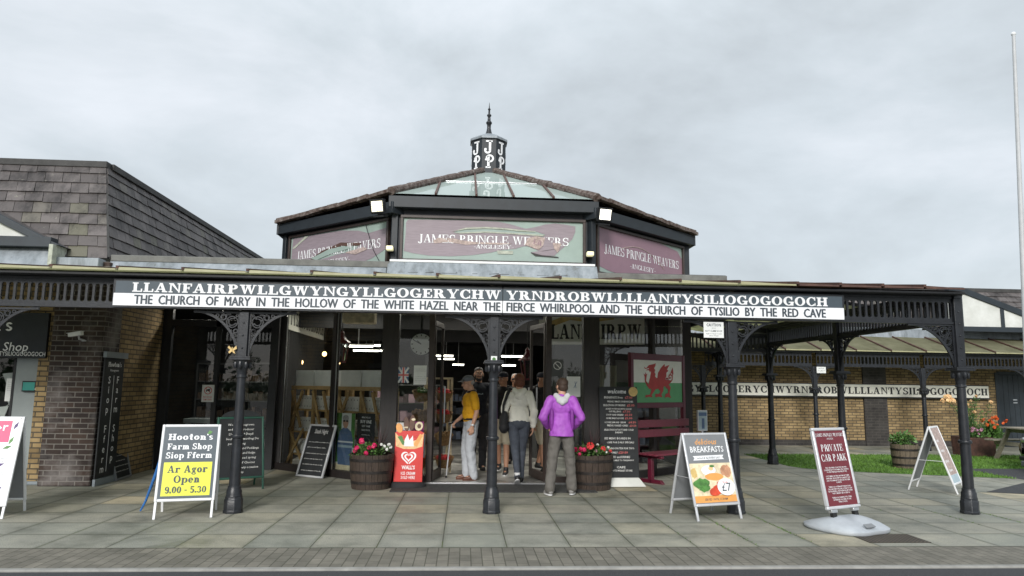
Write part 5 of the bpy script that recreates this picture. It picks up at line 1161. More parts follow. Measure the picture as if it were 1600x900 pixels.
# ---- welcome menu board
p0 = gnd(936, 757); M = TR(2.46, 11.12, 0, rad(4)) @ Matrix.Rotation(-rad(3), 4, 'X')
t = thing("menu_board", "tall black welcome menu board with white chalk prices beside the bench", "menu board", M=M)
MB(M).box(-.31, .31, -.02, .02, .13, 1.53).build("board", "chalkboard", t, bevel=.003)
b = MB(M); b.hexa([(-.20, -.16, 0), (.38, -.16, 0), (.34, .16, 0), (-.22, .16, 0), (-.20, -.05, .129), (.30, -.05, .129), (.30, .06, .129), (-.2, .06, .129)]); b.build("foot", "white_render", t, bevel=.01)
b = MB(M); b.disc(.245, 1.455, .075, .075, -.0235, 22); b.build("gold_medal", "gold_print", t, smooth=False, fix=False)
ml = [("BREAKFASTS from", -.08, 1.345, .034, .30), ("FRESHLY MADE SANDWICHES", .03, 1.285, .026, .42), ("SELECTION OF PANINIS", -.07, 1.225, .030, .36), ("JACKET POTATOES WITH CHOICE", .0, 1.172, .022, .42), ("OF FILLING", -.06, 1.130, .026, .20), ("SOUP AND BREAD", -.06, 1.078, .026, .28), ("HOME MADE QUICHE", -.06, 1.026, .024, .28), ("SCONES JAM AND CREAM", -.06, .962, .024, .34), ("FRESHLY BAKED CAKES", -.02, .912, .026, .34), ("SELECTION OF HOT AND COLD", .0, .846, .026, .48), ("DRINKS", .0, .806, .024, .12), ("SEE MENU BOARDS IN", -.03, .712, .030, .42), ("CAFE FOR DAILY SPECIALS", .02, .652, .026, .44), ("AFTERNOON TEA FOR TWO", .0, .560, .028, .48), ("ONLY", -.08, .496, .028, .10), ("ALL FOOD and DRINKS", -.04, .426, .032, .42), ("AVAILABLE TO TAKEAWAY", .03, .380, .022, .40), ("CAFE", .02, .270, .032, .14), ("OPPOSITE MARKET STORE", .0, .222, .026, .40)]
txt(t, M, ml, "chalk", "chalk_writing", y=-.0225)
txt(t, M, [("welcome", -.02, 1.425, .07, .30, dict(shear=.3, bold=.012))], "letter_white", "welcome_lettering", y=-.0225)
txt(t, M, [("£7.00", .17, 1.345, .036, .12), ("£5.00", .20, 1.222, .036, .12), ("£7.50", .13, 1.128, .030, .12), ("£5.50", .16, 1.076, .030, .12), ("£5.00", .16, 1.024, .030, .12), ("£4.50", .22, .96, .030, .12), ("£3.50", .23, .908, .030, .11), ("£20.00", .06, .494, .034, .15)], "chalk_red", "price_writing", y=-.0225)

# ---- bench with the dragon panel
bx0, by0 = 2.77, 11.60; MBn = Matrix.Translation((bx0, by0, 0)) @ Matrix.Rotation(rad(37), 4, 'Z'); LB = 1.50
t = thing("bench", "dark red wooden bench with a red dragon panel above its backrest", "bench", M=MBn)
for x in (0.0, LB-.07):
    b = MB(MBn); b.box(x, x+.07, 0, .07, 0, 2.10); b.build("post", "maroon_paint", t, bevel=.006)
b = MB(MBn); b.box(.07, LB-.07, .005, .06, 1.985, 2.095).box(.07, LB-.07, .005, .06, 1.18, 1.27); b.build("panel_rail", "maroon_paint", t, bevel=.005)
x0, x1, z0, z1 = .07, LB-.07, 1.27, 1.985
fz = z0+(z1-z0)*.47
MB(MBn).box(x0, x1, .02, .05, fz, z1).build("white_half", "flag_white", t); MB(MBn).box(x0, x1, .0203, .05, z0, fz-.0005).build("green_half", "flag_green", t)
def dq(P):
    o = []
    for X, Y in P:
        u = (X-155)/625; top = 128+57*u; bot = 748-12*u; o.append((x0+u*(x1-x0), z1-(Y-top)/(bot-top)*(z1-z0)))
    return o
DR = [[(290, 235), (315, 262), (330, 240), (350, 215), (385, 208), (420, 200), (436, 190), (432, 230), (415, 262), (430, 290), (420, 320), (434, 345), (425, 375), (442, 400), (420, 430), (380, 440), (358, 425), (365, 370), (372, 330), (375, 300), (360, 322), (355, 300), (345, 288), (310, 290), (325, 275), (350, 270), (350, 258), (318, 268), (300, 268)],
      [(360, 400), (440, 400), (500, 388), (560, 425), (600, 430), (642, 440), (625, 470), (590, 505), (540, 518), (520, 545), (470, 548), (420, 562), (380, 562), (350, 530), (345, 470), (352, 430)],
      [(455, 405), (462, 330), (500, 260), (550, 205), (552, 245), (612, 222), (580, 285), (600, 300), (572, 330), (572, 380), (545, 425), (500, 425)],
      [(298, 450), (295, 380), (281, 332), (303, 355), (302, 308), (314, 345), (327, 338), (318, 380), (312, 440), (350, 500), (372, 530), (355, 557), (320, 505)],
      [(380, 545), (432, 550), (402, 600), (378, 640), (392, 672), (345, 664), (300, 674), (304, 640), (360, 633), (370, 590)],
      [(466, 500), (532, 510), (527, 580), (502, 630), (514, 672), (465, 662), (425, 672), (424, 622), (470, 622), (492, 590), (468, 560)],
      [(540, 495), (600, 500), (624, 530), (608, 600), (612, 640), (628, 682), (585, 664), (545, 676), (556, 622), (590, 612), (588, 560), (560, 535)],
      [(655, 258), (663, 360), (645, 335), (618, 350)], [(545, 420), (600, 425), (560, 405), (575, 395), (610, 418)]]
b = MB(MBn)
for k, P in enumerate(DR): b.prism(dq(P), .0185-.0006*k, .0195-.0006*k)
tp = dq([(625, 455), (645, 425), (648, 395), (640, 370), (620, 355), (600, 370), (598, 395), (612, 408), (622, 395)])
for k, (p, q) in enumerate(zip(tp, tp[1:])): b.bar((p[0], .0125-.0005*k, p[1]), (q[0], .0125-.0005*k, q[1]), .022, .001, up=(0, 1, 0))
tp = dq([(645, 400), (652, 370), (650, 330)])
for k, (p, q) in enumerate(zip(tp, tp[1:])): b.bar((p[0], .0185-.0003*k, p[1]), (q[0], .0185-.0003*k, q[1]), .02, .001, up=(0, 1, 0))
b.build("dragon", "dragon_red", t, smooth=False)
for k, z in enumerate((.70, .86)):
    b = MB(MBn); b.box(.06, LB+.02, -.05, -.015, z, z+.125); b.build("back_slat", "bench_red", t, bevel=.006)
for k in range(4):
    b = MB(MBn); b.box(.02, LB-.0, -.48+k*.105, -.39+k*.105, .44, .47); b.build("seat_slat", "bench_red", t, bevel=.005)
for x in (.12, LB-.2):
    b = MB(MBn); b.prism([(x, 0), (x+.07, 0), (x+.07, .436), (x, .436)], -.30, -.22); b.box(x, x+.07, -.50, .0, .395, .436); b.hexa([(x-.0, -.52, 0), (x+.07, -.52, 0), (x+.07, -.0, 0), (x, -.0, 0), (x, -.46, .06), (x+.07, -.46, .06), (x+.07, -.06, .06), (x, -.06, .06)]); b.build("leg", "maroon_paint", t, bevel=.006)
    b = MB(MBn); b.box(x, x+.06, -.014, .0, .436, 1.0); b.build("back_support", "maroon_paint", t)

# ---- private car park sign
c = gnd(1321, 822)+Vector((.0, .02, 0)); c = V3((4.284, 7.851, 0)); M0 = TR(c.x, c.y, 0, rad(24)); 
t = thing("car_park_sign", "maroon private car park sign in a silver frame on a grey moulded base", "sign", M=M0)
b = MB(M0); rings = []
for z, kx, ky in ((.0, .95, .95), (.015, 1, 1), (.045, 1, 1), (.075, .88, .82), (.105, .70, .55), (.125, .5, .36), (.135, .25, .2)):
    R_ = []
    for k in range(40):
        a_ = 2*PI*k/40; w_ = 1+.13*math.cos(2*a_)-.05*math.cos(4*a_); dz = (.018*math.cos(2*a_)*(z > .05))
        R_.append((.37*kx*w_*math.cos(a_), .46*ky*w_*math.sin(a_), max(0, z+dz)))
    rings.append(R_)
b.rings(rings); b.build("base", "grey_plastic", t, ang=60)
b = MB(M0); b.M = M0 @ Matrix.Translation((0, -.30, .085)) @ Matrix.Rotation(rad(24), 4, 'X'); b.box(-.09, .05, -.03, .03, 0, .012); b.build("grip", "grey_metal", t, bevel=.004)
MP = M0 @ Matrix.Translation((0, .0, .10)) @ Matrix.Rotation(-rad(11), 4, 'X')
for x in (-.18, .18):
    b = MB(MP); b.box(x-.032, x+.032, -.02, .02, 0, .085); b.build("spring_post", "black_plastic", t); b = MB(MP); b.box(x-.05, x+.05, -.026, .026, .086, .119); b.build("clamp", "steel", t, bevel=.004)
PW, P0, P1 = .555, .120, 1.015
b = MB(MP); f = .035
for a_ in ((-PW/2, PW/2, P0, P0+f), (-PW/2, PW/2, P1-f, P1), (-PW/2, -PW/2+f, P0+f, P1-f), (PW/2-f, PW/2, P0+f, P1-f)): b.box(a_[0], a_[1], -.022, .022, a_[2], a_[3])
b.build("frame", "alu", t, bevel=.01)
MB(MP).box(-PW/2+f, PW/2-f, -.012, .012, P0+f, P1-f).build("panel", "maroon_sign", t)
h = P1-P0
tl = [("JAMES PRINGLE WEAVERS", 0, P1-.10, .036, .46, dict(serif='roman')), ("ANGLESEY", 0, P1-.135, .018, .11, dict(serif='roman')), ("PRIVATE", 0, P1-.265, .075, .36, dict(serif='roman')), ("CAR PARK", 0, P1-.375, .075, .42, dict(serif='roman'))]
par = [["THIS CAR PARK IS FOR THE USE AND", "CONVENIENCE OF CUSTOMERS ONLY WISHING", "TO VISIT PRINGLE WEAVERS STORE"], ["CUSTOMERS USE THE CAR PARK AT THEIR", "OWN RISK. WE ACCEPT NO LIABILITY FOR", "LOSS OR DAMAGE TO VEHICLES OR THEIR", "CONTENTS"], ["THERE IS NO OVERNIGHT PARKING AND", "THE CAR PARK WILL BE LOCKED AT 18.00", "EACH EVENING. ANY VEHICLE LEFT AFTER", "THAT TIME MAY BE LOCKED IN"], ["THERE IS NO PARKING FOR OTHER", "BUSINESSES OR USERS OF THE", "TRAIN STATION"]]
z = P1-.455
for pg in par:
    for ln_ in pg: tl.append((ln_, 0, z, .015, .0112*len(ln_))); z -= .0235
    z -= .022
txt(t, MP, tl, "letter_white", y=-.0140)

# ---- notices on columns and walls
def caution(t, M): txt(t, M, [("CAUTION", 0, .145, .035, .19, dict(bold=.02)), ("do not", 0, .118, .012, .05), ("NOT CLIMB ROOF", 0, .075, .022, .22), ("fragile roof danger of death", 0, .045, .012, .2), ("James Pringle", 0, .02, .012, .12)], "letter_dark", y=-.0055)
p = aty(1114, 528, YC-.03); flat_notice("caution_notice", "white CAUTION notice hung beside the column behind the breakfasts board", "notice", TR(p.x, p.y-.03, p.z), .26, .20, "paper", caution)
p = aty(1284, 583, 17.5); flat_notice("wall_notice", "small white notice on the rear canopy column by the brick wall", "notice", TR(p.x+.0, 17.52, p.z), .24, .16, "paper", lambda t, M: txt(t, M, [("CAUTION", 0, .11, .025, .15), ("NOT CLIMB ROOF", 0, .06, .015, .18), ("fragile roof", 0, .03, .012, .1)], "letter_dark"))
# yellow butterfly on the left bracket
p = aty(363, 546, YC-.05); M = TR(p.x, p.y, p.z); t = thing("butterfly_ornament", "pale gold wooden butterfly tied to the left front column bracket", "ornament", M=M)
b = MB(M); b.prism([(0, .0), (.045, .045), (.055, .01), (.02, -.012), (.04, -.05), (.012, -.04), (0, -.02), (-.03, -.05), (-.045, -.03), (-.022, -.005), (-.055, .02), (-.04, .045)], -.006, .004); b.build("wings", "gold_wood", t, smooth=False)
b = MB(M); b.path([(.004, -.01, -.03), (0, -.01, .03)], .006, 6); b.build("butterfly_body", "gold_wood", t)
# stickers on the middle column
p = aty(767, 562, YC-.07); M = TR(.37, YC-.058, p.z-.03); t = flat_notice("sticker", "pale square sticker at the top of the middle front column", "sticker", M, .075, .075, "paper", None); sheet_part(t, M, oval(0, .037, .022, .022), "print_green", -.005, "sticker_mark")

# ---- things on and behind the glass
def on_facet(a, b, xpx, ypx, off=0.0):
    """point where the ray through a pixel meets a glazed wall plane"""
    A = Vector((a[0], a[1], 0)); d = Vector((b[0]-a[0], b[1]-a[1], 0)).normalized(); n = Vector((-d.y, d.x, 0)); r = ray(xpx, ypx); k = ((A+n*off)-CP).dot(n)/r.dot(n); q = CP+r*k
    M, _ = facet(a, b); return M @ Matrix.Translation(((q-A).dot(d), off, q.z)) if True else None
def nodogs(t, M):
    b = MB(M); b.annulus(0, .20, .055, .068, -.0055, -.0045, n=20); b.bar((-.045, -.005, .245), (.045, -.005, .155), .012, .001, up=(0, 1, 0)); b.build("ban_ring", "chalk_red", t, smooth=False)
    sheet_part(t, M, [(-.035, .18), (-.02, .18), (-.015, .195), (.015, .195), (.02, .18), (.032, .18), (.03, .215), (.045, .235), (.02, .23), (-.03, .215)], "letter_black", -.0062, "dog_mark"); txt(t, M, [("NO DOGS", 0, .07, .035, .15), ("DIM CWN", 0, .025, .03, .14)], "chalk_red")
flat_notice("no_dogs_sign", "white no dogs sign on the farm shop entrance glass", "sign", on_facet((-5.2, YD), (-3.5, YD), 324, 628, -.0), .21, .30, "paper", nodogs)
p = aty(322, 545, YD+.3)
M = on_facet(F0, F1, 645, 663, .02)
def unionjack(t, M):
    W_, H_ = .16, .24
    b = MB(M); b.bar((-W_/2, -.0052, 0), (W_/2, -.0052, H_), .03, .001, up=(0, 1, 0)); b.bar((-W_/2, -.0056, H_), (W_/2, -.0056, 0), .03, .001, up=(0, 1, 0)); b.box(-.025, .025, -.0068, -.006, 0, H_).box(-W_/2, W_/2, -.0076, -.007, H_/2-.025, H_/2+.025); b.build("white_cross", "paper", t, smooth=False)
    b = MB(M); b.box(-.013, .013, -.0086, -.008, 0, H_).box(-W_/2, W_/2, -.0094, -.0088, H_/2-.013, H_/2+.013); b.build("red_cross", "chalk_red", t, smooth=False)
flat_notice("flag_sticker", "faded British flag sticker on the pane left of the doorway", "sticker", on_facet(F0, F1, 630, 598, .012), .16, .24, "denim_print", unionjack)
flat_notice("paper_notice", "upright cream notice on the pane left of the doorway near the clock", "notice", on_facet(F0, F1, 656, 601, .012), .2, .30, "paper", small_print(.16, [.24, .21, .12, .09, .06]))
def mapn(t, M):
    b = MB(M); b.annulus(0, .17, .05, .062, -.0055, -.0045, n=18); b.bar((-.04, -.005, .17), (.04, -.005, .19), .01, .001, up=(0, 1, 0)); b.build("round_mark", "denim_print", t, smooth=False); small_print(.18, [.28, .05])(t, M)
flat_notice("paper_notice", "white notice with a round blue mark above the ice cream board", "notice", on_facet(F0, F1, 629, 695, .012), .23, .34, "paper", mapn)
def pur(t, M):
    b = MB(M); b.annulus(0, .12, .06, .068, -.0055, -.0045, n=18); b.build("round_mark", "rot_pink", t, smooth=False)
flat_notice("window_sticker", "purple square sticker beside the ice cream board", "sticker", on_facet(F0, F1, 652, 681, .012), .19, .22, "purple_print", pur)
flat_notice("paper_notice", "long pale blue price list low on the pane left of the doorway", "notice", on_facet(F0, F1, 656, 715, .012), .15, .36, "paper_blue", small_print(.12, [.31-.03*k for k in range(9)]))
def nosmoke(t, M):
    b = MB(M); b.annulus(0, .17, .055, .066, -.0055, -.0045, n=18); b.bar((-.04, -.005, .21), (.04, -.005, .13), .011, .001, up=(0, 1, 0)); b.build("ban_ring", "paper", t, smooth=False)
flat_notice("no_smoking_sticker", "grey no smoking sticker on the pane right of the doorway", "sticker", on_facet(F0, F1, 871, 588, .012), .19, .27, "interior_grey", nosmoke)
flat_notice("paper_notice", "white poster with a scribbled figure behind the head of the woman in purple", "notice", on_facet(F0, F1, 896, 620, .012), .22, .32, "paper", lambda t, M: txt(t, M, [("X", .03, .14, .1, .06, dict(shear=.4))], "denim_print"))
# posters standing in the left window
M = on_facet(L1, F0, 537, 742, .10)
def manposter(t, M):
    sheet_part(t, M, rect(-.23, .23, 0, .18), "print_cream", -.0048, "yellow_foot"); sheet_part(t, M, rect(-.23, -.10, .2, 1.0), "print_green", -.0046, "foliage"); sheet_part(t, M, rect(.14, .23, .45, 1.0), "print_green", -.0046, "foliage")
    sheet_part(t, M, [(-.16, .16), (.14, .16), (.20, .55), (.15, .70), (.05, .76), (-.06, .76), (-.14, .70), (-.20, .5)], "denim_print", -.0054, "shirt"); sheet_part(t, M, [(-.17, .44), (.19, .44), (.19, .48), (-.17, .48)], "paper_blue", -.006, "stripe"); sheet_part(t, M, [(-.18, .52), (.2, .52), (.2, .545), (-.18, .545)], "paper", -.006, "stripe")
    sheet_part(t, M, oval(0, .85, .07, .10), "skin", -.0062, "face"); sheet_part(t, M, oval(0, .92, .075, .05), "hair_grey", -.0068, "hair"); sheet_part(t, M, rect(-.06, -.01, .855, .885), "letter_black", -.0072, "sunglass"); sheet_part(t, M, rect(.012, .06, .855, .885), "letter_black", -.0072, "sunglass")
flat_notice("poster", "tall poster of a man in sunglasses standing inside the left window", "poster", M, .46, 1.0, "paper", manposter)
M = on_facet(L1, F0, 571, 690, .10)
flat_notice("poster", "black BUY ONE poster beside the sunglasses poster in the left window", "poster", M, .42, .45, "chalkboard", lambda t, M: txt(t, M, [("MENS POLOS", 0, .37, .025, .2), ("BUY ONE", 0, .29, .05, .26, dict(bold=.02)), ("GET ONE", 0, .23, .03, .2), ("HALF PRICE", 0, .17, .025, .2), ("selected lines only", 0, .10, .015, .2)], "chalk"))

# ---- big pale boards hanging inside, above the windows
def inner_board(lab, pa, pb, zh, txt_, h, ribbon=None):
    A, B = pa, pb; d = Vector((B.x-A.x, B.y-A.y, 0)); ln_ = d.length; M = Matrix.Translation((A.x, A.y, A.z)) @ Matrix.Rotation(math.atan2(d.y, d.x), 4, 'Z')
    t = thing("hanging_board", lab, "sign", M=M, group="pale boards hung inside the windows"); MB(M).box(0, ln_, -.015, .015, 0, zh).build("board", "cream_board", t)
    tx = MB(M); tx.serif(txt_, ln_*.5, .10, h, ln_*.94, -.018, 'C', 'bold'); tx.build("lettering", "letter_black", t, smooth=False, fix=False)
    if ribbon:
        P = [(ln_*.10, .42), (ln_*.28, .55), (ln_*.5, .50), (ln_*.72, .56), (ln_*.72, .46), (ln_*.5, .40), (ln_*.30, .45), (ln_*.12, .32)]; b = MB(M); b.prism(P, -.017, -.0155); b.build("ribbon", "gold_print", t, smooth=False)
inner_board("pale board reading LLANFAIRPW hung inside the windows right of the doorway", aty(842, 538, 13.0), Vector((3.25, 12.55, aty(1000, 522, 12.5).z)), .66, "LLANFAIRPW", .27, True)
q0 = aty(466, 489, 13.15); q1 = aty(514, 517, 12.55); q1.z = q0.z-.02
inner_board("pale board ending in GOGOCH high on the side wall inside the left angled window", Vector((-3.33, 13.5, 2.52)), Vector((-3.33, 16.9, 2.52)), .45, "TYSILIOGOGOGOCH", .26)
p = aty(548, 500, 12.6); o = MB().box(p.x-.15, p.x+.42, 12.6, 12.9, p.z-.05, p.z+.25).build("air_conditioner", "print_cream", None, bevel=.02); props(o, "cream air conditioning unit high inside the left window", "air conditioner")

# ---- the clock
p = aty(658, 538, 11.9); M = TR(p.x, 11.9, p.z, rad(6)); t = thing("wall_clock", "round white station clock hanging inside left of the doorway", "clock", M=M)
b = MB(M); b.M = M @ Matrix.Rotation(PI/2, 4, 'X'); b.lathe([(.19, 0), (.20, .01), (.20, .05), (.18, .055)], (0, 0, -.03), 28); b.build("case", "iron_matt", t)
b = MB(M); b.disc(0, 0, .178, .178, -.0285, 28); b.build("dial", "paper", t, smooth=False, fix=False)
b = MB(M)
for k in range(12): a_ = k*PI/6; b.bar((.135*math.sin(a_), -.030, .135*math.cos(a_)), (.165*math.sin(a_), -.030, .165*math.cos(a_)), .016, .001, up=(0, 1, 0))
b.build("hour_marks", "letter_black", t, smooth=False)
for l_, a_ in ((.09, rad(-50)), (.14, rad(-62))):
    b = MB(M); b.bar((0, -.032, 0), (l_*math.sin(a_), -.032, l_*math.cos(a_)), .014, .001, up=(0, 1, 0)); b.build("hand", "letter_black", t)
b = MB(M); b.box(-.02, .02, 0, .03, .2, 3.0-p.z); b.build("hanger", "iron_matt", t)
# ---- hanging lanterns with red caps
for x, y, Y, lab in ((824, 572, 12.6, "red capped lantern hanging inside the doorway on the right"), (534, 545, 12.9, "red capped lantern hanging inside the left window")):
    p = aty(x, y, Y); M = TR(p.x, p.y, p.z); t = thing("hanging_lantern", lab, "lantern", M=M, group="red capped lanterns inside the shop")
    MB(M).lathe([(.17, .10), (.165, .115), (.10, .16), (.05, .21), (.035, .26), (.045, .28), (.01, .33)], n=8).build("cap", "lamp_maroon", t, smooth=False)
    b = MB(M)
    for k in range(6): a_ = k*PI/3; b.bar((.13*math.cos(a_), .13*math.sin(a_), .10), (.08*math.cos(a_), .08*math.sin(a_), -.22), .016, .016)
    b.lathe([(.085, -.25), (.09, -.22)], n=6); b.build("cage", "lamp_maroon", t)
    b = MB(M); b.lathe([(.07, -.215), (.12, .095)], n=6); b.build("lantern_glass", "window_glass", t, smooth=False)
    b = MB(M); b.tube((0, 0, .33), (0, 0, 3.0-p.z), .008, n=6); b.build("chain", "iron_matt", t)
# ---- ceiling lights
for k, (x, y, Y, L_) in enumerate(((560, 541, 17.0, .9), (583, 540, 19, .5), (572, 548, 21.5, 1.0), (592, 548, 23, .5), (691, 556, 20, .8), (697, 561, 23, .7), (802, 557, 20, .9), (790, 571, 24, .9), (716, 570, 24, .5), (450, 542, 17, .4), (475, 551, 21, .4))):
    p = aty(x, y, Y); t = thing("tube_light", "added tube light, out of view at the shop front, that brightens the windows", "ceiling light", tuple(p), group="tube lights on the shop ceiling")
    M = TR(p.x, p.y, p.z); L_ *= .75; MB(M).box(-L_/2, L_/2, -.03, .03, -.02, .02).build("tube", "tube_light", t); b = MB(M); b.box(-L_/2-.03, L_/2+.03, -.05, .05, .021, .05).box(-.01, .01, -.01, .01, .05, max(.06, 2.998-p.z)); b.build("fitting", "white_metal", t)
for k, (x, y) in enumerate(((-2.2, 13.9), (-1.4, 15.6), (-.3, 13.6), (1.3, 13.6), (.6, 15.4), (2.9, 14.2), (2.6, 15.8))):  # unseen tubes with area lamps, added to brighten the front of the shop
    t = thing("tube_light", "added tube light, out of view at the shop front, that brightens the windows", "ceiling light", (x, y, 2.9), group="tube lights on the shop ceiling"); M = TR(x, y, 2.93)
    MB(M).box(-.6, .6, -.035, .035, -.025, .02).build("tube", "tube_light", t); MB(M).box(-.63, .63, -.05, .05, .021, .068).build("fitting", "white_metal", t)
    la = bpy.data.lights.new("added_fill", 'AREA'); la.shape = 'RECTANGLE'; la.size = 1.2; la.size_y = .07; la.energy = 11; la.color = (1, .95, .85); lo = bpy.data.objects.new("added_fill", la); COL.objects.link(lo); lo.location = (x, y, 2.895); lo.parent = t; lo.matrix_parent_inverse = t.matrix_basis.inverted()
t = thing("tube_light", "added tube light, out of view on the farm shop ceiling, that brightens the entrance", "ceiling light", (-4.6, 13.25, 2.92)); M = TR(-4.6, 13.25, 2.92)  # unseen tube and area lamp added to lift the dark farm shop entrance
MB(M).box(-.6, .6, -.035, .035, -.025, .02).build("tube", "tube_light", t); MB(M).box(-.63, .63, -.05, .05, .021, .068).build("fitting", "white_metal", t)
la = bpy.data.lights.new("added_fill", 'AREA'); la.shape = 'RECTANGLE'; la.size = 1.2; la.size_y = .07; la.energy = 9; la.color = (1, .95, .85); lo = bpy.data.objects.new("added_fill", la); COL.objects.link(lo); lo.location = (-4.6, 13.25, 2.885); lo.parent = t; lo.matrix_parent_inverse = t.matrix_basis.inverted()
for x, y, Y in ((470, 566, 15.0), (507, 553, 16), (528, 566, 14.6)):
    p = aty(x, y, Y); t = thing("pendant_bulb", "warm glowing bulb hanging inside the left window", "bulb", tuple(p), group="warm bulbs inside the left window"); M = TR(p.x, p.y, p.z)
    MB(M).ell((0, 0, 0), .05, .05, .055, 12, 8).build("bulb", "bulb_warm", t); b = MB(M); b.tube((0, 0, .055), (0, 0, 2.99-p.z), .007, n=6); b.build("cord", "iron_matt", t)
# ---- wooden trestle shelving with mug boxes in the left window
MS = ML @ Matrix.Translation((0, .42, 0))
proto = None
for k, (xs, lab) in enumerate(((-.18, "pine trestle shelf unit at the outer end of the left window"), (1.10, "pine trestle shelf unit behind the sunglasses poster"))):
    M = MS @ Matrix.Translation((xs, 0, 0)); W_ = 1.2; t = thing("shelf_unit", lab, "shelves", M=M, group="pine shelves in the left window")
    for z in (.22, .62, 1.02, 1.42):
        b = MB(M); b.box(0, W_, 0, .34, z, z+.03); b.build("shelf", "pine", t); 
    b = MB(M); b.box(0, W_, -.015, 0, 1.405, 1.47); b.build("front_rail", "pine", t)
    for x in (.0, W_*.5, W_-.06):
        b = MB(M); b.box(x, x+.06, -.0, .05, 0, 1.40).box(x, x+.06, .30, .35, 0, 1.40); b.build("upright", "pine", t)
    for x0_, x1_ in ((.05, .35), (.36, .06), (.66, .92), (.95, 1.17)):
        b = MB(M); b.bar((x0_, -.03, 1.38), (x1_ if x1_ > x0_ else x1_, -.03, .72), .05, .03, up=(0, 1, 0)); b.build("brace", "pine", t)
    for x0_, x1_ in ((.04, .5), (.5, .04)):
        b = MB(M); b.bar((x0_, -.05 if x0_ < .3 else -.08, .70), (x1_, -.05 if x0_ < .3 else -.08, .06), .045, .025, up=(0, 1, 0)); b.build("brace", "pine", t)
    for z, n in ((1.05, 7), (.65, 7), (.25, 3)):
        for j in range(n):
            x = .07+j*.155
            if (j == 3): x += .02
            Mb = M @ Matrix.Translation((x, .05, z+.0005))
            if proto is None:
                proto = thing("mug_box", "white mug box with round holes on a pine shelf in the left window", "box", M=Mb, group="mug boxes in the left window")
                MB(Mb).box(0, .15, 0, .2, 0, .24).build("carton", "mug_box", proto)
                b = MB(Mb)
                for u, v in ((.035, .05), (.115, .05), (.035, .19), (.115, .19)): b.disc(u, v, .010, .012, -.0012, 8)
                b.build("holes", "letter_dark", proto, smooth=False, fix=False)
            else:
                c_ = copy_tree(proto); c_.matrix_basis = Mb
    for x0_, w_, lab2 in ((.04, .52, "wide"), (.6, .5, "narrow")):
        Mb = M @ Matrix.Translation((x0_, .04, 1.4505)); o = MB(Mb).box(0, w_, 0, .28, 0, .30).build("carton", "carton", None, bevel=.004)
        props(o, "grey carton on the pine shelf " + ("nearer the doorway, " if k else "at the outer end of the window, ") + ("left one" if w_ > .51 else "right one"), "carton", "cartons on top of the pine shelves")
# ---- shop fittings deeper inside
r = random.Random(9)
def display(lab, x, y, w, h, m, rz=0, n=4):
    M = TR(x, y, 0, rz); t = thing("display_shelf", lab, "shelves", M=M, group="stocked shelves inside the shop")
    b = MB(M); b.box(0, .03, 0, .4, 0, h).box(w-.03, w, 0, .4, 0, h).box(.03, w-.03, .37, .4, 0, h)
    for k in range(n+1): b.box(.03, w-.03, 0, .369, h*k/n*.98+.02, h*k/n*.98+.045)
    b.build("rack", "interior_grey", t); b = MB(M)
    for k in range(n):
        xx = .05
        while xx < w-.14:
            ww = r.uniform(.06, .13); hh = r.uniform(.4, .85)*h/n*.8; b.box(xx, xx+ww, .03, .28, h*k/n*.98+.0455, h*k/n*.98+.045+hh); xx += ww+r.uniform(.005, .03)
    o = b.build("stock", m, t); o['kind'] = 'stuff'
display("stocked shelf of pink and grey goods left of the doorway", -1.9, 14.6, 1.5, 1.5, "goods")
display("low stocked shelf at the back of the shop on the left", -1.8, 19.5, 2.0, 1.4, "goods_b"); display("stocked shelf at the back of the shop behind the bearded man", .9, 20.5, 2.2, 1.5, "goods")
display("stocked shelf inside the right angled window", 2.3, 14.2, 1.6, 1.35, "goods_b")
display("dark shelf of jars in the farm shop entrance", -4.35, 14.3, .85, 1.9, "jar_dark", n=5); display("dark shelf of bottles deep in the farm shop", -5.6, 15.3, 1.1, 1.9, "jar_dark", n=5)
# pale curtain in the right window
cu = MB(MR @ Matrix.Translation((.35, .5, 0))); pts = [(k*.04, .03*math.sin(k*1.3)) for k in range(26)]
for a_, b_ in zip(pts, pts[1:]): cu.poly([(a_[0], a_[1], .2), (b_[0], b_[1], .2), (b_[0], b_[1], 1.9), (a_[0], a_[1], 1.9)])
o = cu.build("curtain", "curtain", None, fix=False); props(o, "pale pleated curtain inside the right angled window", "curtain")
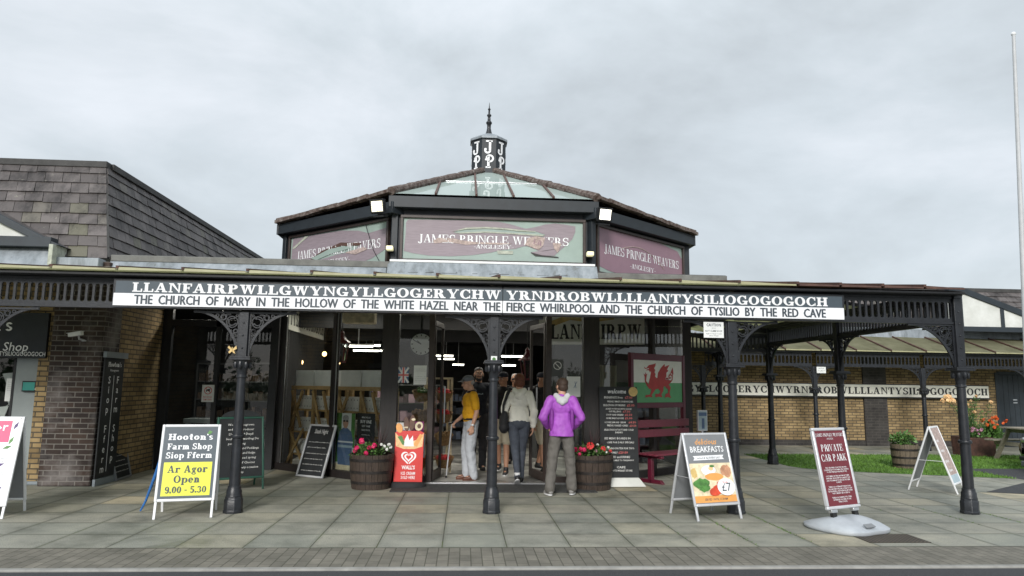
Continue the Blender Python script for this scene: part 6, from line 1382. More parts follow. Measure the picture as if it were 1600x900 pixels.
# ---- basket stand with red fruit in the doorway
SX, SY = -.62, 12.55
M = TR(SX, SY, 0, rad(8)); t = thing("basket_stand", "pale wooden stand of baskets inside the doorway beside the man with a stick", "stand", M=M)
for x, y in ((-.02, 0), (.40, 0), (-.02, .5), (.40, .5)):
    b = MB(M); b.box(x, x+.04, y, y+.04, 0, 1.62); b.build("upright", "print_cream", t)
for z in (.25, .62, .98, 1.30):
    b = MB(M); b.box(.02, .42, .02, .03, z, z+.025); b.build("rail", "print_cream", t)
b = MB(M); b.box(-.02, .44, .0, .54, 1.62, 1.65); b.build("top", "print_cream", t)
for k, (dx, z, fm, lab) in enumerate(((-.12, 1.24, "leaf_green", "wicker basket of green pears at the top left of the basket stand"), (.26, 1.24, "petal_red", "wicker basket of red fruit at the top right of the basket stand"), (-.12, .88, "wicker", "wicker basket of brown bread, second row left of the basket stand"), (.26, .88, "petal_red", "wicker basket of red fruit, second row right of the basket stand"), (-.12, .50, "wicker", "wicker basket, third row left of the basket stand"), (.28, .50, "wicker", "wicker basket, third row right of the basket stand"), (-.12, .12, "petal_orange", "wicker basket of orange fruit at the bottom left of the basket stand"), (.30, .12, "petal_red", "wicker basket of red fruit at the bottom right of the basket stand"))):
    Mb = M @ Matrix.Translation((dx, -.12, z)) @ Matrix.Rotation(rad(16), 4, 'X'); bt = thing("basket", lab, "basket", M=Mb, group="wicker baskets on the stand")
    MB(Mb).rings([[(q*.11*math.cos(2*PI*j/14), q*.085*math.sin(2*PI*j/14), zz) for j in range(14)] for q, zz in ((.8, 0), (1, .02), (1.25, .09), (1.5, .17), (1.55, .18), (1.4, .175), (1.2, .12), (.9, .06))]).build("weave", "wicker", bt)
    b = MB(Mb); rr = random.Random(k)
    for j in range(14): b.ell((rr.uniform(-.1, .1), rr.uniform(-.07, .07), .16+rr.uniform(0, .04)), .035, .035, .035, 8, 6)
    b.build("fruit", fm, bt)
# ---- leaflet holder by the bench
p = gnd(1100, 745); M = TR(p.x, p.y, 0, rad(8)); t = thing("leaflet_stand", "slim silver leaflet stand between the bench and the breakfasts board", "stand", M=M)
b = MB(M); b.box(-.09, .09, 0, .05, .78, 1.14); b.build("holder", "alu", t, bevel=.004); b = MB(M); b.box(-.075, .075, -.004, -.0005, .80, 1.12); b.build("leaflet", "paper_blue", t); b = MB(M); b.box(-.02, .03, -.006, -.0045, .82, 1.0).box(-.075, .075, -.006, -.0045, 1.04, 1.10); b.build("leaflet_print", "denim_print", t)
b = MB(M); b.tube((0, .025, 0), (0, .025, .78), .02); b.lathe([(.17, 0), (.17, .015), (.03, .03)], (0, .025, 0), 16); b.build("pole", "alu", t)
# ---- flagpole
t = thing("flagpole", "tall thin pale flagpole leaning slightly at the right edge", "flagpole", (11.62, 14, 0))
A_, B_ = Vector((11.62, 14, 0)), Vector((12.06, 14, 9.40))
MB().path([A_, A_.lerp(B_, .5), B_], [.06, .05, .035], 12).build("pole", "pale_pole", t); MB().ell(B_+Vector((0, 0, .03)), .05, .05, .05, 10, 8).build("finial", "white_metal", t); MB().box(11.5, 11.74, 13.88, 14.12, 0, .12).build("foot_plate", "grey_metal", t, bevel=.01)
# ================================================================== people
TEX = bpy.data.textures.new("folds", 'CLOUDS'); TEX.noise_scale = .085; TEX.noise_depth = 1
def blob(name, m, parts, parent, M, vox=.008, folds=0, sm=4):
    mb = MB(M)
    for p in parts:
        if p[0] == 'c': mb.capsule(*p[1:5])
        elif p[0] == 'e': mb.ell(p[1], *p[2:5], 14, 10, p[5] if len(p) > 5 else None)
        elif p[0] == 'f': mb.rings([[(rx*math.cos(a), p[7]+ry*math.sin(a), z) for a in [2*PI*i/28 for i in range(28)]] for z, rx, ry in (p[1:4], p[4:7])])
    o = mb.build(name, m, parent)
    r = o.modifiers.new("skin_over", 'REMESH'); r.mode = 'VOXEL'; r.voxel_size = vox; r.use_smooth_shade = True
    s = o.modifiers.new("soften", 'SMOOTH'); s.factor = .5; s.iterations = sm
    if folds:
        d = o.modifiers.new("folds", 'DISPLACE'); d.texture = TEX; d.strength = folds*1.25; d.mid_level = .5; d.texture_coords = 'LOCAL'
    return o
V = Vector
def hand(P, wrist, d, nrm, thumb, curl=.5, s=1.0):
    """palm, four unequal bent fingers and a thumb leaving the side of the palm; d towards the fingers, nrm out of the palm, thumb sideways"""
    w = V(wrist); d = V(d).normalized(); nrm = V(nrm).normalized(); th = (V(thumb)-d*V(thumb).dot(d)).normalized(); nrm = (nrm-d*nrm.dot(d)-th*nrm.dot(th)).normalized()
    for k, (o, l) in enumerate(((.030, .085), (.010, .090), (-.011, .086), (-.030, .078))):
        kn = w+d*l*s+th*o*s; P.append(('c', w+th*o*.6*s+d*.015, .019*s, kn, .0125*s))
        f = (.068, .075, .070, .055)[k]*s; d1 = (d*math.cos(curl)+nrm*math.sin(curl)).normalized(); d2 = (d*math.cos(curl*2.3)+nrm*math.sin(curl*2.3)).normalized()
        m = kn+d1*f*.55; P.append(('c', kn, .0100*s, m, .0090*s)); P.append(('c', m, .0090*s, m+d2*f*.5, .0078*s))
    b = w+th*.026*s+d*.025; m = b+(d*.75+th*.75+nrm*.25).normalized()*.045*s; P.append(('c', b, .015*s, m, .0115*s)); P.append(('c', m, .0110*s, m+(d+th*.15+nrm*.45).normalized()*.034*s, .0090*s))
def person(label, x, y, rz, H, j, skin, group=None, z0=.016):
    k = H/1.70; M = TR(x, y, z0, rz) @ Matrix.Diagonal((k, k, k, 1))
    t = thing("person", label, "person", (x, y, z0), rz, group)
    P = []; hd = V(j.get('head', (0, -.015, 1.585))); ht = Matrix.Rotation(j.get('turn', 0), 3, 'Z') @ Matrix.Rotation(j.get('nod', 0), 3, 'X')
    h = lambda q: hd+ht @ V(q)
    P += [('e', h((0, .015, .025)), .074, .092, .092, ht), ('e', h((0, -.030, -.045)), .055, .058, .066, ht), ('e', h((0, -.055, -.085)), .030, .026, .024, ht), ('c', h((0, -.088, .008)), .009, h((0, -.104, -.026)), .014), ('e', h((-.014, -.094, -.028)), .010, .010, .009), ('e', h((.014, -.094, -.028)), .010, .010, .009),
          ('e', h((.030, -.070, -.022)), .026, .022, .024), ('e', h((-.030, -.070, -.022)), .026, .022, .024), ('c', h((-.035, -.080, .032)), .010, h((.035, -.080, .032)), .010), ('c', h((-.016, -.088, -.058)), .0075, h((.016, -.088, -.058)), .0075), ('c', h((-.014, -.086, -.069)), .0085, h((.014, -.086, -.069)), .0085),
          ('e', h((.076, .012, -.012)), .011, .022, .032, ht), ('e', h((-.076, .012, -.012)), .011, .022, .032, ht), ('c', h((0, .022, -.06)), .056, (0, .02, 1.40), .062)]
    P += [('e', (0, .0, 1.26), .145, .09, .16), ('e', (0, 0, 1.06), .13, .085, .16), ('e', (0, .01, .93), .145, .10, .11), ('c', (-.13, .01, 1.385), .05, (.13, .01, 1.385), .05)]
    for s, key in ((1, 'L'), (-1, 'R')):
        sh, el, wr = V((s*.165, .01, 1.375)), V(j['el'+key]), V(j['wr'+key])
        P += [('c', sh, .050, el, .040), ('c', el, .039, el.lerp(wr, .35), .037), ('c', el.lerp(wr, .35), .037, wr, .026)]
        hand(P, wr, *j['hand'+key])
        hp, kn, an = V((s*.085, .01, .90)), V(j['kn'+key]), V(j['an'+key]); tv = (kn-hp)
        b_ = j.get('bare', 0); P += [('c', hp, .076, hp.lerp(kn, .5), .060), ('c', hp.lerp(kn, .5), .060, kn, .052 if b_ else .044), ('c', kn, .050 if b_ else .042, kn.lerp(an, .35)+V((0, .012 if b_ else .002, 0)), .053 if b_ else .040), ('c', kn.lerp(an, .35)+V((0, .012 if b_ else .002, 0)), .053 if b_ else .040, an, .035)]
        f = V(j.get('ft'+key, (0, -1, 0))).normalized()
        P += [('c', an+V((0, 0, -.03)), .036, an+f*.13+V((0, 0, -.055)), .026)]
    blob("body", skin, P, t, M, .0065)
    if j.get('face', 1):
        mb = MB(M)
        for s in (1, -1): mb.ell(h((s*.031, -.0835, .006)), .013, .008, .008, 8, 6)
        mb.build("eyes", "paper", t); mb = MB(M)
        for s in (1, -1): mb.ell(h((s*.031, -.0905, .006)), .0062, .004, .0062, 8, 6); 
        mb.build("irises", "hair_dark", t); mb = MB(M)
        for s in (1, -1): mb.path([h((s*.015, -.094, .026)), h((s*.033, -.094, .031)), h((s*.050, -.082, .026))], .0042, 6)
        mb.build("eyebrows", j.get('brow', "hair_dark"), t)
    return t, M, h, ht
def torso(w=1.0, hem=.86, bust=0, d=1.0):
    return [('e', (0, 0, 1.27), .175*w, .118*d, .165), ('e', (0, .0, 1.10), .165*w, .112*d, .19), ('e', (0, .005, hem+.12), .172*w, .122*d, .14), ('c', (-.125*w, .01, 1.375), .066, (.125*w, .01, 1.375), .066), ('c', (0, .015, 1.42), .070, (0, .01, 1.36), .085)]+([('e', (0, -.05, 1.24), .14, .10, .09)] if bust else [])
def sleeve(j, key, r0=.064, r1=.052, r2=.042, to=1.0):
    s = 1 if key == 'L' else -1; sh, el, wr = V((s*.165, .01, 1.37)), V(j['el'+key]), V(j['wr'+key])
    if to < 1: e = sh.lerp(el, to); return [('c', sh, r0, e, r1)]
    return [('c', sh, r0, el, r1), ('c', el, r1, el.lerp(wr, .93), r2)]
def trousers(j, r=(.098, .072, .062, .058), seat=.115, hem=.02):
    P = [('e', (0, .02, .93), .160, seat, .11)]
    for s, key in ((1, 'L'), (-1, 'R')):
        hp, kn, an = V((s*.085, .012, .89)), V(j['kn'+key]), V(j['an'+key])
        P += [('c', hp, r[0], hp.lerp(kn, .5), (r[0]+r[1])*.5), ('c', hp.lerp(kn, .5), (r[0]+r[1])*.5, kn, r[1]), ('c', kn, r[1], kn.lerp(an, .5), r[2]), ('c', kn.lerp(an, .5), r[2], an+(an-kn).normalized()*hem, r[3])]
    return P
def shoes(t, M, j, m, sole="shoe_white", s=1.0):
    for key in 'LR':
        an = V(j['an'+key]); f = V(j.get('ft'+key, (0, -1, 0))).normalized(); a = an+V((0, 0, -.045)); dn = V((0, 0, -1)) if abs(f.z) < .2 else V((0, f.z*.6, -.9))
        o = blob("shoe", m, [('c', a-f*.03, .042*s, a+f*.06+dn*.005, .043*s), ('c', a+f*.05+dn*.012, .042*s, a+f*.145+dn*.022, .034*s), ('c', an+V((0, 0, .01)), .043, a, .043)], t, M, .008)
        mb = MB(M); sd = f.cross(V((0, 0, 1))).normalized(); up = sd.cross(f)
        ring = lambda z, k: [a+f*(.055+.115*k*math.cos(q))+sd*.042*k*math.sin(q)*s+up*z for q in [2*PI*i/16 for i in range(16)]]
        mb.rings([ring(-.048, 1.05), ring(-.03, 1.08)]); mb.build("sole", sole, o)
def still(w=.09, lean=0):
    return dict(elL=(.225, .04, 1.10), elR=(-.225, .04, 1.10), wrL=(.235, -.02, .86), wrR=(-.235, -.02, .86), handL=((0, -.15, -1), (-1, 0, 0), (0, -1, 0), .35), handR=((0, -.15, -1), (1, 0, 0), (0, -1, 0), .35), knL=(w, -.015, .49), knR=(-w, -.015, .49), anL=(w, .02, .09), anR=(-w, .02, .09))

# --- man in the yellow polo shirt, side on, with a stick
j = still(.075); j.update(elL=(.215, .055, 1.10), wrL=(.205, -.015, .86), elR=(-.215, .03, 1.11), wrR=(-.19, -.20, .93), handR=((0.1, -.8, -.75), (.3, .5, -.8), (.9, -.3, 0), 1.0), handL=((0, -.1, -1), (-1, .1, 0), (0, -1, 0), .55), nod=rad(12), head=(0, -.055, 1.57), anL=(.075, .05, .09), anR=(-.08, -.03, .09), knR=(-.08, -.05, .49), face=1, brow="hair_grey")
p = gnd(733, 751)
t, M, h, ht = person("elderly man in yellow polo shirt and grey cap leaning on a walking stick", p.x, p.y, rad(-78), 1.67, j, "skin")
MMAN = M.copy(); JMAN = j
blob("polo_shirt", "polo_yellow", torso(1.0, .90, d=1.16)+[('e', (0, -.05, 1.06), .13, .09, .15)]+sleeve(j, 'L', .074, .066, to=.72)+sleeve(j, 'R', .074, .066, to=.72), t, M, .009, .016)
mb = MB(M); 
mb.rings([[(.066*q*math.cos(a_), .012-.004+.068*q*math.sin(a_), zz+.018*math.sin(a_)) for a_ in [2*PI*i/18 for i in range(18)]] for q, zz in ((1.02, 1.455), (1.22, 1.435), (1.3, 1.418), (1.16, 1.42))]); mb.build("collar", "letter_black", t)
blob("trousers", "trouser_grey", trousers(j, (.108, .086, .076, .074), .128), t, M, .009, .016)
mb = MB(M); mb.rings([[(.172*q*math.cos(a_), .012+.140*q*math.sin(a_), zz) for a_ in [2*PI*i/24 for i in range(24)]] for q, zz in ((.96, .965), (1.01, .97), (1.01, .995), (.96, 1.0))]); mb.build("belt", "black_cloth", t)
shoes(t, M, j, "leather_brown", "leather_brown")
def cap(t, M, h, ht, m="cap_grey"):
    o = blob("cap", m, [('e', h((0, .015, .062)), .084, .100, .064, ht), ('e', h((0, .02, .045)), .084, .100, .03, ht)], t, M, .006)
    mb = MB(M); mb.rings([[h((.078*k*math.cos(a_), -.06-.10*k*max(0, -math.sin(a_))-.0, .048+z+.012*math.cos(a_*2)*0-.010*abs(math.cos(a_)))) for a_ in [PI+PI*i/12 for i in range(13)]] for k, z in ((1, 0), (1, .007), (.3, .010), (.3, .0))], caps=False); mb.build("peak", m, o)
cap(t, M, h, ht)
blob("hair", "hair_grey", [('e', h((0, .055, .0)), .072, .058, .05, ht)], t, M, .007)
mb = MB(M); w_ = V(j['wrL'])+V((0, .004, .035)); mb.rings([[w_+V((.034*math.cos(a_), .034*math.sin(a_), z)) for a_ in [2*PI*i/14 for i in range(14)]] for z in (-.010, .010)]); mb.ell(w_+V((.036, 0, 0)), .008, .018, .018, 10, 6); mb.build("wristwatch", "white_metal", t)
hw = M @ (V(j['wrR'])+V((.012, -.075, -.045))); ft = gnd(697, 748); ft.z = .016
st = thing("walking_stick", "pale metal walking stick in the hand of the man in yellow", "walking stick", (ft.x, ft.y, .016))
MB().tube(ft+V((0, 0, .02)), hw+V((0, 0, .0)), .011, .012).build("shaft", "alu", st); MB().tube(ft, ft+V((0, 0, .035)), .017, .014).build("ferrule", "rubber", st); d_ = M.to_3x3() @ V((0, -1, .0)); MB().path([hw-d_*.05+V((0, 0, .01)), hw+V((0, 0, .02)), hw+d_*.06+V((0, 0, .005))], .014, 8).build("handle", "black_plastic", st)

# --- bearded man facing out
j = still(.09); j.update(elR=(-.24, .02, 1.11), wrR=(-.20, -.15, .93), turn=rad(-6)); p = aty(746, 690, 13.0)
t, M, h, ht = person("bearded man in a navy T-shirt facing out of the doorway", p.x, 13.0, rad(8), 1.83, j, "skin")
blob("t_shirt", "navy_cloth", torso(1.08, .86)+sleeve(j, 'L', .072, .064, to=.75)+sleeve(j, 'R', .072, .064, to=.75), t, M, .009, .012)
mb = MB(M)
for k in range(4): mb.box(-.03+k*.024, -.014+k*.024, -.1285, -.128, 1.24+.006*(k % 2), 1.268-.005*(k % 3))
mb.build("shirt_print", "paper_blue", t, smooth=False, fix=False)
blob("trousers", "trouser_dark", trousers(j, (.105, .08, .07, .066)), t, M, .009, .014); shoes(t, M, j, "shoe_black", "shoe_black")
blob("hair", "hair_dark", [('e', h((0, .028, .055)), .080, .094, .070, ht), ('e', h((0, .06, .0)), .076, .06, .07, ht)], t, M, .006)
blob("beard", "hair_dark", [('e', h((0, -.052, -.088)), .050, .044, .042, ht), ('e', h((.050, -.022, -.05)), .022, .036, .048, ht), ('e', h((-.050, -.022, -.05)), .022, .036, .048, ht), ('c', h((-.026, -.090, -.047)), .008, h((.026, -.090, -.047)), .008)], t, M, .005)

# --- man in dark jacket and khaki shorts walking out behind the column
j = still(.09); j.update(elR=(-.24, .03, 1.12), wrR=(-.17, -.20, 1.10), handR=((.5, -.8, .1), (0, .3, -1), (0, 0, 1), .8), knL=(.09, -.10, .50), anL=(.10, -.16, .09), knR=(-.085, .02, .49), anR=(-.085, .18, .13), turn=rad(-22), nod=rad(5), bare=1); p = aty(783, 690, 12.5)
t, M, h, ht = person("man in dark hooded jacket and khaki shorts walking out behind the middle column", p.x+.02, 12.5, rad(-14), 1.74, j, "skin_tan")
blob("jacket", "black_cloth", torso(1.08, .86)+sleeve(j, 'L', .076, .064, .054)+sleeve(j, 'R', .076, .064, .054)+[('c', (-.09, .07, 1.43), .05, (.09, .07, 1.43), .05)], t, M, .009, .014)
sh = [('e', (0, .02, .93), .165, .122, .11)]
for s, key in ((1, 'L'), (-1, 'R')):
    hp, kn = V((s*.085, .012, .88)), V(j['kn'+key]); sh += [('c', hp, .108, hp.lerp(kn, .88), .086)]
blob("shorts", "shorts_khaki", sh, t, M, .009, .012); shoes(t, M, j, "shoe_black")
cap(t, M, h, ht, "navy_cloth"); blob("hair", "hair_dark", [('e', h((0, .05, .0)), .074, .062, .055, ht)], t, M, .007)
# --- person seen between them, only the head showing
j = still(.09); p = aty(803, 690, 14.1)
t, M, h, ht = person("person in dark clothes whose head shows beside the column, farther inside", p.x+.01, 14.1, rad(-10), 1.74, j, "skin_tan")
blob("jumper", "navy_cloth", torso(1.05, .86)+sleeve(j, 'L', .07, .06, .05)+sleeve(j, 'R', .07, .06, .05), t, M, .011, .012)
blob("trousers", "trouser_dark", trousers(j), t, M, .011, .012); shoes(t, M, j, "shoe_black", "shoe_black"); blob("hair", "hair_grey", [('e', h((0, .03, .05)), .080, .094, .072, ht), ('e', h((0, .06, -.01)), .074, .06, .06, ht)], t, M, .008)
mb = MB(M)
for s in (1, -1): mb.ell(h((s*.033, -.096, .004)), .026, .008, .019, 10, 6)
mb.path([h((-.075, -.02, .010)), h((-.06, -.088, .010)), h((.06, -.088, .010)), h((.075, -.02, .010))], .004, 6); mb.build("sunglasses", "black_plastic", t)

# --- woman in the cream hoodie walking in
j = still(.06); j.update(elL=(.235, .03, 1.12), wrL=(.20, -.16, 1.02), handL=((0, -.6, -.8), (-1, 0, 0), (0, -1, .3), .8), elR=(-.235, .06, 1.11), wrR=(-.225, -.03, .87), knR=(-.055, -.07, .50), anR=(-.045, -.05, .09), knL=(.05, .01, .50), anL=(.03, .20, .135), ftL=(0, -.85, -.5), ftR=(-.1, -1, 0), turn=rad(4), face=1, brow="hair_auburn"); p = gnd(808, 757)
t, M, h, ht = person("woman with auburn hair in a cream hoodie walking into the shop", p.x+.02, p.y+.05, rad(180), 1.70, j, "skin")
blob("hoodie", "hoodie_cream", torso(.90, .97, 1)+[('f', .945, .165, .130, 1.10, .155, .115, .01)]+sleeve(j, 'L', .068, .060, .050)+sleeve(j, 'R', .068, .060, .050), t, M, .009, .018)
blob("hood", "hoodie_cream", [('c', (-.075, .055, 1.435), .045, (0, .105, 1.37), .052), ('c', (.075, .055, 1.435), .045, (0, .105, 1.37), .052), ('e', (0, .10, 1.35), .085, .045, .06), ('c', (-.07, -.02, 1.44), .035, (-.08, .05, 1.44), .04), ('c', (.07, -.02, 1.44), .035, (.08, .05, 1.44), .04)], t, M, .008, .005)
blob("jeans", "jean_dark", trousers(j, (.100, .070, .056, .048), .128), t, M, .008, .010); shoes(t, M, j, "shoe_black")
mb = MB(M); a_ = V(j['anR']); b_ = V(j['anL'])
for q in (a_, b_): mb.tube(q+V((0, 0, -.02)), q+V((0, 0, .05)), .047, .044, 12)
mb.build("socks", "shoe_white", t)
blob("hair", "hair_auburn", [('e', h((0, .028, .040)), .090, .100, .085, ht), ('e', h((0, .055, -.035)), .086, .068, .070, ht), ('c', h((.066, .01, -.03)), .026, h((.062, .0, -.08)), .018), ('c', h((-.066, .01, -.03)), .026, h((-.062, .0, -.08)), .018)], t, M, .007, .008)
bg_ = thing("shoulder_bag", "black shoulder bag hanging from the woman in the cream hoodie", "bag", (p.x-.2, p.y, .9), M=Matrix.Translation((p.x-.2, p.y, .9)))
blob("bag_body", "black_cloth", [('e', (.245, .06, .93), .075, .115, .15), ('e', (.24, .06, .86), .08, .125, .10), ('e', (.23, .07, 1.02), .06, .09, .10)], bg_, M, .009, .008)
mb = MB(M); mb.path([(.265, .11, 1.00), (.255, .13, 1.20), (.20, .125, 1.36), (.155, .05, 1.452), (.16, -.04, 1.42), (.225, -.10, 1.22), (.255, -.02, 1.02)], [.014, .020, .026, .028, .024, .018, .012], 8); mb.build("strap", "black_cloth", bg_)

# --- woman in the purple jacket, back turned, elbows out
j = still(.10); j.update(elL=(.285, .08, 1.12), wrL=(.195, -.11, .97), elR=(-.285, .08, 1.12), wrR=(-.195, -.11, .97), handL=((-.7, -.6, -.3), (0, .8, -.3), (-.2, 0, -1), .5), handR=((.7, -.6, -.3), (0, .8, -.3), (.2, 0, -1), .5), anL=(.175, .05, .09), anR=(-.16, -.04, .09), knL=(.135, .01, .49), knR=(-.13, -.02, .49), ftL=(.35, -1, 0), ftR=(-.3, -1, 0), turn=rad(24), face=1, brow="hair_brown"); a_, b_ = gnd(859, 772), gnd(893, 777); p = (a_+b_)/2
t, M, h, ht = person("woman in a bright purple jacket with grey hood, back turned, elbows out", p.x+.01, p.y, rad(178), 1.63, j, "skin")
blob("jacket", "jacket_purple", torso(.93, .92, 1)+[('f', .845, .188, .150, 1.06, .155, .112, .012)]+sleeve(j, 'L', .074, .064, .052)+sleeve(j, 'R', .074, .064, .052), t, M, .009, .016)
for s, key in ((1, 'L'), (-1, 'R')):
    o = blob("side_panel", "jacket_purple_dark", [('e', (s*.150, .035, 1.08), .040, .075, .19)], t, M, .009, .01)
blob("hood", "hood_grey", [('c', (-.085, .045, 1.435), .046, (0, .115, 1.34), .046), ('c', (.085, .045, 1.435), .046, (0, .115, 1.34), .046), ('e', (0, .10, 1.37), .09, .05, .06), ('c', (-.07, -.02, 1.44), .036, (-.09, .05, 1.435), .04), ('c', (.07, -.02, 1.44), .036, (.09, .05, 1.435), .04)], t, M, .008, .004)
blob("trousers", "trouser_taupe", trousers(j, (.096, .080, .074, .078), .118, .0), t, M, .009, .020); shoes(t, M, j, "shoe_grey", "shoe_white")
blob("hair", "hair_brown", [('e', h((0, .026, .040)), .087, .100, .085, ht), ('e', h((0, .055, -.025)), .080, .066, .065, ht), ('c', h((.07, .0, .02)), .020, h((.068, .0, -.02)), .014), ('c', h((-.07, .0, .02)), .020, h((-.068, .0, -.02)), .014)], t, M, .007, .010)
# ================================================================== plants, barrels, garden things
def leaves(mb, c, rx, ry, rz, n, size, r, up=.4, droop=0):
    for _ in range(n):
        while True:
            q = V((r.uniform(-1, 1), r.uniform(-1, 1), r.uniform(-1, 1)))
            if q.length < 1: break
        q = q*(.55+.45*r.random()) if q.length > .2 else q
        p = V(c)+V((q.x*rx, q.y*ry, q.z*rz)); s = size*r.uniform(.6, 1.3)
        d = V((q.x+r.gauss(0, .5), q.y+r.gauss(0, .5), up+r.gauss(0, .5)-droop)).normalized(); a = d.cross(V((r.gauss(0, 1), r.gauss(0, 1), r.gauss(0, 1)))).normalized()
        mb.poly([p, p+d*s*.45+a*s*.26, p+d*s, p+d*s*.45-a*s*.26])
def blossom(mb, c, rad_, r, n=14):
    for k in range(n):
        d = V((r.gauss(0, 1), r.gauss(0, 1)-.3, r.gauss(0, 1)+.3)).normalized(); a = d.cross(V((r.gauss(0, 1), r.gauss(0, 1), r.gauss(0, 1)))).normalized(); b = d.cross(a); p = V(c)+d*rad_*.6; s = rad_*.75
        mb.poly([p-a*s*.7-b*s*.3, p+a*s*.7-b*s*.3, p+a*s*.5+b*s*.6+d*s*.2, p-a*s*.5+b*s*.6+d*s*.2])
def barrel(label, c, rad_, h, m="barrel_wood", group="half barrels with flowers", hoops=(.16, .46, .80), nstaves=22):
    t = thing("half_barrel", label, "barrel", (c.x, c.y, 0), 0, group); r = random.Random(int(c.x*100))
    prof = lambda z: rad_*(.86+.14*math.sin(min(1, z/h)*PI*.5)); mb = MB()
    for k in range(nstaves):
        a0 = 2*PI*(k+.03)/nstaves; a1 = 2*PI*(k+.97)/nstaves; dz = r.uniform(-.006, .006); rr = []
        for z in (0, .3, .6, 1.0):
            R_ = prof(z*h); zz = z*h+(dz if z == 1 else 0); rr.append([(c.x+q*math.cos(a), c.y+q*math.sin(a), zz) for q, a in ((R_, a0), (R_*1.004, (a0+a1)/2), (R_, a1), (R_-.028, a1), (R_-.028, a0))])
        mb.rings(rr)
    mb.build("staves", m, t, ang=20)
    for z in hoops:
        zz = z*h; R_ = prof(zz)*1.006; MB().rings([[(c.x+q*math.cos(2*PI*k/32), c.y+q*math.sin(2*PI*k/32), w) for k in range(32)] for q, w in ((R_, zz), (R_+.004, zz), (R_+.006, zz+.04), (R_+.001, zz+.04))]).build("hoop", "hoop", t)
    MB().lathe([(prof(h)-.03, h-.06), (prof(h)-.03, h-.05)], (c.x, c.y, 0), 24).build("soil", "soil", t)
    return t
def flowering(label, c, z, sx, sy, seed, cols, nl=420, group="flowers in the half barrels"):
    r = random.Random(seed); t = thing("flowering_plant", label, "flowers", (c.x, c.y, z), 0, group); mb = MB()
    leaves(mb, (c.x, c.y, z+.05), sx, sy, .11, nl, .055, r); leaves(mb, (c.x-sx*.8, c.y-sy*.6, z-.0), .09, .07, .10, 60, .045, r, -.2); mb.build("foliage", "leaf_green", t, smooth=False, fix=False)
    for k, (u, v, w, rad_, m) in enumerate(cols):
        b = MB(); blossom(b, (c.x+u, c.y+v, z+w), rad_, r); b.build("flower", m, t, smooth=False, fix=False)
    return t
def spiky(label, c, z, n, L_, seed):
    r = random.Random(seed); t = thing("spiky_plant", label, "plant", (c.x, c.y, z), 0, "spiky dark plants in the half barrels"); mb = MB()
    for k in range(n):
        a = r.uniform(0, 2*PI); e_ = r.uniform(.35, 1.45); l = L_*r.uniform(.65, 1.05); d = V((math.cos(a)*math.cos(e_), math.sin(a)*math.cos(e_), math.sin(e_))); sd = V((-math.sin(a), math.cos(a), 0)); pts = [V((c.x, c.y, z))+d*l*q-V((0, 0, .22*l*q*q*math.cos(e_))) for q in (0, .33, .66, 1)]
        for q in range(3): w0 = .011*(1-q/3.2); w1 = .011*(1-(q+1)/3.2); mb.poly([pts[q]-sd*w0, pts[q]+sd*w0, pts[q+1]+sd*w1, pts[q+1]-sd*w1])
    mb.build("blades", "leaf_maroon", t, smooth=False, fix=False); b = MB(); b.tube((c.x, c.y, z-.08), (c.x, c.y, z+.04), .03, .025); b.build("stem", "soil", t)
P_, R_, W_, Mv = "petal_pink", "petal_red", "petal_white", "petal_mauve"
c = gnd(575, 767)+V((0, .30, 0)); barrel("dark half barrel planter left of the ice cream board", c, .325, .50)
flowering("pink flowers and white alyssum in the half barrel beside the ice cream board", c, .50, .29, .25, 4, [(-.20, -.22, .10, .045, P_), (.05, -.22, .13, .048, P_), (-.12, -.26, .20, .052, P_), (-.05, -.28, .03, .042, P_), (-.23, -.16, .05, .04, P_), (.2, -.22, .12, .03, W_), (.26, -.14, .14, .03, W_), (.24, -.22, .08, .028, W_), (.16, -.24, .15, .026, W_), (.28, -.1, .1, .03, W_), (-.02, -.2, .10, .035, P_)])
spiky("dark spiky plant in the half barrel beside the ice cream board", c+V((.10, .0, 0)), .52, 30, .48, 3)
c = gnd(930, 768)+V((0, .31, 0)); barrel("dark half barrel planter behind the woman in purple, by the menu board", c, .33, .51)
flowering("red and pink flowers in the half barrel by the menu board", c, .51, .30, .25, 8, [(-.06, -.24, .14, .065, R_), (.13, -.26, .10, .045, R_), (-.20, -.22, .09, .04, P_), (-.27, -.16, .08, .042, P_), (-.14, -.2, .08, .04, P_), (.22, -.2, .12, .022, W_), (.05, -.24, .16, .022, W_), (.27, -.12, .06, .03, R_), (-.22, -.24, .02, .03, P_), (.18, -.25, .05, .02, W_), (.02, -.27, .07, .026, Mv)])
spiky("dark spiky plant in the half barrel by the menu board", c+V((.04, .04, 0)), .52, 34, .52, 6)
# right hand garden
c = V((8.78, 13.75, 0)); barrel("pale weathered half barrel with dark hoops standing on the lawn", c, .25, .47, "barrel_pale", None, (.12, .42, .74), 18)
t = thing("leafy_plant", "low green leafy plant in the half barrel on the lawn", "plant", (c.x, c.y, .47)); mb = MB(); leaves(mb, (c.x-.04, c.y, .55), .26, .22, .15, 420, .075, random.Random(5)); mb.build("foliage", "leaf_green", t, smooth=False, fix=False)
c = gnd(1537, 714)+V((.02, .34, 0)); t = thing("steel_planter", "square rust brown planter under the rose bush on the lawn", "planter", (c.x, c.y, 0)); MB().rings([[(c.x+s*x_, c.y+s*y_, z) for x_, y_ in ((-.33, -.33), (.33, -.33), (.33, .33), (-.33, .33))] for s, z in ((.95, 0), (1, .44), (.93, .44), (.93, .36))]).build("tub", "rusty_steel", t, bevel=.012); MB().box(c.x-.29, c.x+.29, c.y-.29, c.y+.29, .34, .37).build("soil", "soil", t)
r = random.Random(21); t = thing("rose_bush", "tall thin rose bush with peach flowers in the rust brown planter", "bush", (c.x, c.y, .37)); mb = MB(); st_ = MB(); tips = []
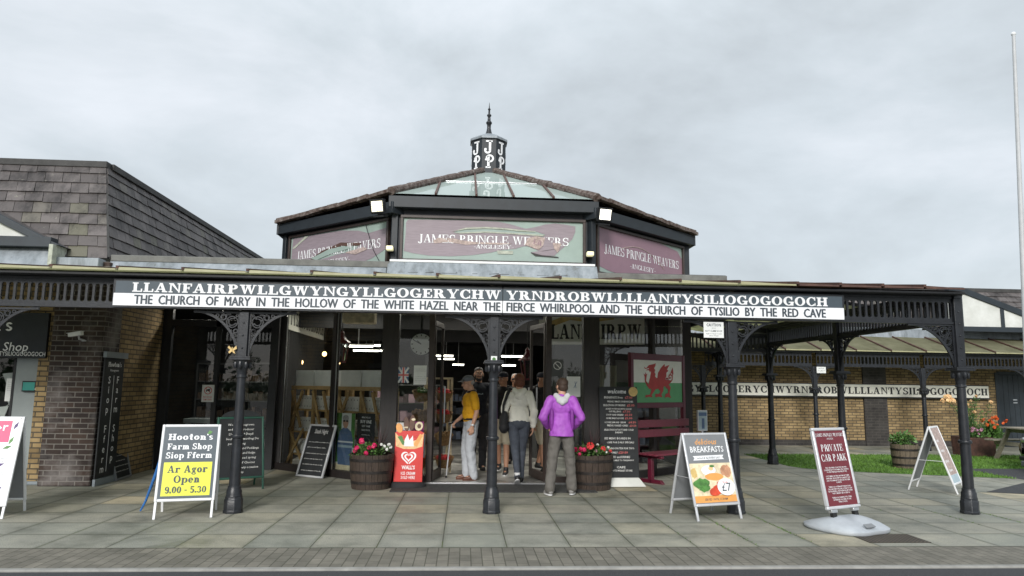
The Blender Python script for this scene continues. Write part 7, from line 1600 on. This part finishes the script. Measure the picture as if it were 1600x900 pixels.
for k in range(17):
    a = r.uniform(0, 2*PI); l = r.uniform(.55, 1.12); d = V((math.cos(a)*r.uniform(.1, .42), math.sin(a)*.3, 1)).normalized(); b0 = V((c.x+r.uniform(-.12, .12), c.y+r.uniform(-.1, .1), .37)); tp = b0+d*l; st_.path([b0, b0.lerp(tp, .5)+V((r.gauss(0, .02), 0, 0)), tp], [.008, .006, .004], 5); tips.append(tp)
    for q in range(26): p = b0.lerp(tp, .2+.8*q/26); leaves(mb, p, .09, .09, .06, 3, .05, r)
mb.build("foliage", "leaf_green", t, smooth=False, fix=False); st_.build("stems", "leaf_dark", t)
for tp in tips[:12]:
    b = MB(); blossom(b, tp+V((0, -.03, .02)), r.uniform(.035, .055), r); b.build("flower", "petal_peach", t, smooth=False, fix=False)
big = aty(1479, 626, c.y-.3); st2 = MB(); st2.path([(c.x-.1, c.y-.05, .37), (c.x-.35, c.y-.2, .95), (big.x+.1, c.y-.3, big.z-.1), big], [.008, .007, .006, .004], 5); st2.build("long_shoot", "leaf_dark", t)
for k in range(9):
    b = MB(); blossom(b, big+V((r.uniform(-.13, .15), r.uniform(-.05, .05), r.uniform(-.06, .09))), r.uniform(.055, .08), r); b.build("flower", "petal_peach", t, smooth=False, fix=False)
t = thing("flowering_plant", "mauve flowers low in the rust brown planter under the roses", "flowers", (c.x, c.y, .4)); mb = MB(); leaves(mb, (c.x-.06, c.y-.22, .50), .24, .12, .14, 240, .06, r); mb.build("foliage", "leaf_green", t, smooth=False, fix=False)
for k in range(8):
    b = MB(); blossom(b, (c.x-.06+r.uniform(-.2, .2), c.y-.30, .58+r.uniform(-.06, .1)), .04, r); b.build("flower", Mv, t, smooth=False, fix=False)
c2 = V((c.x+.62, c.y+.25, 0)); t = thing("flowering_plant", "orange red flowers in a leafy clump right of the rose bush", "flowers", (c2.x, c2.y, 0)); mb = MB(); leaves(mb, (c2.x, c2.y, .38), .36, .3, .38, 900, .12, r, .9); mb.build("foliage", "leaf_green", t, smooth=False, fix=False)
for k in range(16):
    b = MB(); blossom(b, (c2.x+r.uniform(-.26, .3), c2.y-r.uniform(0, .3), .76+r.uniform(-.12, .16)), r.uniform(.035, .055), r); b.build("flower", "petal_orange", t, smooth=False, fix=False)
# picnic table
M = TR(12.75, 14.95, 0, rad(4)); t = thing("picnic_table", "weathered wooden picnic table on the lawn at the right edge", "picnic table", M=M)
for k in range(5): MB(M).box(-.75, .75, -.36+k*.146, -.36+k*.146+.135, .715, .75).build("top_board", "old_wood", t, bevel=.006)
for y in (-.80, -.66, .54, .68): MB(M).box(-.75, .75, y, y+.125, .42, .455).build("seat_board", "old_wood", t, bevel=.006)
for x in (-.58, .52):
    b = MB(M); b.bar((x+.03, -.30, .70), (x+.03, -.72, .02), .045, .10, up=(1, 0, 0)); b.build("leg", "old_wood", t); b = MB(M); b.bar((x+.03, .30, .70), (x+.03, .72, .02), .045, .10, up=(1, 0, 0)); b.build("leg", "old_wood", t)
    b = MB(M); b.box(x+.06, x+.10, -.78, .78, .33, .415); b.box(x+.06, x+.10, -.34, .34, .63, .712); b.build("crossbar", "old_wood", t)
# parked car at the right edge, facing left
M = TR(10.80, 12.62, 0); t = thing("parked_car", "dark grey parked car nosing into the right edge of the picture", "car", M=M)
sec = [(0.0, .30, .50, .60), (.10, .24, .64, .78), (.5, .22, .80, .84), (1.05, .22, .92, .87), (1.15, .22, .94, .87), (1.9, .22, 1.0, .88), (3.2, .22, 1.0, .88), (3.9, .24, .98, .85), (4.15, .30, .85, .76)]
def hull(x, zb, zt, hw): return [(x, -hw*.92, zb), (x, hw*.92, zb), (x, hw, zb+.16), (x, hw, zt-.16), (x, hw*.9, zt-.03), (x, hw*.5, zt), (x, -hw*.5, zt), (x, -hw*.9, zt-.03), (x, -hw, zt-.16), (x, -hw, zb+.16)]
body = MB(M).rings([hull(*s) for s in sec]).build("body", "car_paint", t, ang=50)
MB(M).rings([[(x, -hw, .93), (x, hw, .93), (x2, hw*.8, zt), (x2, -hw*.8, zt)] for x, x2, hw, zt in ((1.1, 1.75, .80, 1.40), (3.9, 3.3, .80, 1.42))]).build("cabin_glass", "black_plastic", t, bevel=.03)
MB(M).box(1.78, 3.28, -.63, .63, 1.40, 1.46).build("roof", "car_paint", t, bevel=.03)
for x in (.82, 3.3):
    for s in (-1, 1):
        b = MB(M @ Matrix.Translation((x, s*.79, .32)) @ Matrix.Rotation(PI/2, 4, 'X')); w_ = b.lathe([(.21, -.10), (.30, -.10), (.32, -.07), (.32, .07), (.30, .10), (.21, .10)], n=24).build("tyre", "rubber", t)
        b = MB(M @ Matrix.Translation((x, s*.80, .32)) @ Matrix.Rotation(PI/2, 4, 'X')); b.lathe([(.05, -.11), (.2, -.095), (.208, 0), (.2, .095), (.05, .11)], n=20).build("rim", "alu", w_)
for s in (-1, 1): MB(M).ell((.13, s*.58, .60), .09, .16, .07, 12, 8).build("headlight", "steel", t)
MB(M).box(-.03, .02, -.34, .34, .34, .47).build("grille", "black_plastic", t, bevel=.01); MB(M).box(-.045, -.031, -.26, .26, .30, .41).build("number_plate", "paper", t); MB(M).box(-.02, .10, -.66, .66, .22, .30).build("bumper", "black_plastic", t, bevel=.02)
# low wood across the road, behind the viewer
r = random.Random(77); mb = MB()
for k in range(60):
    x = -45+k*1.5+r.uniform(-.5, .5); h_ = r.uniform(1.6, 3.2)+(1.8 if k % 7 == 3 else 0); leaves(mb, (x, -38+r.uniform(-1, 1), h_*.5), 1.5, 1.2, h_*.62, 120, .55, r)
o = mb.build("wood", "leaf_dark", None, smooth=False, fix=False); o['kind'] = 'stuff'
